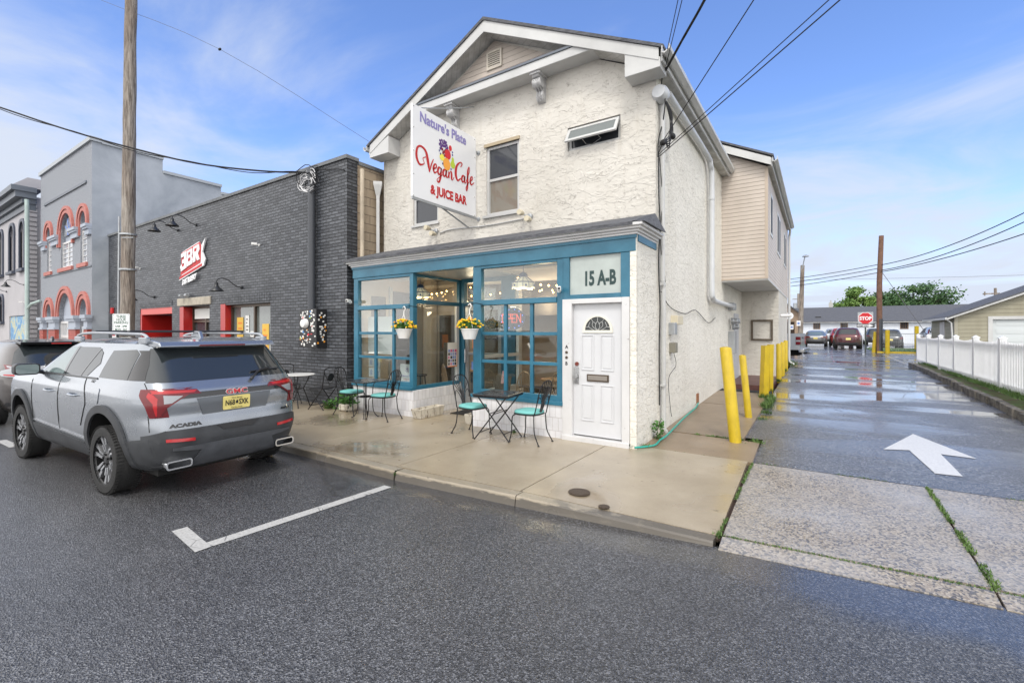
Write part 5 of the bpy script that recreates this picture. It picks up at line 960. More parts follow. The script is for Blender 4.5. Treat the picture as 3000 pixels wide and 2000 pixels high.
t = thing('ground_planter', (-8.42, 6.25, .1), 'low white stone pot with a leafy green plant at the brick corner', 'planter'); B().lathe([(.16, 0), (.20, .04), (.20, .14), (.17, .155), (.15, .12)], (-8.42, 6.28, .1), 20).out('pot', 'planter_stone', t, smooth=True)
def leaves(c, r, n, sz, m, name, parent=None, up=.5, sq=1.0):
    b = B()
    for _ in range(n):
        v = Vector((random.gauss(0, 1), random.gauss(0, 1), random.gauss(0, 1))).normalized()*r*random.random()**.4; v.z *= sq; p = Vector(c)+v
        a = Vector((random.gauss(0, 1), random.gauss(0, 1), random.gauss(0, .5)+up)).normalized()*sz*random.uniform(.6, 1.3); q = a.orthogonal().normalized()*sz*.32; q.rotate(Matrix.Rotation(random.uniform(0, 6.28), 3, a))
        b.face([p, p+a*.5+q, p+a, p+a*.5-q])
    return b.out(name, m, parent)
random.seed(21); leaves((-8.42, 6.28, .34), .22, 130, .11, 'leaf_basket', 'leaves', t); leaves((-8.85, 6.15, .17), .16, 60, .08, 'leaf_basket', 'leaves', t)
t = thing('vine', (-2.14, 7.2, .1), 'small self sown vine at the foot of the white downspout', 'plant'); leaves((-2.08, 7.25, .32), .12, 40, .07, 'leaf_basket', 'leaves', t); leaves((-2.1, 7.35, .18), .09, 30, .06, 'leaf_basket', 'leaves', t); B().tube([(-2.12, 7.25, .09), (-2.10, 7.22, .25), (-2.06, 7.25, .42)], .005, 5).out('stem', 'bark', t)
# hanging flower baskets
def basket(x, label):
    y, z_ = 6.25, 1.66; t = thing('flower_basket', (x, y, z_), label, 'hanging basket', 'hanging baskets of yellow flowers'); random.seed(int(abs(x)*100))
    B().lathe([(.10, 0), (.155, .17), (.165, .17), (.165, .185), (.14, .185), (.13, .15)], (x, y, z_), 20).out('pot', 'white_plastic', t, smooth=True)
    B().lathe([(.135, .15), (.135, .16)], (x, y, z_), 16).out('soil', 'soil', t)
    b = B()
    for a in (90, 210, 330): b.tube([(x+.15*math.cos(R(a)), y+.15*math.sin(R(a)), z_+.18), (x, y, z_+.46)], .005, 5)
    b.tube(bez([(x, y, z_+.44), (x, y, z_+.52), (x+.035, y, z_+.57), (x+.01, y, z_+.62), (x-.03, y, z_+.59)], 5), .010, 6); b.out('hanger', 'white_plastic', t)
    leaves((x, y, z_+.235), .20, 300, .06, 'leaf_basket', 'foliage', t, sq=.45)
    for k, (mm_, n_) in enumerate((('flower_yellow', 52), ('flower_orange', 16))):
        q = B()
        for _ in range(n_):
            a = random.uniform(0, 6.28); el = random.uniform(-.05, 1.5); rr = random.uniform(.17, .24); p = Vector((x+rr*math.cos(a)*math.cos(el), y+rr*math.sin(a)*math.cos(el), z_+.21+rr*.72*math.sin(el)))
            q.ball(p, random.uniform(.018, .027), 1, (1, 1, .75))
        q.out('flowers', mm_, t, smooth=False)
    hk = thing('plant_bracket', (x+.03, 6.5, 2.24), 'black bracket arm carrying the '+('left' if x < -6 else 'right')+' flower basket from the blue post', 'bracket'); B().tube(bez([(x+.10, 6.52, 2.27), (x+.04, 6.36, 2.29), (x-.0, 6.24, 2.25), (x+.02, 6.21, 2.235)], 4), .007, 5).out('arm', 'black_metal', hk)
basket(-6.69, 'white basket of yellow flowers hanging at the recess corner post'); basket(-5.06, 'white basket of yellow flowers with a tag at the right window post')
# ================================================================== INSIDE THE CAFE
def pendant(x, y, z_, label):
    t = thing('pendant_lamp', (x, y, z_), label, 'pendant lamp', 'stained glass pendant lamps'); b = B(); n = 12; rings = []
    for r_, h_ in ((.05, .13), (.15, .06), (.20, .02), (.21, -.07)): rings.append([b.m.verts.new((x+r_*math.cos(2*math.pi*i/n), y+r_*math.sin(2*math.pi*i/n), z_+h_-(.03 if h_ < 0 and i % 2 else 0))) for i in range(n)])
    for A, Bq in zip(rings, rings[1:]):
        for i in range(n): b.m.faces.new([A[i], A[(i+1) % n], Bq[(i+1) % n], Bq[i]])
    sh_ = b.out('shade', 'lamp_glass', t); q = B(); q.tube([(x+.203*math.cos(i*math.pi/12), y+.203*math.sin(i*math.pi/12), z_+.02) for i in range(24)], .009, 5, closed=True)
    for i in range(n): a = 2*math.pi*i/n; q.tube([(x+.052*math.cos(a), y+.052*math.sin(a), z_+.13), (x+.152*math.cos(a), y+.152*math.sin(a), z_+.06), (x+.203*math.cos(a), y+.203*math.sin(a), z_+.02), (x+.213*math.cos(a), y+.213*math.sin(a), z_-.07)], .005, 4)
    for i in range(0, n, 2): a = 2*math.pi*(i+.5)/n; q.ball((x+.212*math.cos(a), y+.212*math.sin(a), z_-.04), .018, 1, (1, 1, 1.4))
    q.out('leading', 'lamp_blue', sh_); pl_ = bpy.data.lights.new('lamp_light', 'POINT'); pl_.energy = 9; pl_.color = (1, .78, .5); pl_.shadow_soft_size = .12; lo_ = bpy.data.objects.new('lamp_light', pl_); C.objects.link(lo_); lo_.location = (x, y+.05, z_-.18); attach(lo_, t); B().lathe([(.055, .12), (.085, .14), (.06, .19), (.02, .21)], (x, y, z_), 12).tube([(x, y, z_+.2), (x, y, 3.05)], .006, 5).out('cap_and_chain', 'lamp_blue', t)
pendant(-4.46, 7.05, 2.66, 'stained glass pendant lamp glowing in the right shop window'); pendant(-7.25, 7.25, 2.62, 'stained glass pendant lamp in the left shop window')
sl = thing('string_lights', (-6.5, 9, 2.7), 'string of warm bulbs draped across the cafe ceiling', 'string lights')
cb = B(); ends = [((-8.4, 9.3, 2.95), (-6.9, 8.7, 2.95)), ((-8.4, 10.8, 2.9), (-6.0, 10.0, 2.9)), ((-8.2, 8.2, 2.85), (-6.9, 10.2, 2.9)), ((-6.0, 9.0, 2.9), (-3.6, 9.0, 2.85)), ((-5.1, 10.2, 2.95), (-3.5, 8.0, 2.75)), ((-6.0, 11.2, 2.9), (-3.5, 11.0, 2.9)), ((-5.0, 8.0, 2.7), (-3.5, 10.5, 2.9)), ((-5.1, 9.6, 2.75), (-3.45, 9.9, 2.8)), ((-5.1, 7.6, 2.95), (-3.5, 7.5, 2.72)), ((-8.4, 8.0, 2.9), (-7.0, 8.0, 2.8))]
for a, c in ends:
    P_ = catenary(a, c, .14, 9); cb.tube(P_, .004, 4)
    for p in P_[1:-1]: B().ball(p-Vector((0, 0, .03)), .021, 1).out('bulb', 'bulb_glow', sl)
cb.out('cable', 'cable', sl)
for lx, ly in ((-7.4, 9.2), (-5.6, 9.8), (-4.3, 9.4)):
    pl_ = bpy.data.lights.new('bulb_light', 'POINT'); pl_.energy = 20; pl_.color = (1, .80, .56); pl_.shadow_soft_size = .25; lo_ = bpy.data.objects.new('bulb_light', pl_); C.objects.link(lo_); lo_.location = (lx, ly, 2.45); attach(lo_, sl)
os_ = thing('open_sign', (-4.5, 6.75, 2.02), 'oval lit sign reading OPEN in red with blue dots around it', 'sign')
B().prism([(-4.5+.27*math.cos(i*math.pi/16), 2.02+.20*math.sin(i*math.pi/16)) for i in range(32)], lambda a, c, d: (a, 6.74+d, c), 0, .02).out('panel', 'sign_dark', os_)
def dots_text(pts, m, name):
    b = B()
    for p in pts: b.ball((p[0], 6.733, p[1]), .0085, 1)
    b.out(name, m, os_)
def seg(a, c, n): return [(a[0]+(c[0]-a[0])*i/n, a[1]+(c[1]-a[1])*i/n) for i in range(n+1)]
dd_ = []
for ox, strokes in ((-.205, [[(.0, .0), (.0, .14)], [(.0, .14), (.08, .14)], [(.08, .14), (.08, 0)], [(.08, 0), (0, 0)]]), (-.095, [[(0, 0), (0, .14)], [(0, .14), (.07, .14)], [(.07, .14), (.07, .07)], [(.07, .07), (0, .07)]]), (.005, [[(0, 0), (0, .14)], [(0, .14), (.07, .14)], [(0, .07), (.06, .07)], [(0, 0), (.07, 0)]]), (.105, [[(0, 0), (0, .14)], [(0, .14), (.08, 0)], [(.08, 0), (.08, .14)]])):
    for a, c in strokes: dd_ += [(-4.5+ox+p[0], 1.955+p[1]) for p in seg(a, c, max(3, int(math.hypot(a[0]-c[0], a[1]-c[1])/.02)))]
dots_text(dd_, 'neon_red', 'letters'); dots_text([(-4.5+.235*math.cos(R(a)), 2.02+.165*math.sin(R(a))) for a in (50, 75, 105, 130, 20, 160, 230, 255, 285, 310, 200, 340)], 'neon_blue', 'border_lights')
def windsor():
    t = thing('windsor_chair', (0, 0, 0), '', 'chair'); B().lathe([(.20, .43), (.215, .445), (.20, .46)], (0, 0, 0), 20).out('seat', 'tan_wood', t, local=True, smooth=True)
    for sx in (-1, 1):
        for sy in (-1, 1): B().tube([(sx*.12, sy*.12, .43), (sx*.19, sy*.19, 0)], .015, 6).out('leg', 'pale_wood', t, local=True)
    q = B(); hp = [(-.17-.05*math.sin(R(a)), .18*math.cos(R(a)), .46+.48*math.sin(R(a))**.8) for a in range(0, 181, 12)]; q.tube(hp, .013, 6)
    for k in range(7): y = -.13+k*.0433; h_ = .46+.48*(1-(y*1.25/.18)**2)**.4 if abs(y*1.25) < .18 else .7; q.tube([(-.16, y*.7, .45), (-.215, y*1.25, h_)], .008, 5)
    q.out('backrest', 'pale_wood', t, local=True); return t
wc = windsor(); WC = [(-7.30, 8.35, 60, 'pale wooden spindle back chair seen through the glass at the recess, left one'), (-6.95, 9.2, 80, 'pale wooden spindle back chair seen through the recess glass, right one'), (-4.78, 7.75, 100, 'wooden spindle back chair behind the middle panes of the right shop window'), (-4.0, 7.8, 75, 'wooden spindle back chair behind the right panes of the right shop window')]
for i, (x, y, a, lb) in enumerate(WC): o = wc if i == 0 else copy_tree(wc); settle(o, (x, y, .08), R(a)); o['label'] = lb; o['group'] = 'wooden spindle back chairs inside the cafe'
def inner_table(x, y, r_, label): t = thing('inside_table', (x, y, .08), label, 'table'); B().lathe([(r_, .72), (r_+.01, .735), (r_, .75)], (x, y, .08), 24).out('tabletop', 'tan_wood', t); B().tube([(x, y, .1), (x, y, .8)], .03, 8).lathe([(.22, 0), (.22, .03)], (x, y, .08), 14).out('pedestal', 'dark_wood', t)
inner_table(-4.4, 8.35, .38, 'round wooden table behind the right shop window'); inner_table(-7.3, 9.1, .36, 'round wooden table inside near the beige wall')
t = thing('bar_stool', (-7.75, 7.75, .08), 'dark wooden stool behind the recess corner post', 'stool'); B().lathe([(.15, .68), (.16, .70), (.15, .72)], (-7.75, 7.75, .08), 16).out('seat', 'dark_wood', t)
for a in range(4): B().tube([(-7.75+.1*math.cos(a*1.57+.78), 7.75+.1*math.sin(a*1.57+.78), .76), (-7.75+.17*math.cos(a*1.57+.78), 7.75+.17*math.sin(a*1.57+.78), .08)], .017, 6).out('leg', 'dark_wood', t)
def flat(name, x0, x1, y, z0, z1, m, label, cat, parent=None): 
    o = B().box(x0, x1, y, y+.012, z0, z1).out(name, m, parent)
    return tag(o, label, cat) if label else o
t = thing('picture_frame', (-8.48, 10.0, 1.5), 'small dark framed picture on the beige inside wall', 'picture'); B().box(-8.49, -8.46, 9.75, 10.35, 1.42, 1.92).out('frame', 'dark_wood', t); B().box(-8.459, -8.455, 9.82, 10.28, 1.49, 1.85).out('mount', 'paper', t); B().box(-8.454, -8.452, 9.92, 10.18, 1.58, 1.76).out('print', 'window_dark', t)
g = new('weave', rough=.9); wv = g.n('ShaderNodeTexWave'); wv.bands_direction = 'Z'; wv.inputs['Scale'].default_value = 5; wv.inputs['Distortion'].default_value = 3; g.l(g.co(), wv.inputs[0]); ck_ = g.n('ShaderNodeTexChecker'); ck_.inputs['Scale'].default_value = 14; g.l(g.co(), ck_.inputs[0]); g.fin(g.mix(g.m('MULTIPLY', g.mr(wv.outputs[1], .4, .6), ck_.outputs[1]), (.035, .035, .035), (.42, .38, .32)))
t = thing('wall_hanging', (-8.47, 12, 2), 'dark woven patterned textile hanging on the inside wall', 'textile'); B().box(-8.49, -8.47, 11.0, 12.0, 1.55, 2.95).out('cloth', 'weave', t)
t = thing('poster', (-6.83, 7.6, 1.2), 'small collage poster with an orange border stuck on the recess glass', 'poster'); B().box(-6.725, -6.722, 7.55, 7.86, 1.02, 1.55).out('sheet', 'paper', t); random.seed(4); q = {k: B() for k in ('poster_orange', 'poster_pink', 'ink_black', 'print_blue', 'sign_purple')}
q['poster_orange'].box(-6.7215, -6.7205, 7.55, 7.86, 1.02, 1.04); q['poster_orange'].box(-6.7215, -6.7205, 7.845, 7.86, 1.04, 1.4)
for i in range(4):
    for j in range(5): q[random.choice(['poster_pink', 'ink_black', 'print_blue', 'ink_black', 'sign_purple'])].box(-6.7215, -6.720, 7.565+i*.07, 7.565+i*.07+random.uniform(.04, .062), 1.055+j*.072, 1.055+j*.072+.058)
for k, v_ in q.items(): v_.out('print', k, t)
t = thing('window_placard', (-7.2, 6.72, .8), 'white placard with a fruit emblem and shop name inside the left window', 'sign'); B().box(-7.28, -6.86, 6.70, 6.708, .76, 1.12).out('card', 'paper', t)
text("Nature's Plate", .06, lambda u, v_, d: (-7.24+u, 6.697-d, .86+v_), 'lettering', 'sign_purple', t, .001, xs=.9, bold=.001); text('& Juice Bar', .04, lambda u, v_, d: (-7.18+u, 6.697-d, .80+v_), 'lettering', 'sign_red', t, .001)
q = B()
for i in range(14): a = i*.9; r_ = .012+.0035*i; q.prism([(-7.07+r_*math.cos(a)+.010*math.cos(k), 1.01+r_*math.sin(a)+.010*math.sin(k)) for k in (0, 1, 2, 3, 4, 5)], lambda a_, c, d: (a_, 6.697-d, c), 0, .002)
q.out('fruit_emblem', 'f_purple', t)
t = thing('tile_prints', (-8.1, 6.72, .9), 'four small blue leaf prints in the lower left pane', 'picture'); 
for i in range(2):
    for j in range(2):
        s_ = B().box(-8.28+i*.20, -8.11+i*.20, 6.70, 6.706, .80+j*.22, 1.0+j*.22).out('card', 'paper', t); q = B()
        for a in range(6): q.prism([(-8.195+i*.20, .90+j*.22), (-8.195+i*.20+.05*math.cos(a+.2), .90+j*.22+.06*math.sin(a+.2)), (-8.195+i*.20+.05*math.cos(a+.6), .90+j*.22+.06*math.sin(a+.6))], lambda a_, c, d: (a_, 6.698-d, c), 0, .001)
        q.out('leaf_print', 'print_blue', s_)
flat('paper_blind', -8.40, -7.62, 6.78, 1.30, 2.12, 'paper', 'pale paper shade hanging in the left window', 'shade')
for i, (x, lb) in enumerate(((-8.05, 'pale interior column left in the left shop window'), (-7.05, 'pale interior column right in the left shop window'))): tag(B().box(x-.12, x+.12, 8.3, 8.5, .08, 3.05).out('column', 'room_wall'), lb, 'column')
t = thing('easel_board', (-5.0, 6.78, .6), 'dark board leaning in the right window with a small striped flag', 'board'); mt = Matrix.Translation((-4.82, 6.86, .58)) @ Matrix.Rotation(R(-14), 4, 'X') @ Matrix.Rotation(R(25), 4, 'Z'); B().box(-.14, .14, -.01, .01, 0, .42, mt).out('board', 'frame_brown', t)
q = B(); 
for i in range(5): q.box(-.035+i*.014, -.028+i*.014, -.022, -.02, .27, .50, mt)
q.out('flag', 'sign_red', t); B().box(-.04, .04, -.019, -.016, .27, .50, mt).out('flag_cloth', 'paper', t)
tag(B().lathe([(.028, 0), (.03, .09), (.02, .11), (.02, .13)], (-4.05, 8.1, .835), 12).out('shaker', 'white_plastic'), 'small white shaker standing on the inside table', 'shaker')
flat('blue_card', -6.45, -6.30, 8.03, .95, 1.12, 'print_blue', 'small blue card stuck on the glass entry door', 'notice'); flat('red_card', -6.42, -6.25, 8.03, 1.42, 1.72, 'poster_orange', 'red notice stuck on the glass entry door above the bar', 'notice')
t = thing('service_counter', (-4.3, 11.2, .08), 'dark serving counter at the back of the cafe', 'counter'); B().box(-5.2, -3.5, 10.9, 11.5, .08, 1.15).out('cabinet', 'room_dark', t); B().box(-5.25, -3.45, 10.85, 11.55, 1.15, 1.2).out('worktop', 'tan_wood', t)
# hose, manholes
o = B().tube(bez([(-2.21, 6.50, .125), (-2.10, 6.66, .12), (-2.02, 6.85, .12), (-2.02, 7.1, .14), (-2.0, 7.4, .16), (-2.03, 8.0, .18), (-2.08, 9.0, .21), (-2.10, 9.9, .24), (-2.15, 10.4, .27)], 8), .014, 8).out('garden_hose', 'hose_green', smooth=True); tag(o, 'thin green hose lying along the foot of the side wall', 'hose')
t = thing('manhole_cover', (-2.11, 4.44, .1), 'larger round iron cover set in the pavement slab', 'manhole cover'); B().lathe([(.115, .1), (.115, .104)], (-2.11, 4.44, 0), 32).out('rim', 'iron', t); B().lathe([(.095, .104), (.095, .1065)], (-2.11, 4.44, 0), 32).out('lid', 'iron', t)
t = thing('valve_cap', (-1.75, 4.24, .1), 'smaller round iron cap set in the pavement near the kerb', 'manhole cover'); z_ = .085; B().lathe([(.055, z_), (.055, z_+.006)], (-1.75, 4.24, 0), 24).out('rim', 'iron', t); B().lathe([(.04, z_+.006), (.04, z_+.008)], (-1.75, 4.24, 0), 20).out('lid', 'iron', t)
# ================================================================== BOLLARDS
def bollard(x, y, z_, h, r_, dx, dy, label, sq=False):
    b = B(); prof = [(r_, -.05), (r_, h-.015), (r_*.9, h), (r_*.3, h+.012)] if not sq else [(r_*1.15, -.05), (r_*1.15, h)]; b.lathe(prof, (0, 0, 0), 28 if not sq else 4)
    for v_ in b.m.verts: v_.co.x += dx*v_.co.z/h; v_.co.y += dy*v_.co.z/h
    o = b.out('bollard', 'yellow_paint', smooth=not sq, ang=35); o.location = (x, y, z_); return tag(o, label, 'bollard', 'yellow bollards')
bollard(-1.06, 7.72, .10, 1.45, .085, -.14, 0, 'nearest and tallest yellow bollard with dark chips, leaning left'); bollard(-1.11, 9.75, .12, 1.22, .062, -.11, 0, 'second yellow bollard from the street, thin and leaning left')
bollard(-1.10, 12.45, .16, 1.30, .085, .04, 0, 'square yellow bollard standing in the weeds, third from the street', True); bollard(-1.09, 13.9, .20, 1.25, .07, .02, 0, 'square yellow bollard half hidden behind the third one', True)
bollard(-1.03, 16.3, .26, 1.15, .075, 0, 0, 'round yellow bollard at the corner of the rear patio'); bollard(-1.05, 18.3, .30, 1.12, .075, 0, 0, 'middle yellow bollard of the last three along the rear wall'); bollard(-1.04, 19.9, .33, 1.12, .075, 0, 0, 'farthest yellow bollard by the rear wall downspout')
bollard(3.0, 38.4, .42, 1.35, .13, .1, 0, 'yellow bollard on the left of the bare brown pole'); bollard(3.62, 37.7, .42, 1.45, .12, 0, 0, 'yellow bollard on the right of the bare brown pole'); bollard(5.95, 44.6, .42, 1.75, .13, 0, 0, 'tall yellow post on the lawn beside the weathered wood stack')
# ================================================================== UTILITY POLE
up_ = thing('utility_pole', (-14.15, 4.14, .1), 'weathered wooden utility pole leaning right between the cars and brick building', 'utility pole')
b = B(); n_ = 40; pts = [(-14.15+.35*i/n_, 4.14, .0+11.5*i/n_) for i in range(n_+1)]; b.tube(pts, [.152-.04*i/n_ for i in range(n_+1)], 20)
for v_ in b.m.verts: k = noise.noise(v_.co*1.7)*.012; v_.co.x += k; v_.co.y += k
b.out('pole', 'pole_wood', up_, smooth=True); B().tube([(-14.30, 4.02, 1.8), (-14.22, 4.02, 4.6)], .02, 6).out('ground_wire_cover', 'galv', up_); B().tube([(-13.95, 4.0, 4.05), (-13.4, 4.05, 4.0)], .012, 6).out('step_bolt', 'galv', up_)
for z_ in (4.15, 3.3): B().lathe([(.175, -.02), (.175, .02)], (-14.15+.35*z_/11.5, 4.14, z_), 20).out('band', 'galv', up_)
ps = thing('parking_sign', (-13.95, 3.95, 1.75), 'white three hour parking sign fixed to the wooden utility pole', 'sign')
mt = Matrix.Translation((-13.77, 3.93, 1.98)) @ Matrix.Rotation(R(38), 4, 'Z'); sf_ = lambda u, v_, d: tuple(mt @ Vector((u, -d, v_)))
def rrect(w_, h_, r_, n=5): return [p for cx, cz, a0 in ((w_-r_, h_-r_, 0), (-w_+r_, h_-r_, 90), (-w_+r_, -h_+r_, 180), (w_-r_, -h_+r_, 270)) for p in arc(cx, cz, r_, a0, a0+90, n)]
B().prism(rrect(.195, .235, .03), sf_, 0, .003).out('plate', 'sign_white', ps); q = B(); q.polyhole(rrect(.182, .222, .025), [rrect(.175, .215, .022)], lambda a, c, d: sf_(a, c, .0045)); q.out('border', 'sign_green', ps)
for s_, z_, sz in (('THREE', .135, .088), ('HOUR', .065, .088), ('PARKING', -.005, .088), ('6AM - 6PM', -.085, .066), ('MON - SAT', -.16, .066)): text(s_, sz, lambda u, v_, d: sf_(u, z_+v_, d+.004), 'lettering', 'sign_green', ps, .001, xs=.85, bold=.0015, align='CENTER')
# ================================================================== WIRES
def wire(name, pts, r_, label, m='cable', grp=None): return tag(B().tube(pts, r_, 5).out(name, m), label, 'cable', grp)
PL_ = [(-16.51, 1.97, 7.24), (-16.0, 2.31, 7.05), (-14.73, 3.16, 6.54), (-13.47, 4.02, 6.11), (-12.2, 4.88, 5.75), (-10.93, 5.73, 5.57), (-9.95, 6.39, 5.53)]
wire('power_line', bez(PL_, 6), .020, 'thick black service cable sagging down to the brick building')
wire('power_line', [p+Vector((0, .03*math.cos(i*.5), .035*math.sin(i*.45)-.02)) for i, p in enumerate(bez(PL_, 8))], .010, 'thin cable lashed around the thick service cable')
wire('overhead_wire', bez([(-19.6, 2.9, 12.6), (-15.47, 4, 10.37), (-11.31, 5, 8.19), (-9.1, 7.4, 6.4)], 4), .0045, 'hair thin wire high in the sky from the left to the cafe eave', 'wire_gray')
b = B(); b.ball((-11.31, 5, 8.19), .028, 2, (2, 1, 1)); tag(b.out('wire_splice', 'cable'), 'small dark splice on the thin wire in the blue sky', 'cable fitting')
# tangle at the brick conduit head
t = thing('cable_coil', (-9.9, 6.3, 5.3), 'messy coil of white and black cable at the top of the brick conduit', 'cable'); random.seed(9)
for k, (m_, n_) in enumerate((('cable_white', 7), ('cable', 5))):
    q = B()
    for i in range(n_): r_ = random.uniform(.14, .30); cx = -10.05+random.uniform(-.1, .35); cz = 5.35+random.uniform(-.15, .15); q.tube([(cx+r_*math.cos(a*.5)*1.2, 6.33+random.uniform(-.02, .02), cz+r_*math.sin(a*.5)*.8) for a in range(12)], .010, 5)
    q.out('loops', m_, t)
wire('wall_cable', bez([(-9.9, 6.42, 5.6), (-9.3, 6.45, 5.5), (-8.9, 6.45, 5.42), (-8.79, 6.6, 5.35)], 5), .012, 'black cable running from the conduit head to the brick corner')
for i, (x, z_, a0, r_, sag, lb) in enumerate([(4, 9.0, (-2.10, 7.5, 5.95), .006, .1, 'first thin wire rising steeply from the cafe corner'), (4.3, 9.0, (-2.08, 7.5, 5.9), .006, .1, 'second thin wire rising steeply from the cafe corner'), (8.6, 9.0, (-2.14, 7.45, 4.75), .0065, .1, 'black wire from the cafe corner towards upper right, topmost of three'), (14.5, 9.0, (-2.14, 7.42, 4.62), .006, .15, 'black wire from the cafe corner, middle of three'), (15.2, 9.0, (-2.14, 7.42, 4.58), .0075, .15, 'black wire from the cafe corner, lowest of three')]): wire('overhead_wire', catenary(a0, (x, -6, z_), sag, 24), r_, lb)
b = B(); 
for k in range(3): b.tube([Vector(p)+Vector((.012*math.cos(i*.9+k*2.1), .012*math.sin(i*.9+k*2.1), 0)) for i, p in enumerate(catenary((-2.10, 7.5, 5.9), (8, -6, 9), .25, 40))], .010, 5)
b.tube(bez([(-2.10, 7.5, 5.9), (-2.12, 7.52, 5.7), (-2.05, 7.48, 5.5), (-2.12, 7.6, 5.2), (-2.16, 7.5, 4.9), (-2.16, 7.46, 4.6)], 5), .010, 5); tag(b.out('service_drop', 'cable'), 'twisted triple service cable curving up from the cafe corner', 'cable')
t = thing('cable_tangle', (-2.1, 7.5, 5.0), 'tangle of looped black cables under the cafe corner eave', 'cable'); random.seed(14); q = B()
for i in range(6): p0 = Vector((-2.1, 7.55, 5.62)); q.tube(bez([p0, p0+Vector((.03, .12+.06*i, -.15)), p0+Vector((.04, .35+random.uniform(-.1, .1), -.35-.03*i)), p0+Vector((.03, .22, -.6-.04*i)), p0+Vector((0, .05, -.72)), (-2.15, 7.47, 4.66)], 6), .009, 5)
q.ball((-2.05, 7.95, 5.08), .055, 2, (.8, 1.5, 1)); q.ball((-2.1, 7.55, 4.85), .05, 2); q.out('loops', 'cable', t, smooth=True)
b = B(); b.tube(bez([(-2.15, 7.47, 4.66), (-2.15, 7.48, 4.0), (-2.14, 7.52, 3.5), (-2.16, 7.5, 2.9), (-2.15, 7.55, 2.2), (-2.15, 7.5, 1.6), (-2.16, 7.55, .6)], 5), .010, 5); b.tube(bez([(-2.14, 7.49, 4.6), (-2.13, 7.6, 4.0), (-2.14, 7.55, 3.2), (-2.12, 7.75, 2.6), (-2.14, 7.68, 2.2), (-2.14, 7.78, 1.4)], 5), .006, 5)
b.tube(bez([(-2.15, 7.6, 2.45), (-2.16, 8.2, 2.22), (-2.16, 9.3, 2.14), (-2.16, 10.2, 2.24), (-2.16, 11.5, 2.0), (-2.16, 12.4, 2.14)], 5), .007, 5); b.tube(bez([(-2.13, 8.3, 1.45), (-2.10, 8.35, 1.2), (-2.13, 8.0, 1.0), (-2.16, 8.2, .5), (-2.16, 8.3, .3)], 5), .005, 5)
tag(b.out('wall_cables', 'cable'), 'loose black cables running down and along the white side wall', 'cable')
for i, (a0, a1, sg) in enumerate([((-6, 44, 5.9), (3.25, 38.2, 6.15), .2), ((-6, 44, 5.6), (3.25, 38.2, 5.9), .2), ((-7, 45, 5.3), (3.25, 38.2, 5.62), .2)]): wire('overhead_wire', catenary(a0, a1, sg, 12), .022, ('top', 'middle', 'lowest')[i]+' black wire running left from the bare brown pole', grp='wires on the bare brown pole')
for i, (z0, zz1, sg) in enumerate(((6.1, 15.6, 2.46), (5.75, 14.9, 2.40), (5.65, 10.9, 1.38))): wire('overhead_wire', catenary((3.32, 38.2, z0), (16, 16, zz1), sg, 40), .024, ('highest', 'middle', 'lowest')[i]+' black wire swooping from the bare brown pole to the upper right', grp='wires on the bare brown pole')
wire('overhead_wire', catenary((-12, 62, 8.2), (45, 60, 6.6), .5, 24), .014, 'long faint wire crossing behind the bare brown pole', 'wire_gray')
wire('guy_wire', [(3.3, 38.2, 5.8), (6.0, 37.4, .6)], .016, 'taut guy wire from the bare brown pole down towards the fence', 'wire_gray')
# ================================================================== FAR POLES + SIGNS
bp_ = thing('bare_pole', (3.28, 38.2, .4), 'bare brown wooden pole between two yellow bollards', 'utility pole'); B().tube([(3.26, 38.2, .3), (3.26, 38.2, 5), (3.36, 38.2, 8.0)], [.155, .15, .13], 14).out('pole', mat('brown_pole', (.17, .09, .06), .8, var=.35, vs=4), bp_, smooth=True); B().tube([(3.28, 38.2, .3), (3.28, 38.2, 2.6)], .16, 14).out('guard', 'black_pipe', bp_)
lp = thing('lamp_pole', (-1.2, 41.3, .4), 'wooden pole with a street lamp arm left of the alley', 'utility pole'); B().tube([(-1.22, 41.3, .3), (-1.05, 41.3, 6.8)], [.18, .13], 12).out('pole', 'pole_wood', lp); B().tube([(-1.05, 41.2, 6.5), (-.98, 41.1, 7.0), (-.88, 41.0, 7.45)], .035, 6).out('arm', 'galv', lp); B().lathe([(.05, .15), (.22, .05), (.22, 0)], (-.85, 40.95, 7.38), 12).out('lamp_head', 'galv', lp)
fpole = thing('crossarm_pole', (-4.2, 75, 0), 'distant pole with crossarm and transformer left of the lamp pole', 'utility pole'); B().tube([(-2.4, 75, .4), (-2.4, 75, 7.0)], .14, 8).out('pole', 'pole_wood', fpole); B().box(-3.1, -1.8, 74.9, 75.05, 6.2, 6.3).out('crossarm', 'pole_wood', fpole); B().lathe([(.22, 5.0), (.22, 5.7)], (-2.8, 75, 0), 12).out('transformer', 'galv', fpole)
fp2 = thing('crossarm_pole', (28, 80, 0), 'distant pole with tilted crossarm above the garage roof', 'utility pole'); B().tube([(18.1, 80, .4), (18.0, 80, 7.1)], .14, 8).out('pole', 'pole_wood', fp2); B().box(16.9, 18.4, 79.9, 80.1, 6.35, 6.5).box(17.0, 17.1, 79.8, 80.0, 6.2, 6.7).out('crossarm', 'pole_wood', fp2)
ss = thing('stop_sign', (2.44, 36.75, .42), 'red octagonal STOP sign with a ONE WAY plate below on a green post', 'road sign')
B().tube([(2.44, 36.78, .3), (2.44, 36.78, 3.0)], .04, 6).out('post', 'post_green', ss); zc = 2.62
B().prism(rect(2.05, 2.83, zc-.39, zc+.39), lambda a, c, d: (a, 36.74-d, c), -.01, 0).out('backing', 'galv', ss)
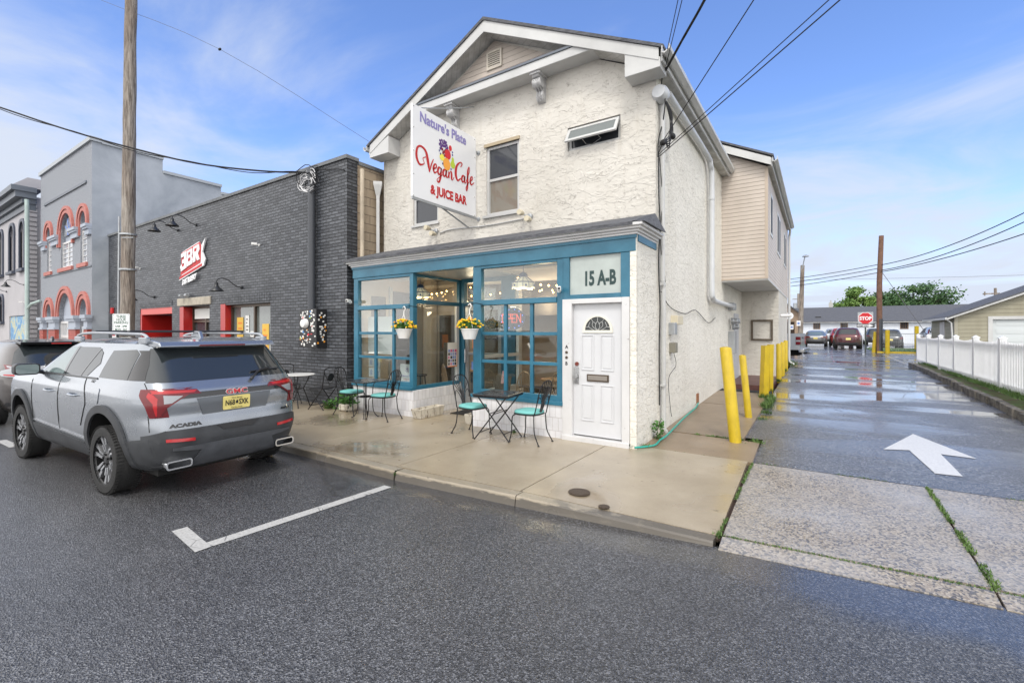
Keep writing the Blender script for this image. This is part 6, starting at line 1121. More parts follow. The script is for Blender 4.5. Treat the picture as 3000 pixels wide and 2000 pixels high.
B().prism([(2.44+.40*math.cos(R(22.5+45*i)), zc+.40*math.sin(R(22.5+45*i))) for i in range(8)], lambda a, c, d: (a, 36.735-d, c), 0, .004).out('border', 'sign_white', ss); B().prism([(2.44+.37*math.cos(R(22.5+45*i)), zc+.37*math.sin(R(22.5+45*i))) for i in range(8)], lambda a, c, d: (a, 36.730-d, c), 0, .004).out('octagon', 'stop_red', ss)
text('STOP', .30, lambda u, v_, d: (2.44+u, 36.72-d, zc-.105+v_), 'lettering', 'sign_white', ss, .004, xs=.86, bold=.012, align='CENTER')
B().box(2.0, 2.9, 36.73, 36.74, 2.03, 2.27).out('one_way_plate', 'ink_black', ss); B().prism([(2.04, 2.08), (2.62, 2.08), (2.62, 2.05), (2.86, 2.15), (2.62, 2.25), (2.62, 2.22), (2.04, 2.22)], lambda a, c, d: (a, 36.725-d, c), 0, .004).out('arrow', 'sign_white', ss); text('ONE WAY', .12, lambda u, v_, d: (2.07+u, 36.715-d, 2.11+v_), 'lettering', 'ink_black', ss, .003, xs=.95, bold=.005)
# ================================================================== PICKET FENCE
pf = thing('picket_fence', (3.55, 17, .42), 'white vinyl picket fence with square capped posts along the right of the alley', 'fence')
y0_, y1_ = 6.5, 26.2; npan = 9; pl = (y1_-y0_)/npan
for i in range(npan+1):
    y = y0_+i*pl; p_ = B().box(3.49, 3.61, y-.06, y+.06, .30, 1.62).out('post', 'vinyl_white', pf, bevel=.004); c_ = B(); c_.box(3.475, 3.625, y-.075, y+.075, 1.62, 1.64); c_.prism([(0, 0), (.13, 0), (.065, .05)], lambda a, c, d: (3.485+a, y-.065+d, 1.64+c), 0, .13); c_.out('post_cap', 'vinyl_white', p_)
for z_ in (.52, 1.42):
    for i in range(npan): B().box(3.525, 3.575, y0_+i*pl+.061, y0_+(i+1)*pl-.061, z_, z_+.09).out('rail', 'vinyl_white', pf, bevel=.003)
q = B()
for i in range(npan):
    k = int((pl-.12)/.098)
    for j in range(k):
        y = y0_+i*pl+.06+(j+.5)*(pl-.12)/k; t_ = (j+.5)/k; top = 1.60-.07*math.sin(math.pi*t_); q.box(3.51, 3.524, y-.019, y+.019, .46, top)
o = q.out('pickets', 'vinyl_white', pf); o['kind'] = 'stuff'
cf = thing('chain_fence', (6, 38.6, .4), 'low dark chain link fence behind the lawn bollards', 'fence'); q = B(); q.tube([(3.6, 40, 1.62), (9, 40, 1.62)], .02, 5)
for i in range(60): q.tube([(3.6+i*.09, 40, .45), (3.6+i*.09, 40, 1.62)], .003, 3)
for i in range(12): q.tube([(3.6, 40, .5+i*.095), (9, 40, .5+i*.095)], .003, 3)
q.out('mesh', 'galv', cf)
ws = thing('wood_stack', (6.7, 44, .45), 'weathered timber frame with planks on the lawn by the fence', 'timber frame'); q = B(); q.box(6.1, 6.3, 43.9, 44.1, .45, 1.3); q.box(7.5, 7.7, 43.9, 44.1, .45, 1.3); q.box(5.9, 7.9, 43.8, 44.3, 1.3, 1.38); q.box(6.0, 7.8, 43.8, 44.2, .8, .87); q.out('frame', 'weathered_wood', ws); B().box(6.2, 7.4, 43.75, 44.25, .87, .93).out('planks', 'paper', ws)
# ================================================================== GARAGE
ga = thing('garage', (7, 34, .4), 'taupe sided garage with white overhead door beyond the picket fence', 'garage')
GX, GYy = 6.1, 34.0; b = B(); b.polyhole([(GX, .3), (16, .3), (16, 3.1), (11, 4.75), (GX, 2.62)], [rect(7.55, 12.5, .3, 2.42)], WY(GYy), reveal=.1); b.polyhole([(GYy, .3), (40.2, .3), (40.2, 2.65), (GYy, 2.62)], [], lambda a, c, d: (GX, a, c)); b.out('wall', 'taupe_siding', ga)
B().box(GX-.02, GX+.12, GYy-.02, GYy+.05, .3, 2.6).out('corner_trim', mat('taupe_trim', (.36, .34, .27), .5), ga)
b = B(); P_ = [(GX-.35, 2.50), (11, 4.80), (16.4, 2.4), (16.4, 2.47), (11, 4.88), (GX-.35, 2.58)]; b.prism(P_, lambda a, c, d: (a, d, c), GYy-.25, 40.5); b.out('roof', 'shingles', ga)
b = B(); b.prism([(GX-.35, 2.42), (11, 4.71), (11, 4.80), (GX-.35, 2.50)], lambda a, c, d: (a, d, c), GYy-.28, GYy-.252); b.box(GX-.42, GX-.30, GYy-.25, 40.5, 2.42, 2.54); b.tube([(GX-.36, GYy-.1, 2.45), (GX-.15, GYy-.05, 2.25), (GX-.05, GYy-.05, .5)], .04, 6); b.out('rake_trim', 'trim_white', ga)
b = B(); b.polyhole(rect(7.38, 12.6, .3, 2.58), [rect(7.55, 12.5, .3, 2.42)], lambda a, c, d: (a, GYy-.03+d, c), reveal=.05, back=.03); b.out('door_trim', 'trim_white', ga)
gd = B()
for i in range(5):
    z0_ = .3+i*.425; gd.box(7.55, 12.5, GYy+.1, GYy+.14, z0_, z0_+.415)
    for j in range(4): gd.box(7.7+j*1.2, 8.75+j*1.2, GYy+.088, GYy+.1, z0_+.1, z0_+.32)
gd.out('overhead_door', 'garage_panel', ga); B().box(GX-.03, GX+.001, 36.3, 37.6, .4, 2.35).out('side_door', 'trim_white', ga)
# ================================================================== LONG WHITE BUILDING
lb_ = thing('white_warehouse', (10, 68, .4), 'long low white sided building with a dark shingle roof at the alley end', 'building')
wins = [(-.55, .6), (2.19, .6), (7.7, .62)]
b = B(); b.polyhole([(-3.5, .3), (40, .3), (40, 2.95), (-3.5, 2.95)], [rect(x, x+w_, 2.1, 2.8) for x, w_ in wins], WY(68), reveal=.1); b.out('wall', 'white_siding', lb_)
for x, w_ in wins:
    fw = B(); fw.polyhole(rect(x-.06, x+w_+.06, 2.05, 2.85), [rect(x+.04, x+w_-.04, 2.14, 2.76)], WY(67.97), reveal=.05, back=.03)
    for i in (1, 2): fw.box(x+w_*i/3-.02, x+w_*i/3+.02, 68.0, 68.03, 2.1, 2.8)
    fw.box(x, x+w_, 68.0, 68.03, 2.43, 2.46); fw = fw.out('window', 'weathered_wood', lb_); B().box(x, x+w_, 68.06, 68.07, 2.1, 2.8).out('pane', 'window_dark', fw)
b = B(); b.prism([(67.6, 2.9), (73, 4.84), (78.4, 2.9), (78.4, 2.98), (73, 4.92), (67.6, 2.98)], lambda a, c, d: (d, a, c), -3.8, 42); b.out('roof', 'shingles', lb_); B().box(-3.6, 40, 67.62, 67.66, 2.82, 2.98).out('fascia', 'trim_white', lb_)
q = B(); q.box(1.05, 1.5, 73.5, 73.95, 4.6, 5.55); q.lathe([(.12, 5.55), (.08, 5.85)], (1.27, 73.7, 0), 8); q.out('chimney', mat('chim', (.42, .42, .40), .8), lb_); B().box(-.4, .2, 69.0, 69.3, 3.4, 3.62).out('roof_vent', 'black_plastic', lb_)
bb = thing('brown_building', (-2.4, 47, .4), 'small tan gabled building with posted notices behind the pickup truck', 'building'); b = B(); b.polyhole([(-6, .3), (-1.45, .3), (-1.45, 3.35), (-3.7, 5.2), (-6, 3.5)], [rect(-2.9, -1.75, .4, 2.6)], WY(46), reveal=.15); b.polyhole([(46, .3), (54, .3), (54, 3.35), (46, 3.35)], [], WX(-1.45)); b.out('wall', 'brown_wall', bb); B().prism([(-6.4, 3.2), (-3.7, 5.25), (-1.25, 3.2), (-1.25, 3.32), (-3.7, 5.38), (-6.4, 3.32)], lambda a, c, d: (a, d, c), 45.7, 54.2).out('roof', 'shingles', bb); B().box(-2.9, -1.75, 46.12, 46.15, .4, 2.6).out('door', 'dark_wood', bb)
for x, y_, z_, lb in ((-1.95, 45.9, 2.15, 'small white notice with blue mark on the tan building'), (-1.3, 41.1, 2.4, 'white notice plate on the lamp pole')): t = thing('notice_sign', (x, y_, z_), lb, 'sign'); B().box(x-.13, x+.13, y_-.02, y_, z_-.2, z_+.2).out('plate', 'sign_white', t); B().box(x-.07, x+.07, y_-.03, y_-.021, z_-.08, z_+.08).out('mark', 'print_blue', t)
t = thing('round_sign', (-2.1, 45.5, 3.1), 'round white shop sign hanging from the tan building', 'sign'); B().lathe([(.3, 0), (.3, .05)], (-2.1, 45.5, 3.1), 20, 'Y').out('disc', 'sign_white', t); B().box(-2.25, -1.95, 45.47, 45.5, 3.06, 3.16).out('mark', 'print_blue', t)
# ================================================================== TREES
def tree(name, x, y, z_, top, rad, mlist, label, seed, n=26, lf=230, dens=.55):
    random.seed(seed); t = thing(name, (x, y, z_), label, 'tree', 'trees behind the long white building'); b = B(); tips = []
    h = top-z_; b.tube([(x, y, z_), (x+.2, y, z_+h*.25), (x, y, z_+h*.5)], [.5, .38, .25], 8)
    for i in range(n):
        a = random.uniform(0, 6.28); rr = rad*random.uniform(.25, .95); hh = z_+h*(.5+.5*random.random()*math.sqrt(max(.05, 1-(rr/rad)**2)))
        p = Vector((x+rr*math.cos(a), y+rr*math.sin(a)*.7, hh)); b.tube([(x, y, z_+h*random.uniform(.2, .45)), Vector((x, y, z_+h*.45)).lerp(p, .5)+Vector((0, 0, -.3)), p], [.16, .09, .03], 5); tips.append(p)
    b.out('trunk', 'bark', t)
    q = B()
    for p in tips:
        cr = rad*random.uniform(.16, .30)
        for _ in range(lf):
            v = Vector((random.gauss(0, 1), random.gauss(0, 1), random.gauss(0, .62)))*cr*dens; c = p+v; s_ = random.uniform(.10, .24); a = Vector((random.gauss(0, 1), random.gauss(0, 1), random.gauss(0, 1))).normalized(); u_ = a.orthogonal().normalized()*s_; w_ = a.cross(u_).normalized()*s_*.6
            q.face([c-u_, c+w_, c+u_, c-w_])
    q.out('crown', mlist, t)
tree('broad_tree', 4.5, 84, .4, 8.3, 2.9, 'leaf_light', 'light green tree with open crown and dark limbs, left of the bare pole', 3, 30, 190)
tree('dense_tree', 11.0, 86, .4, 8.3, 4.9, 'leaf_dark', 'darker green spreading tree behind the roof, right of the bare pole', 8, 44, 260)
tree('dense_tree', 14.4, 88, .4, 6.3, 2.4, 'leaf_dark', 'small dark green tree at the right end of the tree group', 12, 18, 220)
# ================================================================== VEHICLES
def interp(tab, z):
    if z <= tab[0][0]: return tab[0][1:]
    for a, c in zip(tab, tab[1:]):
        if z <= c[0]:
            t = (z-a[0])/(c[0]-a[0]); return tuple(a[i]+(c[i]-a[i])*t for i in range(1, len(a)))
    return tab[-1][1:]
class Body:
    """rounded-plan slices: table rows (z, rear x, front x, half width); car points to +X, rear at x=0"""
    def __init__(s, tab, n=6.5): s.t = tab; s.n = n
    def row(s, z): r_, f_, w_ = interp(s.t, z); return (r_+f_)/2, (f_-r_)/2, w_
    def side(s, sgn, off=.005):
        def f(x, z, d):
            c, l, w_ = s.row(z); t = min(.999, abs((x-c)/l)); y = w_*(1-t**s.n)**(1/s.n); return (x, sgn*(y+off+d), z)
        return f
    def rear(s, off=.005):
        def f(y, z, d):
            c, l, w_ = s.row(z); t = min(.999, abs(y/w_)); x = c-l*(1-t**s.n)**(1/s.n); return (x-off-d, y, z)
        return f
    def front(s, off=.005):
        def f(y, z, d):
            c, l, w_ = s.row(z); t = min(.999, abs(y/w_)); x = c+l*(1-t**s.n)**(1/s.n); return (x+off+d, y, z)
        return f
    def mesh(s, zs, n=120):
        b = B(); rings = []
        for z in zs:
            c, l, w_ = s.row(z); ring = []
            for i in range(n):
                a = 2*math.pi*(i+.5)/n; ca, sa = math.cos(a), math.sin(a); e = 2/s.n
                # spread the samples so corners and sides both get vertices
                ring.append(b.m.verts.new((c+l*math.copysign(abs(ca)**e, ca), w_*math.copysign(abs(sa)**e, sa), z)))
            rings.append(ring)
        for A, Bq in zip(rings, rings[1:]):
            for i in range(n): b.m.faces.new([A[i], A[(i+1) % n], Bq[(i+1) % n], Bq[i]])
        b.m.faces.new(rings[0][::-1]); b.m.faces.new(rings[-1]); return b
def patch(poly, f, name, m, parent, th=.0, step=.06, hole=None, local=True):
    """a flat outline wrapped on the body surface"""
    b = bmesh.new(); loops = [poly]+([hole] if hole else []); es = []; 
    for lp in loops:
        vs = [b.verts.new((p[0], p[1], 0)) for p in lp]
        for i in range(len(vs)): es.append(b.edges.new((vs[i], vs[(i+1) % len(vs)])))
    bmesh.ops.triangle_fill(b, use_beauty=True, edges=es)
    xs_ = [v.co.x for v in b.verts]; ys_ = [v.co.y for v in b.verts]
    for ax, lo_, hi in ((0, min(xs_), max(xs_)), (1, min(ys_), max(ys_))):
        k = lo_+step
        while k < hi:
            co = [0, 0, 0]; no = [0, 0, 0]; co[ax] = k; no[ax] = 1; bmesh.ops.bisect_plane(b, geom=b.verts[:]+b.edges[:]+b.faces[:], plane_co=co, plane_no=no); k += step
    bmesh.ops.dissolve_degenerate(b, dist=1e-5, edges=b.edges)
    flat_ = [(v, v.co.x, v.co.y) for v in b.verts]
    if th:
        r_ = bmesh.ops.extrude_face_region(b, geom=b.faces[:]); top = set(v for v in r_['geom'] if isinstance(v, bmesh.types.BMVert))
    else: top = set()
    for v in b.verts: x, y = v.co.x, v.co.y; v.co = f(x, y, th if (v in top) else 0)
    o = B(); o.m.free(); o.m = b; return o.out(name, m, parent, smooth=True, local=local, ang=35)
def cut(o, cutters):
    for c in cutters:
        md = o.modifiers.new('x', 'BOOLEAN'); md.operation = 'DIFFERENCE'; md.solver = 'EXACT'; md.object = c; md.material_mode = 'TRANSFER'
    dg = bpy.context.evaluated_depsgraph_get(); dg.update(); me = bpy.data.meshes.new_from_object(o.evaluated_get(dg)); o.modifiers.clear(); me.name = o.name; o.data = me
    for c in cutters: bpy.data.objects.remove(c)
    me.shade_smooth(); me.set_sharp_from_angle(angle=R(32))
def wheel(x, y, r_, w_, sgn, parent, style='split', spokes=6):
    """sgn: outward direction on Y"""
    ty = B(); p = [(r_*.70, -w_/2), (r_*.80, -w_*.52), (r_*.95, -w_*.5), (r_, -w_*.36), (r_, w_*.36), (r_*.95, w_*.5), (r_*.80, w_*.52), (r_*.70, w_/2)]; ty.lathe(p, (x, y, r_), 48, 'Y', cap=False)
    wh = ty.out('wheel', 'tyre', parent, smooth=True, local=True, ang=30)
    tr = B()
    if style == 'split':
        for i in range(64):
            a = 2*math.pi*i/64; mt = Matrix.Translation((x, y, r_)) @ Matrix.Rotation(a, 4, 'Y'); 
            for s_ in (-1, 1): tr.box(-.006, .006, s_*w_*.40-.028, s_*w_*.40+.028, r_-.004, r_+.004, mt)
        tr.out('tread', 'tyre', wh, local=True)
    else: tr.m.free()
    yo = y+sgn*w_*.42
    rb = B(); rb.lathe([(r_*.72, yo-sgn*.10), (r_*.70, yo-sgn*.01), (r_*.735, yo+sgn*.004), (r_*.75, yo-sgn*.004)], (x, 0, r_), 48, 'Y', cap=False); rb.out('rim', 'rim_black' if style == 'split' else 'rim_silver', wh, smooth=True, local=True)
    bk = B(); bk.lathe([(.001, yo-sgn*.075), (r_*.715, yo-sgn*.085)], (x, 0, r_), 32, 'Y', cap=False); bk.out('brake_disc', 'rim_black', wh, local=True)
    sp = B(); bl = B()
    for i in range(spokes):
        a0 = 2*math.pi*i/spokes+.2; mt = Matrix.Translation((x, yo, r_)) @ Matrix.Rotation(a0, 4, 'Y')
        def P(rr, tt, dd): return mt @ Vector((rr*math.sin(tt), -sgn*dd, rr*math.cos(tt)))
        for s_ in (-1, 1):
            q = [(.24*r_, s_*.12, s_*.36), (.45*r_, s_*.09, s_*.25), (.73*r_, s_*.11, s_*.29)] if style == 'split' else [(.2*r_, 0, s_*.25), (.45*r_, 0, s_*.12), (.72*r_, 0, s_*.14)]
            for (ra, ta, tb), (rb_, tc, td) in zip(q, q[1:]):
                v = [P(ra, ta, .012), P(ra, tb, .012), P(rb_, td, .0), P(rb_, tc, .0)]; vb = [P(ra, ta, .05), P(ra, tb, .05), P(rb_, td, .04), P(rb_, tc, .04)]
                sp.face(v)
                for k in range(4): sp.face([v[k], vb[k], vb[(k+1) % 4], v[(k+1) % 4]])
        if style == 'split': bl.face([P(.22*r_, -.18, .02), P(.22*r_, .18, .02), P(.71*r_, .13, .012), P(.71*r_, -.13, .012)])
    sp.lathe([(.001, yo-sgn*.005), (.09*r_, yo-sgn*.005), (.22*r_, yo-sgn*.02), (.25*r_, yo-sgn*.05)], (x, 0, r_), 24, 'Y', cap=False) if style != 'split' else bl.lathe([(.001, yo-sgn*.004), (.09*r_, yo-sgn*.004), (.24*r_, yo-sgn*.02), (.25*r_, yo-sgn*.05)], (x, 0, r_), 24, 'Y', cap=False)
    if style == 'split': sp.lathe([(r_*.715, yo+sgn*.004), (r_*.75, yo+sgn*.006), (r_*.765, yo-sgn*.004)], (x, 0, r_), 48, 'Y', cap=False)
    sp.out('spokes', 'rim_silver', wh, local=True)
    if style == 'split':
        for i in range(5): a = 2*math.pi*i/5; bl.lathe([(.012, yo-sgn*.02), (.012, yo+sgn*.004)], (x+.055*math.sin(a), 0, r_+.055*math.cos(a)), 6, 'Y')
        bl.out('hub', 'rim_black', wh, local=True)
    else: bl.m.free()
    return wh
def zlist(tab, k=3):
    o = []
    for a, c in zip(tab, tab[1:]):
        for i in range(k): o.append(a[0]+(c[0]-a[0])*i/k)
    return o+[tab[-1][0]]
def car(name, label, cat, tab, L_, rw, fw, wr, wy, paint, group=None, n=6.5, detail=0):
    t = thing(name, (0, 0, 0), label, cat, group); bd = Body(tab, n); b = bd.mesh(zlist(tab, 3 if detail else 2), 160 if detail else 72); o = b.out('body', paint, t, smooth=True, local=True)
    cs = []
    for ax in (rw, fw):
        for s_ in (-1, 1):
            c = B(); y0, y1 = sorted((s_*(wy-.26), s_*(wy+.4))); c.lathe([(wr+.06, y0), (wr+.06, y1)], (ax, 0, wr+.01), 32, 'Y'); cs.append(c.out('cut', 'well_dark'))
    o.data.materials.append(M['well_dark']); cut(o, cs)
    for ax in (rw, fw):
        for s_ in (-1, 1): wheel(ax, s_*(wy-.11), wr, .235, s_, t, 'split' if detail else 'plain', 6 if detail else 5)
    return t, bd, o
def annulus(x, z, r0, r1, a0, a1, n=20): return arc(x, z, r1, a0, a1, n)+arc(x, z, r0, a1, a0, n)
def plate(t, f, w_, h_, zc, txt, sub, top):
    P_ = B().prism([(p[0], zc+p[1]) for p in rrect(w_/2, h_/2, .015, 3)], f, 0, .004).out('licence_plate', 'plate_yellow', t, local=True)
    sg = lambda u, v_, d: f(-u, zc+v_, .005+d)
    if txt:
        for tx_, ox_ in zip(txt.split(), (-.078, .078)): text(tx_, .088, lambda u, v_, d: sg(u+ox_, v_-.03, d), 'plate_number', 'ink_black', P_, .001, xs=.70, bold=.0015, align='CENTER', local=True)
    if sub:
        text(sub, .024, lambda u, v_, d: sg(u, v_-.068, d), 'plate_text', 'ink_black', P_, .001, align='CENTER', local=True); text(top, .026, lambda u, v_, d: sg(u, v_+.045, d), 'plate_text', 'ink_black', P_, .001, align='CENTER', local=True)
        for s_ in (-1, 1): B().lathe([(.004, .0), (.001, .001)], (0, 0, 0), 6).m.free()
    return P_
# ---- the silver SUV
ST = [(.24, .22, 4.66, .80), (.30, .12, 4.80, .87), (.42, .06, 4.87, .915), (.55, .03, 4.90, .945), (.70, .05, 4.92, .955), (.80, .085, 4.92, .96), (.92, .075, 4.90, .96), (1.02, .085, 4.84, .95), (1.08, .11, 4.70, .935), (1.13, .15, 4.15, .915), (1.17, .18, 3.72, .895), (1.30, .28, 3.45, .855), (1.45, .40, 3.14, .80), (1.56, .48, 2.90, .755), (1.62, .50, 2.72, .72), (1.66, .56, 2.5, .64), (1.685, .80, 2.2, .50), (1.695, 1.1, 1.9, .3)]
suv, bd, body = car('silver_suv', 'silver grey three row SUV parked at the kerb, seen from behind', 'car', ST, 4.92, .98, 3.84, .375, .945, 'silver_paint', detail=1)
mat('panel_gap', (.01, .01, .01), .8)
for s_ in (-1, 1):
    f = bd.side(s_, .004); fo = bd.side(s_, .008)
    patch([(.60, 1.19), (1.28, 1.19), (1.22, 1.53), (.72, 1.55), (.64, 1.50)], f, 'rear_quarter_window', 'car_glass', suv, step=.03)
    patch([(1.62, 1.19), (2.32, 1.185), (2.27, 1.56), (1.66, 1.565), (1.48, 1.50), (1.40, 1.36)][::-1], f, 'rear_door_window', 'car_glass', suv)
    patch([(2.37, 1.185), (3.20, 1.18), (3.05, 1.26), (2.78, 1.48), (2.55, 1.56), (2.33, 1.565)], f, 'front_door_window', 'clear_car_glass', suv)
    patch([(1.28, 1.165), (3.45, 1.155), (3.45, 1.175), (1.30, 1.185)], f, 'window_trim', 'black_plastic', suv, .004); patch([(2.32, 1.18), (2.38, 1.18), (2.34, 1.57), (2.27, 1.57)], bd.side(s_, .007), 'pillar', 'gloss_black', suv); patch([(1.80, 1.18), (1.83, 1.18), (1.60, 1.55), (1.57, 1.55)], bd.side(s_, .007), 'pillar', 'gloss_black', suv)
    patch([(.36, 1.19), (.585, 1.19), (.62, 1.50), (.68, 1.54), (.56, 1.54), (.44, 1.36)], bd.side(s_, .006), 'rear_pillar', 'gloss_black', suv, step=.02)
    for x0, r_ in ((.98, .46), (3.84, .46)): patch(annulus(x0, .385, .43, .515, -14, 194, 26), bd.side(s_, .004), 'arch_trim', 'cladding', suv, .022)
    patch([(1.45, .26), (3.38, .26), (3.38, .47), (3.30, .50), (1.58, .44)], bd.side(s_, .003), 'sill_cladding', 'cladding', suv, .016); patch([(1.54, .475), (3.32, .535), (3.32, .55), (1.54, .49)], f, 'chrome_strip', 'chrome', suv, .008)
    patch([(.20, .26), (.60, .26), (.51, .40), (.50, .56), (.20, .60)], bd.side(s_, .002), 'bumper_corner', 'cladding', suv, .012)
    for pts in ([(2.34, .50), (2.345, 1.16)], [(1.62, .62), (1.50, .80), (1.46, .92), (1.60, 1.165)], [(3.32, .55), (3.36, 1.15)]):
        b = B(); b.tube([f(p[0], p[1], -.002) for p in bez([(a, 0, c) for a, c in pts], 6) for p in [(p.x, p.z)]], .0045, 5); b.out('door_gap', 'panel_gap', suv, local=True)
    for hx in (1.72, 2.55):
        h = B(); h.tube(bez([f(hx, .955, -.01), f(hx+.03, .957, .03), f(hx+.17, .965, .03), f(hx+.20, .967, -.01)], 4), .014, 8); h.out('door_handle', 'silver_paint', suv, smooth=True, local=True)
    mr_ = B(); mr_.prism([(p[0]+s_*1.06, p[1]+1.225) for p in rrect(.125, .085, .05)], lambda a, c, d: (3.05+d, a, c), 0, .14); mr_ = mr_.out('wing_mirror', 'black_plastic', suv, bevel=.02, local=True); B().prism(rrect(.108, .068, .04), lambda a, c, d: (3.046-d, s_*1.065+a, 1.225+c), 0, .004).out('mirror_glass', 'clear_car_glass', mr_, local=True); B().tube([(3.12, s_*.90, 1.17), (3.12, s_*1.0, 1.19)], .03, 8).out('mirror_arm', 'black_plastic', suv, local=True)
    rl = B(); rl.tube(bez([(.62, s_*.66, 1.66), (.70, s_*.665, 1.72), (.95, s_*.67, 1.735), (2.2, s_*.665, 1.745), (2.7, s_*.65, 1.715), (2.80, s_*.64, 1.66)], 5), .017, 8); rl.out('roof_rail', 'galv', suv, smooth=True, local=True)
    q = B(); q.box(.60, .80, s_*.67-.025, s_*.67+.025, 1.62, 1.70); q.box(2.55, 2.78, s_*.655-.025, s_*.655+.025, 1.62, 1.70); q.out('rail_foot', 'silver_paint', suv, bevel=.012, local=True)
for x in (1.15, 2.15): B().box(x-.04, x+.04, -.66, .66, 1.752, 1.778).out('roof_bar', 'black_plastic', suv, bevel=.008, local=True)
f = bd.rear(.004); f2 = bd.rear(.007)
patch([(-.80, 1.165), (.80, 1.165), (.765, 1.30), (.70, 1.50), (.66, 1.565), (-.66, 1.565), (-.70, 1.50), (-.765, 1.30)], f, 'rear_window', 'car_glass', suv, step=.03)
sp_ = B(); sp_.prism([(.36, 1.585), (.40, 1.645), (.62, 1.672), (.90, 1.69), (.90, 1.64), (.50, 1.575)], lambda a, c, d: (a, d, c), -.66, .66); sp_.out('spoiler', 'silver_paint', suv, bevel=.015, local=True); B().box(.355, .375, -.26, .26, 1.588, 1.606).out('brake_light', 'tail_red', suv, local=True)
B().prism([(.85, 1.68), (1.12, 1.70), (1.0, 1.77), (.90, 1.765)], lambda a, c, d: (a, d, c), -.025, .025).out('antenna_fin', 'silver_paint', suv, bevel=.01, local=True)
wi = B(); wi.tube(bez([f(-.20, 1.13, .03), f(-.24, 1.17, .045), f(-.34, 1.235, .04), (f(-.48, 1.26, .03))], 5), [.02]*5+[.014]*11, 8); wi.tube([f(-.24, 1.225, .02), f(-.62, 1.245, .02)], .010, 6); wi.out('rear_wiper', 'black_plastic', suv, smooth=True, local=True)
# garnish bar + lights (rear-left is +Y)
patch([(-.62, .985), (.62, .985), (.66, 1.045), (-.66, 1.045)], f2, 'garnish', 'gloss_black', suv, .012)
for s_ in (-1, 1):
    S_ = lambda pts: [(p[0]*s_, p[1]) for p in (pts if s_ > 0 else pts[::-1])]
    patch(S_([(.38, 1.03), (.42, 1.08), (.80, 1.10), (.80, .80), (.745, .815), (.70, .90), (.58, .985), (.50, 1.03)]), f2, 'tail_light', 'tail_red', suv, .014, step=.025)
    patch(S_([(.42, 1.072), (.80, 1.088), (.80, 1.052), (.45, 1.048)]), bd.rear(.022), 'light_bar', 'tail_bright', suv, .003); patch(S_([(.56, 1.02), (.72, 1.035), (.72, .945), (.66, .95)]), bd.rear(.022), 'reverse_light', 'tail_clear', suv, .003)
    fs = bd.side(s_, .006); patch([(.12, .80), (.21, .80), (.24, .92), (.32, 1.04), (.33, 1.10), (.12, 1.10)], fs, 'tail_light_side', 'tail_red', suv, .014, step=.03); patch([(.14, .82), (.165, .82), (.18, .95), (.24, 1.03), (.24, 1.07), (.19, 1.04), (.14, .98)], bd.side(s_, .022), 'light_bar', 'tail_bright', suv, .003, step=.02)
    patch(S_([(.47, .545), (.47, .575), (.72, .590), (.72, .56)]), bd.rear(.026), 'reflector', 'tail_bright', suv, .006)
    ex = B(); rp = [(s_*.60+p[0], .33+p[1]) for p in rrect(.125, .042, .03)]; ri = [(s_*.60+p[0], .33+p[1]) for p in rrect(.110, .028, .02)]
    ex.polyhole(rp, [ri], lambda a, c, d: (.055+d, a, c), reveal=.12, back=.10); ex.out('exhaust_tip', 'chrome', suv, local=True); B().prism(ri, lambda a, c, d: (.16+d, a, c), 0, .01).out('exhaust_bore', 'well_dark', suv, local=True)
    b = B(); b.tube([f(s_*.815*(1 if z < 1.1 else .97), z, -.002) for z in (.66, .75, .80)]+[f(s_*.805, z, -.001) for z in (1.10, 1.16)], .0045, 5); b.out('panel_seam', 'panel_gap', suv, local=True)
patch([(-.85, .30), (.85, .30), (.86, .62), (.72, .665), (-.72, .665), (-.86, .62)], bd.rear(.003), 'bumper', 'cladding', suv, .018, step=.06)
patch([(-.50, .27), (.50, .27), (.40, .44), (.66, .47), (.66, .495), (-.66, .495), (-.66, .47), (-.40, .44)], bd.rear(.024), 'skid_plate', mat('skid_gray', (.085, .09, .10), .5, var=.3, vs=6), suv, .016, step=.06)
patch([(-.24, .665), (.24, .665), (.17, .61), (-.17, .61)], bd.rear(.024), 'bumper_step', 'black_plastic', suv, .008)
q = [(-.36, .79), (.36, .79), (.42, .975), (-.42, .975)]; patch(q, bd.rear(.004), 'plate_recess', mat('recess_paint', (.16, .175, .195), .35, .6), suv, .002)
plate(suv, lambda a, c, d: tuple(Vector(bd.rear(.014)(0, c, 0))+Vector((-d, a, 0))), .31, .155, .885, 'N68 SXK', 'Garden State', 'New Jersey')
B().prism([(-.014, .87), (.010, .87), (.012, .90), (0, .91), (-.012, .895)], lambda a, c, d: (bd.rear(.02)(0, .885, 0)[0]-d, -a, c), 0, .003).out('state_shape', 'ink_black', suv, local=True)
rf = bd.rear(.022); text('GMC', .075, lambda u, v_, d: rf(-u, .990+v_, d), 'badge', 'trim_white', suv, .004, xs=1.5, bold=.0050, align='CENTER', local=True); text('GMC', .075, lambda u, v_, d: rf(-u, .990+v_, d+.003), 'badge', 'badge_red', suv, .004, xs=1.5, bold=.001, align='CENTER', local=True)
rf = bd.rear(.006); text('ACADIA', .05, lambda u, v_, d: rf(-u+.68, .69+v_, d), 'badge', 'gloss_black', suv, .004, xs=1.55, bold=.003, local=True); text('AWD', .036, lambda u, v_, d: rf(-u-.55, .72+v_, d), 'badge', 'gloss_black', suv, .004, xs=1.5, bold=.002, local=True)
patch([(p[0]+1.20, p[1]+.985) for p in rrect(.10, .085, .03)], bd.side(1, .002), 'fuel_flap', 'silver_paint', suv, .004); text('SLT', .035, lambda u, v_, d: bd.side(1, .006)(1.40-u, 1.13+v_, d), 'badge', 'gloss_black', suv, .003, xs=1.3, bold=.002, local=True)
B().box(.3, 4.5, -.7, .7, .2, .32).out('underbody', 'well_dark', suv, local=True)
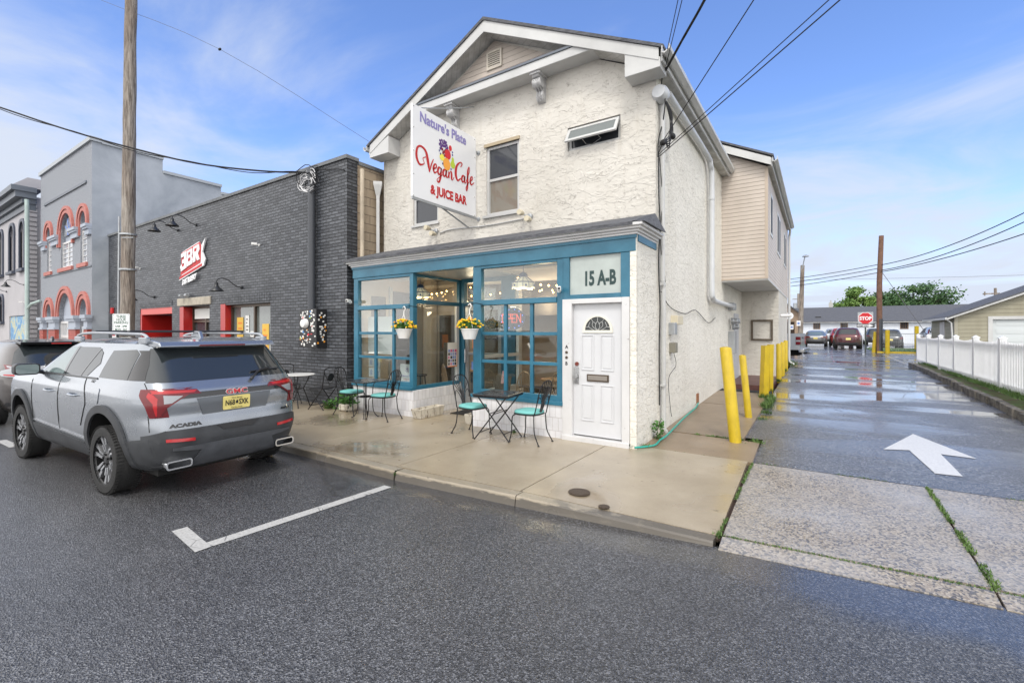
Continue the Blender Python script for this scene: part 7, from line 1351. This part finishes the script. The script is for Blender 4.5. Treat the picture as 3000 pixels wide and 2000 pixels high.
def raise_body(o):
    for c in kids(o):
        if c.name.split('.')[0] == 'wheel': continue
        if c.type == 'MESH':
            for v in c.data.vertices: k = min(1, max(0, (v.co.z-1.15)/.5)); lo_k = min(1, max(0, (v.co.z-.2)/.5)); v.co.z += .085*(.45+.55*lo_k)*(1-.62*k)
        raise_body(c)
raise_body(suv)
settle(suv, (-5.66, 2.72, 0), R(180+3.1))
# ---- the dark crossover ahead
XT = [(.24, .25, 4.6, .80), (.35, .12, 4.78, .89), (.55, .05, 4.88, .94), (.75, .04, 4.9, .955), (.95, .08, 4.86, .955), (1.05, .12, 4.7, .94), (1.12, .18, 4.1, .90), (1.2, .28, 3.7, .86), (1.35, .46, 3.3, .79), (1.48, .62, 2.95, .72), (1.56, .74, 2.7, .64), (1.61, .95, 2.4, .5), (1.63, 1.3, 2.1, .3)]
cx, xb, _ = car('dark_crossover', 'dark brown crossover parked ahead of the silver SUV, cut by the left edge', 'car', XT, 4.9, .98, 3.8, .37, .94, 'brown_paint', n=5, detail=1)
f = xb.rear(.004)
patch([(-.74, 1.12), (.74, 1.12), (.64, 1.40), (.52, 1.53), (-.52, 1.53), (-.64, 1.40)], f, 'rear_window', 'car_glass', cx); B().prism([(.52, 1.535), (.50, 1.59), (.95, 1.628), (.95, 1.58)], lambda a, c, d: (a, d, c), -.58, .58).out('spoiler', 'gloss_black', cx, bevel=.01, local=True); B().box(.497, .51, -.15, .15, 1.545, 1.565).out('brake_light', 'tail_bright', cx, local=True)
for s_ in (-1, 1):
    S_ = lambda pts: [(p[0]*s_, p[1]) for p in (pts if s_ > 0 else pts[::-1])]
    patch(S_([(.46, 1.00), (.80, .93), (.80, 1.17), (.72, 1.15)]), xb.rear(.006), 'tail_light', 'tail_red', cx, .014, step=.04); patch(S_([(.52, 1.0), (.80, .955), (.80, .985), (.60, 1.015), (.78, 1.12), (.78, 1.15), (.74, 1.14)]), xb.rear(.022), 'light_bar', 'tail_clear', cx, .003, step=.04)
    patch([(.12, .93), (.40, .96), (.50, 1.0), (.45, 1.06), (.12, 1.16)], xb.side(s_, .006), 'tail_light_side', 'tail_clear', cx, .014, step=.04); patch([(.12, .95), (.36, .975), (.36, .995), (.12, .985)], xb.side(s_, .022), 'light_bar', 'tail_bright', cx, .004, step=.04)
    patch([(.70, 1.16), (1.3, 1.14), (1.2, 1.36), (.95, 1.33)], xb.side(s_, .004), 'rear_quarter_window', 'car_glass', cx); patch([(1.35, 1.14), (2.2, 1.13), (2.15, 1.5), (1.35, 1.44)], xb.side(s_, .004), 'rear_door_window', 'car_glass', cx); patch([(2.26, 1.13), (3.3, 1.13), (2.8, 1.42), (2.3, 1.51), (2.22, 1.5)], xb.side(s_, .004), 'front_door_window', 'car_glass', cx)
    patch([(.66, 1.135), (3.3, 1.105), (3.3, 1.12), (.70, 1.155)], xb.side(s_, .006), 'chrome_strip', 'chrome', cx, .006)
    patch(S_([(.50, .66), (.74, .66), (.74, .69), (.50, .69)]), xb.rear(.006), 'reflector', 'tail_bright', cx, .006); ex = B(); ex.lathe([(.05, .03), (.05, .2)], (0, s_*.6, .33), 16, 'X', cap=False); ex.out('exhaust_tip', 'chrome', cx, local=True)
patch([(-.84, .28), (.84, .28), (.80, .46), (-.80, .46)], xb.rear(.003), 'bumper', 'black_plastic', cx, .012)
text('MURANO', .045, lambda u, v_, d: xb.rear(.006)(-u+.62, .80+v_, d), 'badge', 'chrome', cx, .004, xs=1.5, bold=.002, local=True); plate(cx, lambda a, c, d: tuple(Vector(xb.rear(.008)(0, c, 0))+Vector((-d, a, 0))), .31, .155, .83, '', '', '')
B().prism([(1.0, 1.60), (1.22, 1.62), (1.10, 1.69), (1.03, 1.685)], lambda a, c, d: (a, d, c), -.02, .02).out('antenna_fin', 'gloss_black', cx, bevel=.01, local=True)
settle(cx, (-12.35, 2.72, 0), R(180+2))
# ---- parked cars at the end of the alley
SUVT = [(.24, .2, 4.3, .78), (.4, .06, 4.5, .88), (.7, .02, 4.55, .93), (.95, .05, 4.5, .925), (1.05, .10, 4.2, .90), (1.12, .16, 3.6, .86), (1.35, .34, 3.1, .76), (1.55, .5, 2.7, .68), (1.63, .62, 2.4, .58), (1.66, .9, 2.0, .35)]
SEDT = [(.22, .2, 4.6, .78), (.4, .06, 4.78, .87), (.65, .02, 4.85, .91), (.85, .03, 4.8, .91), (.98, .12, 4.3, .88), (1.02, .7, 3.6, .83), (1.15, .95, 3.3, .77), (1.32, 1.35, 2.8, .68), (1.41, 1.65, 2.5, .55), (1.44, 1.9, 2.2, .3)]
def smallcar(tab, name, label, paint, loc, rz, kind, light='boomer', grp='cars parked at the end of the alley'):
    t, q, _ = car(name, label, 'car', tab, 4.6, .85, 3.55, .34, .90, paint, grp, n=5.5)
    f = q.rear(.005); zt = tab[-1][0]; k = 1.0 if kind == 'sedan' else 1.10; top = zt-.12
    w0, w1 = q.row(k+.05)[2]*.86, q.row(top)[2]*.84; patch([(-w0, k+.05), (w0, k+.05), (w1, top), (-w1, top)], f, 'rear_window', 'car_glass' if kind != 'sedan' else 'clear_car_glass', t, step=.12)
    for s_ in (-1, 1):
        S_ = lambda pts: [(p[0]*s_, p[1]) for p in (pts if s_ > 0 else pts[::-1])]
        if light == 'boomer': pts = [(.58, .98), (.86, .92), (.84, 1.03), (.74, 1.06), (.66, 1.42), (.60, 1.42), (.68, 1.05)]
        elif light == 'sedan': pts = [(.38, .80), (.88, .78), (.86, .92), (.42, .88)]
        else: pts = [(.55, .86), (.86, .84), (.84, 1.05), (.70, 1.0)]
        patch(S_(pts), q.rear(.006), 'tail_light', 'tail_red', t, .012, step=.06); x0 = .62 if kind != 'sedan' else 1.1
        patch([(x0+.2, k+.05), (3.2, k+.05), (2.7, top-.02), (x0+.75, top-.02)], q.side(s_, .005), 'side_window', 'car_glass', t, step=.15)
    patch([(-.80, .28), (.80, .28), (.82, .50), (-.82, .50)], q.rear(.003), 'bumper', 'cladding', t, .012, step=.1); plate(t, lambda a, c, d: tuple(Vector(q.rear(.006)(0, c, 0))+Vector((-d, a, 0))), .31, .16, .78 if kind != 'sedan' else .75, '', '', '')
    if kind == 'sedan': patch([(-.40, .86), (.40, .86), (.40, .885), (-.40, .885)], q.rear(.006), 'chrome_bar', 'chrome', t, .01)
    settle(t, loc, rz); return t
U = R(90)
smallcar(SUVT, 'parked_suv', 'dark maroon compact SUV with tall tail lights, middle of the alley end', 'maroon_paint', (1.88, 44.2, .42), U, 'suv')
smallcar(SEDT, 'parked_sedan', 'grey sedan with a chrome strip parked beside the pickup truck', 'sedan_paint', (-.28, 49.6, .42), U, 'sedan', 'sedan')
smallcar(SUVT, 'parked_suv', 'bright red SUV mostly hidden behind the maroon one', 'red_paint', (1.70, 51.5, .42), U, 'suv', 'hatch')
smallcar(SUVT, 'parked_suv', 'small pale SUV far back between the sedan and the red SUV', 'truck_paint', (1.35, 61, .42), U, 'suv', 'hatch')
smallcar(SUVT, 'parked_hatchback', 'charcoal hatchback behind the chain link fence right of the bare pole', 'charcoal_paint', (4.95, 49.5, .30), U, 'suv', 'hatch')
smallcar(SUVT, 'parked_suv', 'black car left of the bare pole behind its left bollard', 'black_paint', (4.75, 57.5, .42), U, 'suv', 'hatch')
smallcar(SUVT, 'parked_suv', 'dark windowed SUV showing above the white picket fence near the garage', 'truck_paint', (8.2, 50.5, .50), U, 'suv', 'boomer')
# ---- silver pickup behind the cafe (tail towards the alley, nose to the left)
pk = thing('pickup_truck', (0, 0, 0), 'silver pickup truck tail showing past the cafe rear downspout', 'pickup truck')
b = B(); b.prism([(0.02, .62), (0, .70), (.01, 1.30), (.03, 1.34), (1.95, 1.34), (2.0, 1.30), (2.0, .62)], lambda a, c, d: (a, d, c), -.98, .98); b = b.out('bed', 'truck_paint', pk, bevel=.035, local=True)
c = B(); c.box(.08, 1.9, -.90, .90, .80, 1.5); c = c.out('c', 'well_dark'); wcut = B(); wcut.lathe([(.46, -1.1), (.46, 1.1)], (1.15, 0, .40), 28, 'Y'); wcut = wcut.out('w', 'well_dark'); b.modifiers.clear(); cut(b, [c, wcut])
q = B(); q.prism([(2.02, .45), (2.02, 1.34), (2.2, 1.86), (2.5, 1.92), (3.5, 1.9), (4.1, 1.30), (5.5, 1.22), (5.6, .9), (5.55, .45)], lambda a, c_, d: (a, d, c_), -.96, .96); q.out('cab', 'truck_paint', pk, bevel=.05, local=True)
for s_ in (-1, 1):
    B().prism([(2.25, 1.32), (2.4, 1.80), (3.4, 1.80), (3.85, 1.32)], lambda a, c_, d: (a, s_*(.962+d), c_), 0, .004).out('side_window', 'car_glass', pk, local=True)
    tl = B(); tl.box(-.02, .16, s_*.80 if s_ > 0 else -1.0, 1.0 if s_ > 0 else -.80, .84, 1.20); tl = tl.out('tail_light', 'tail_red', pk, bevel=.015, local=True); B().box(-.025, .165, s_*.82 if s_ > 0 else -1.003, 1.003 if s_ > 0 else -.82, .98, 1.05).out('reverse_light', 'tail_clear', tl, local=True)
    for ax in (1.15, 4.6): wheel(ax, s_*.86, .38, .25, s_, pk, 'plain', 5)
q = B(); q.box(-.16, .06, -.98, .98, .50, .68); q.out('rear_bumper', 'chrome', pk, bevel=.04, local=True); B().box(-.20, -.05, -.35, .35, .42, .50).out('hitch_step', 'black_plastic', pk, local=True); B().box(-.015, 0, -.15, .15, 1.12, 1.18).out('tailgate_handle', 'black_plastic', pk, bevel=.01, local=True); B().box(.1, 5.4, -.6, .6, .35, .62).out('chassis', 'well_dark', pk, local=True)
settle(pk, (-.62, 24.75, .36), R(180-5))

for o_ in [o for o in bpy.data.objects if o.type == 'MESH' and o.name.split('.')[0] in ('side_wall', 'base_wall', 'eave_box', 'corner_trim', 'rear_wall', 'siding', 'display_ledge', 'red_jamb', 'coping', 'sticker', 'rail_foot', 'room_partition', 'fascia', 'soffit', 'crossbar')]: split_loose(o_)
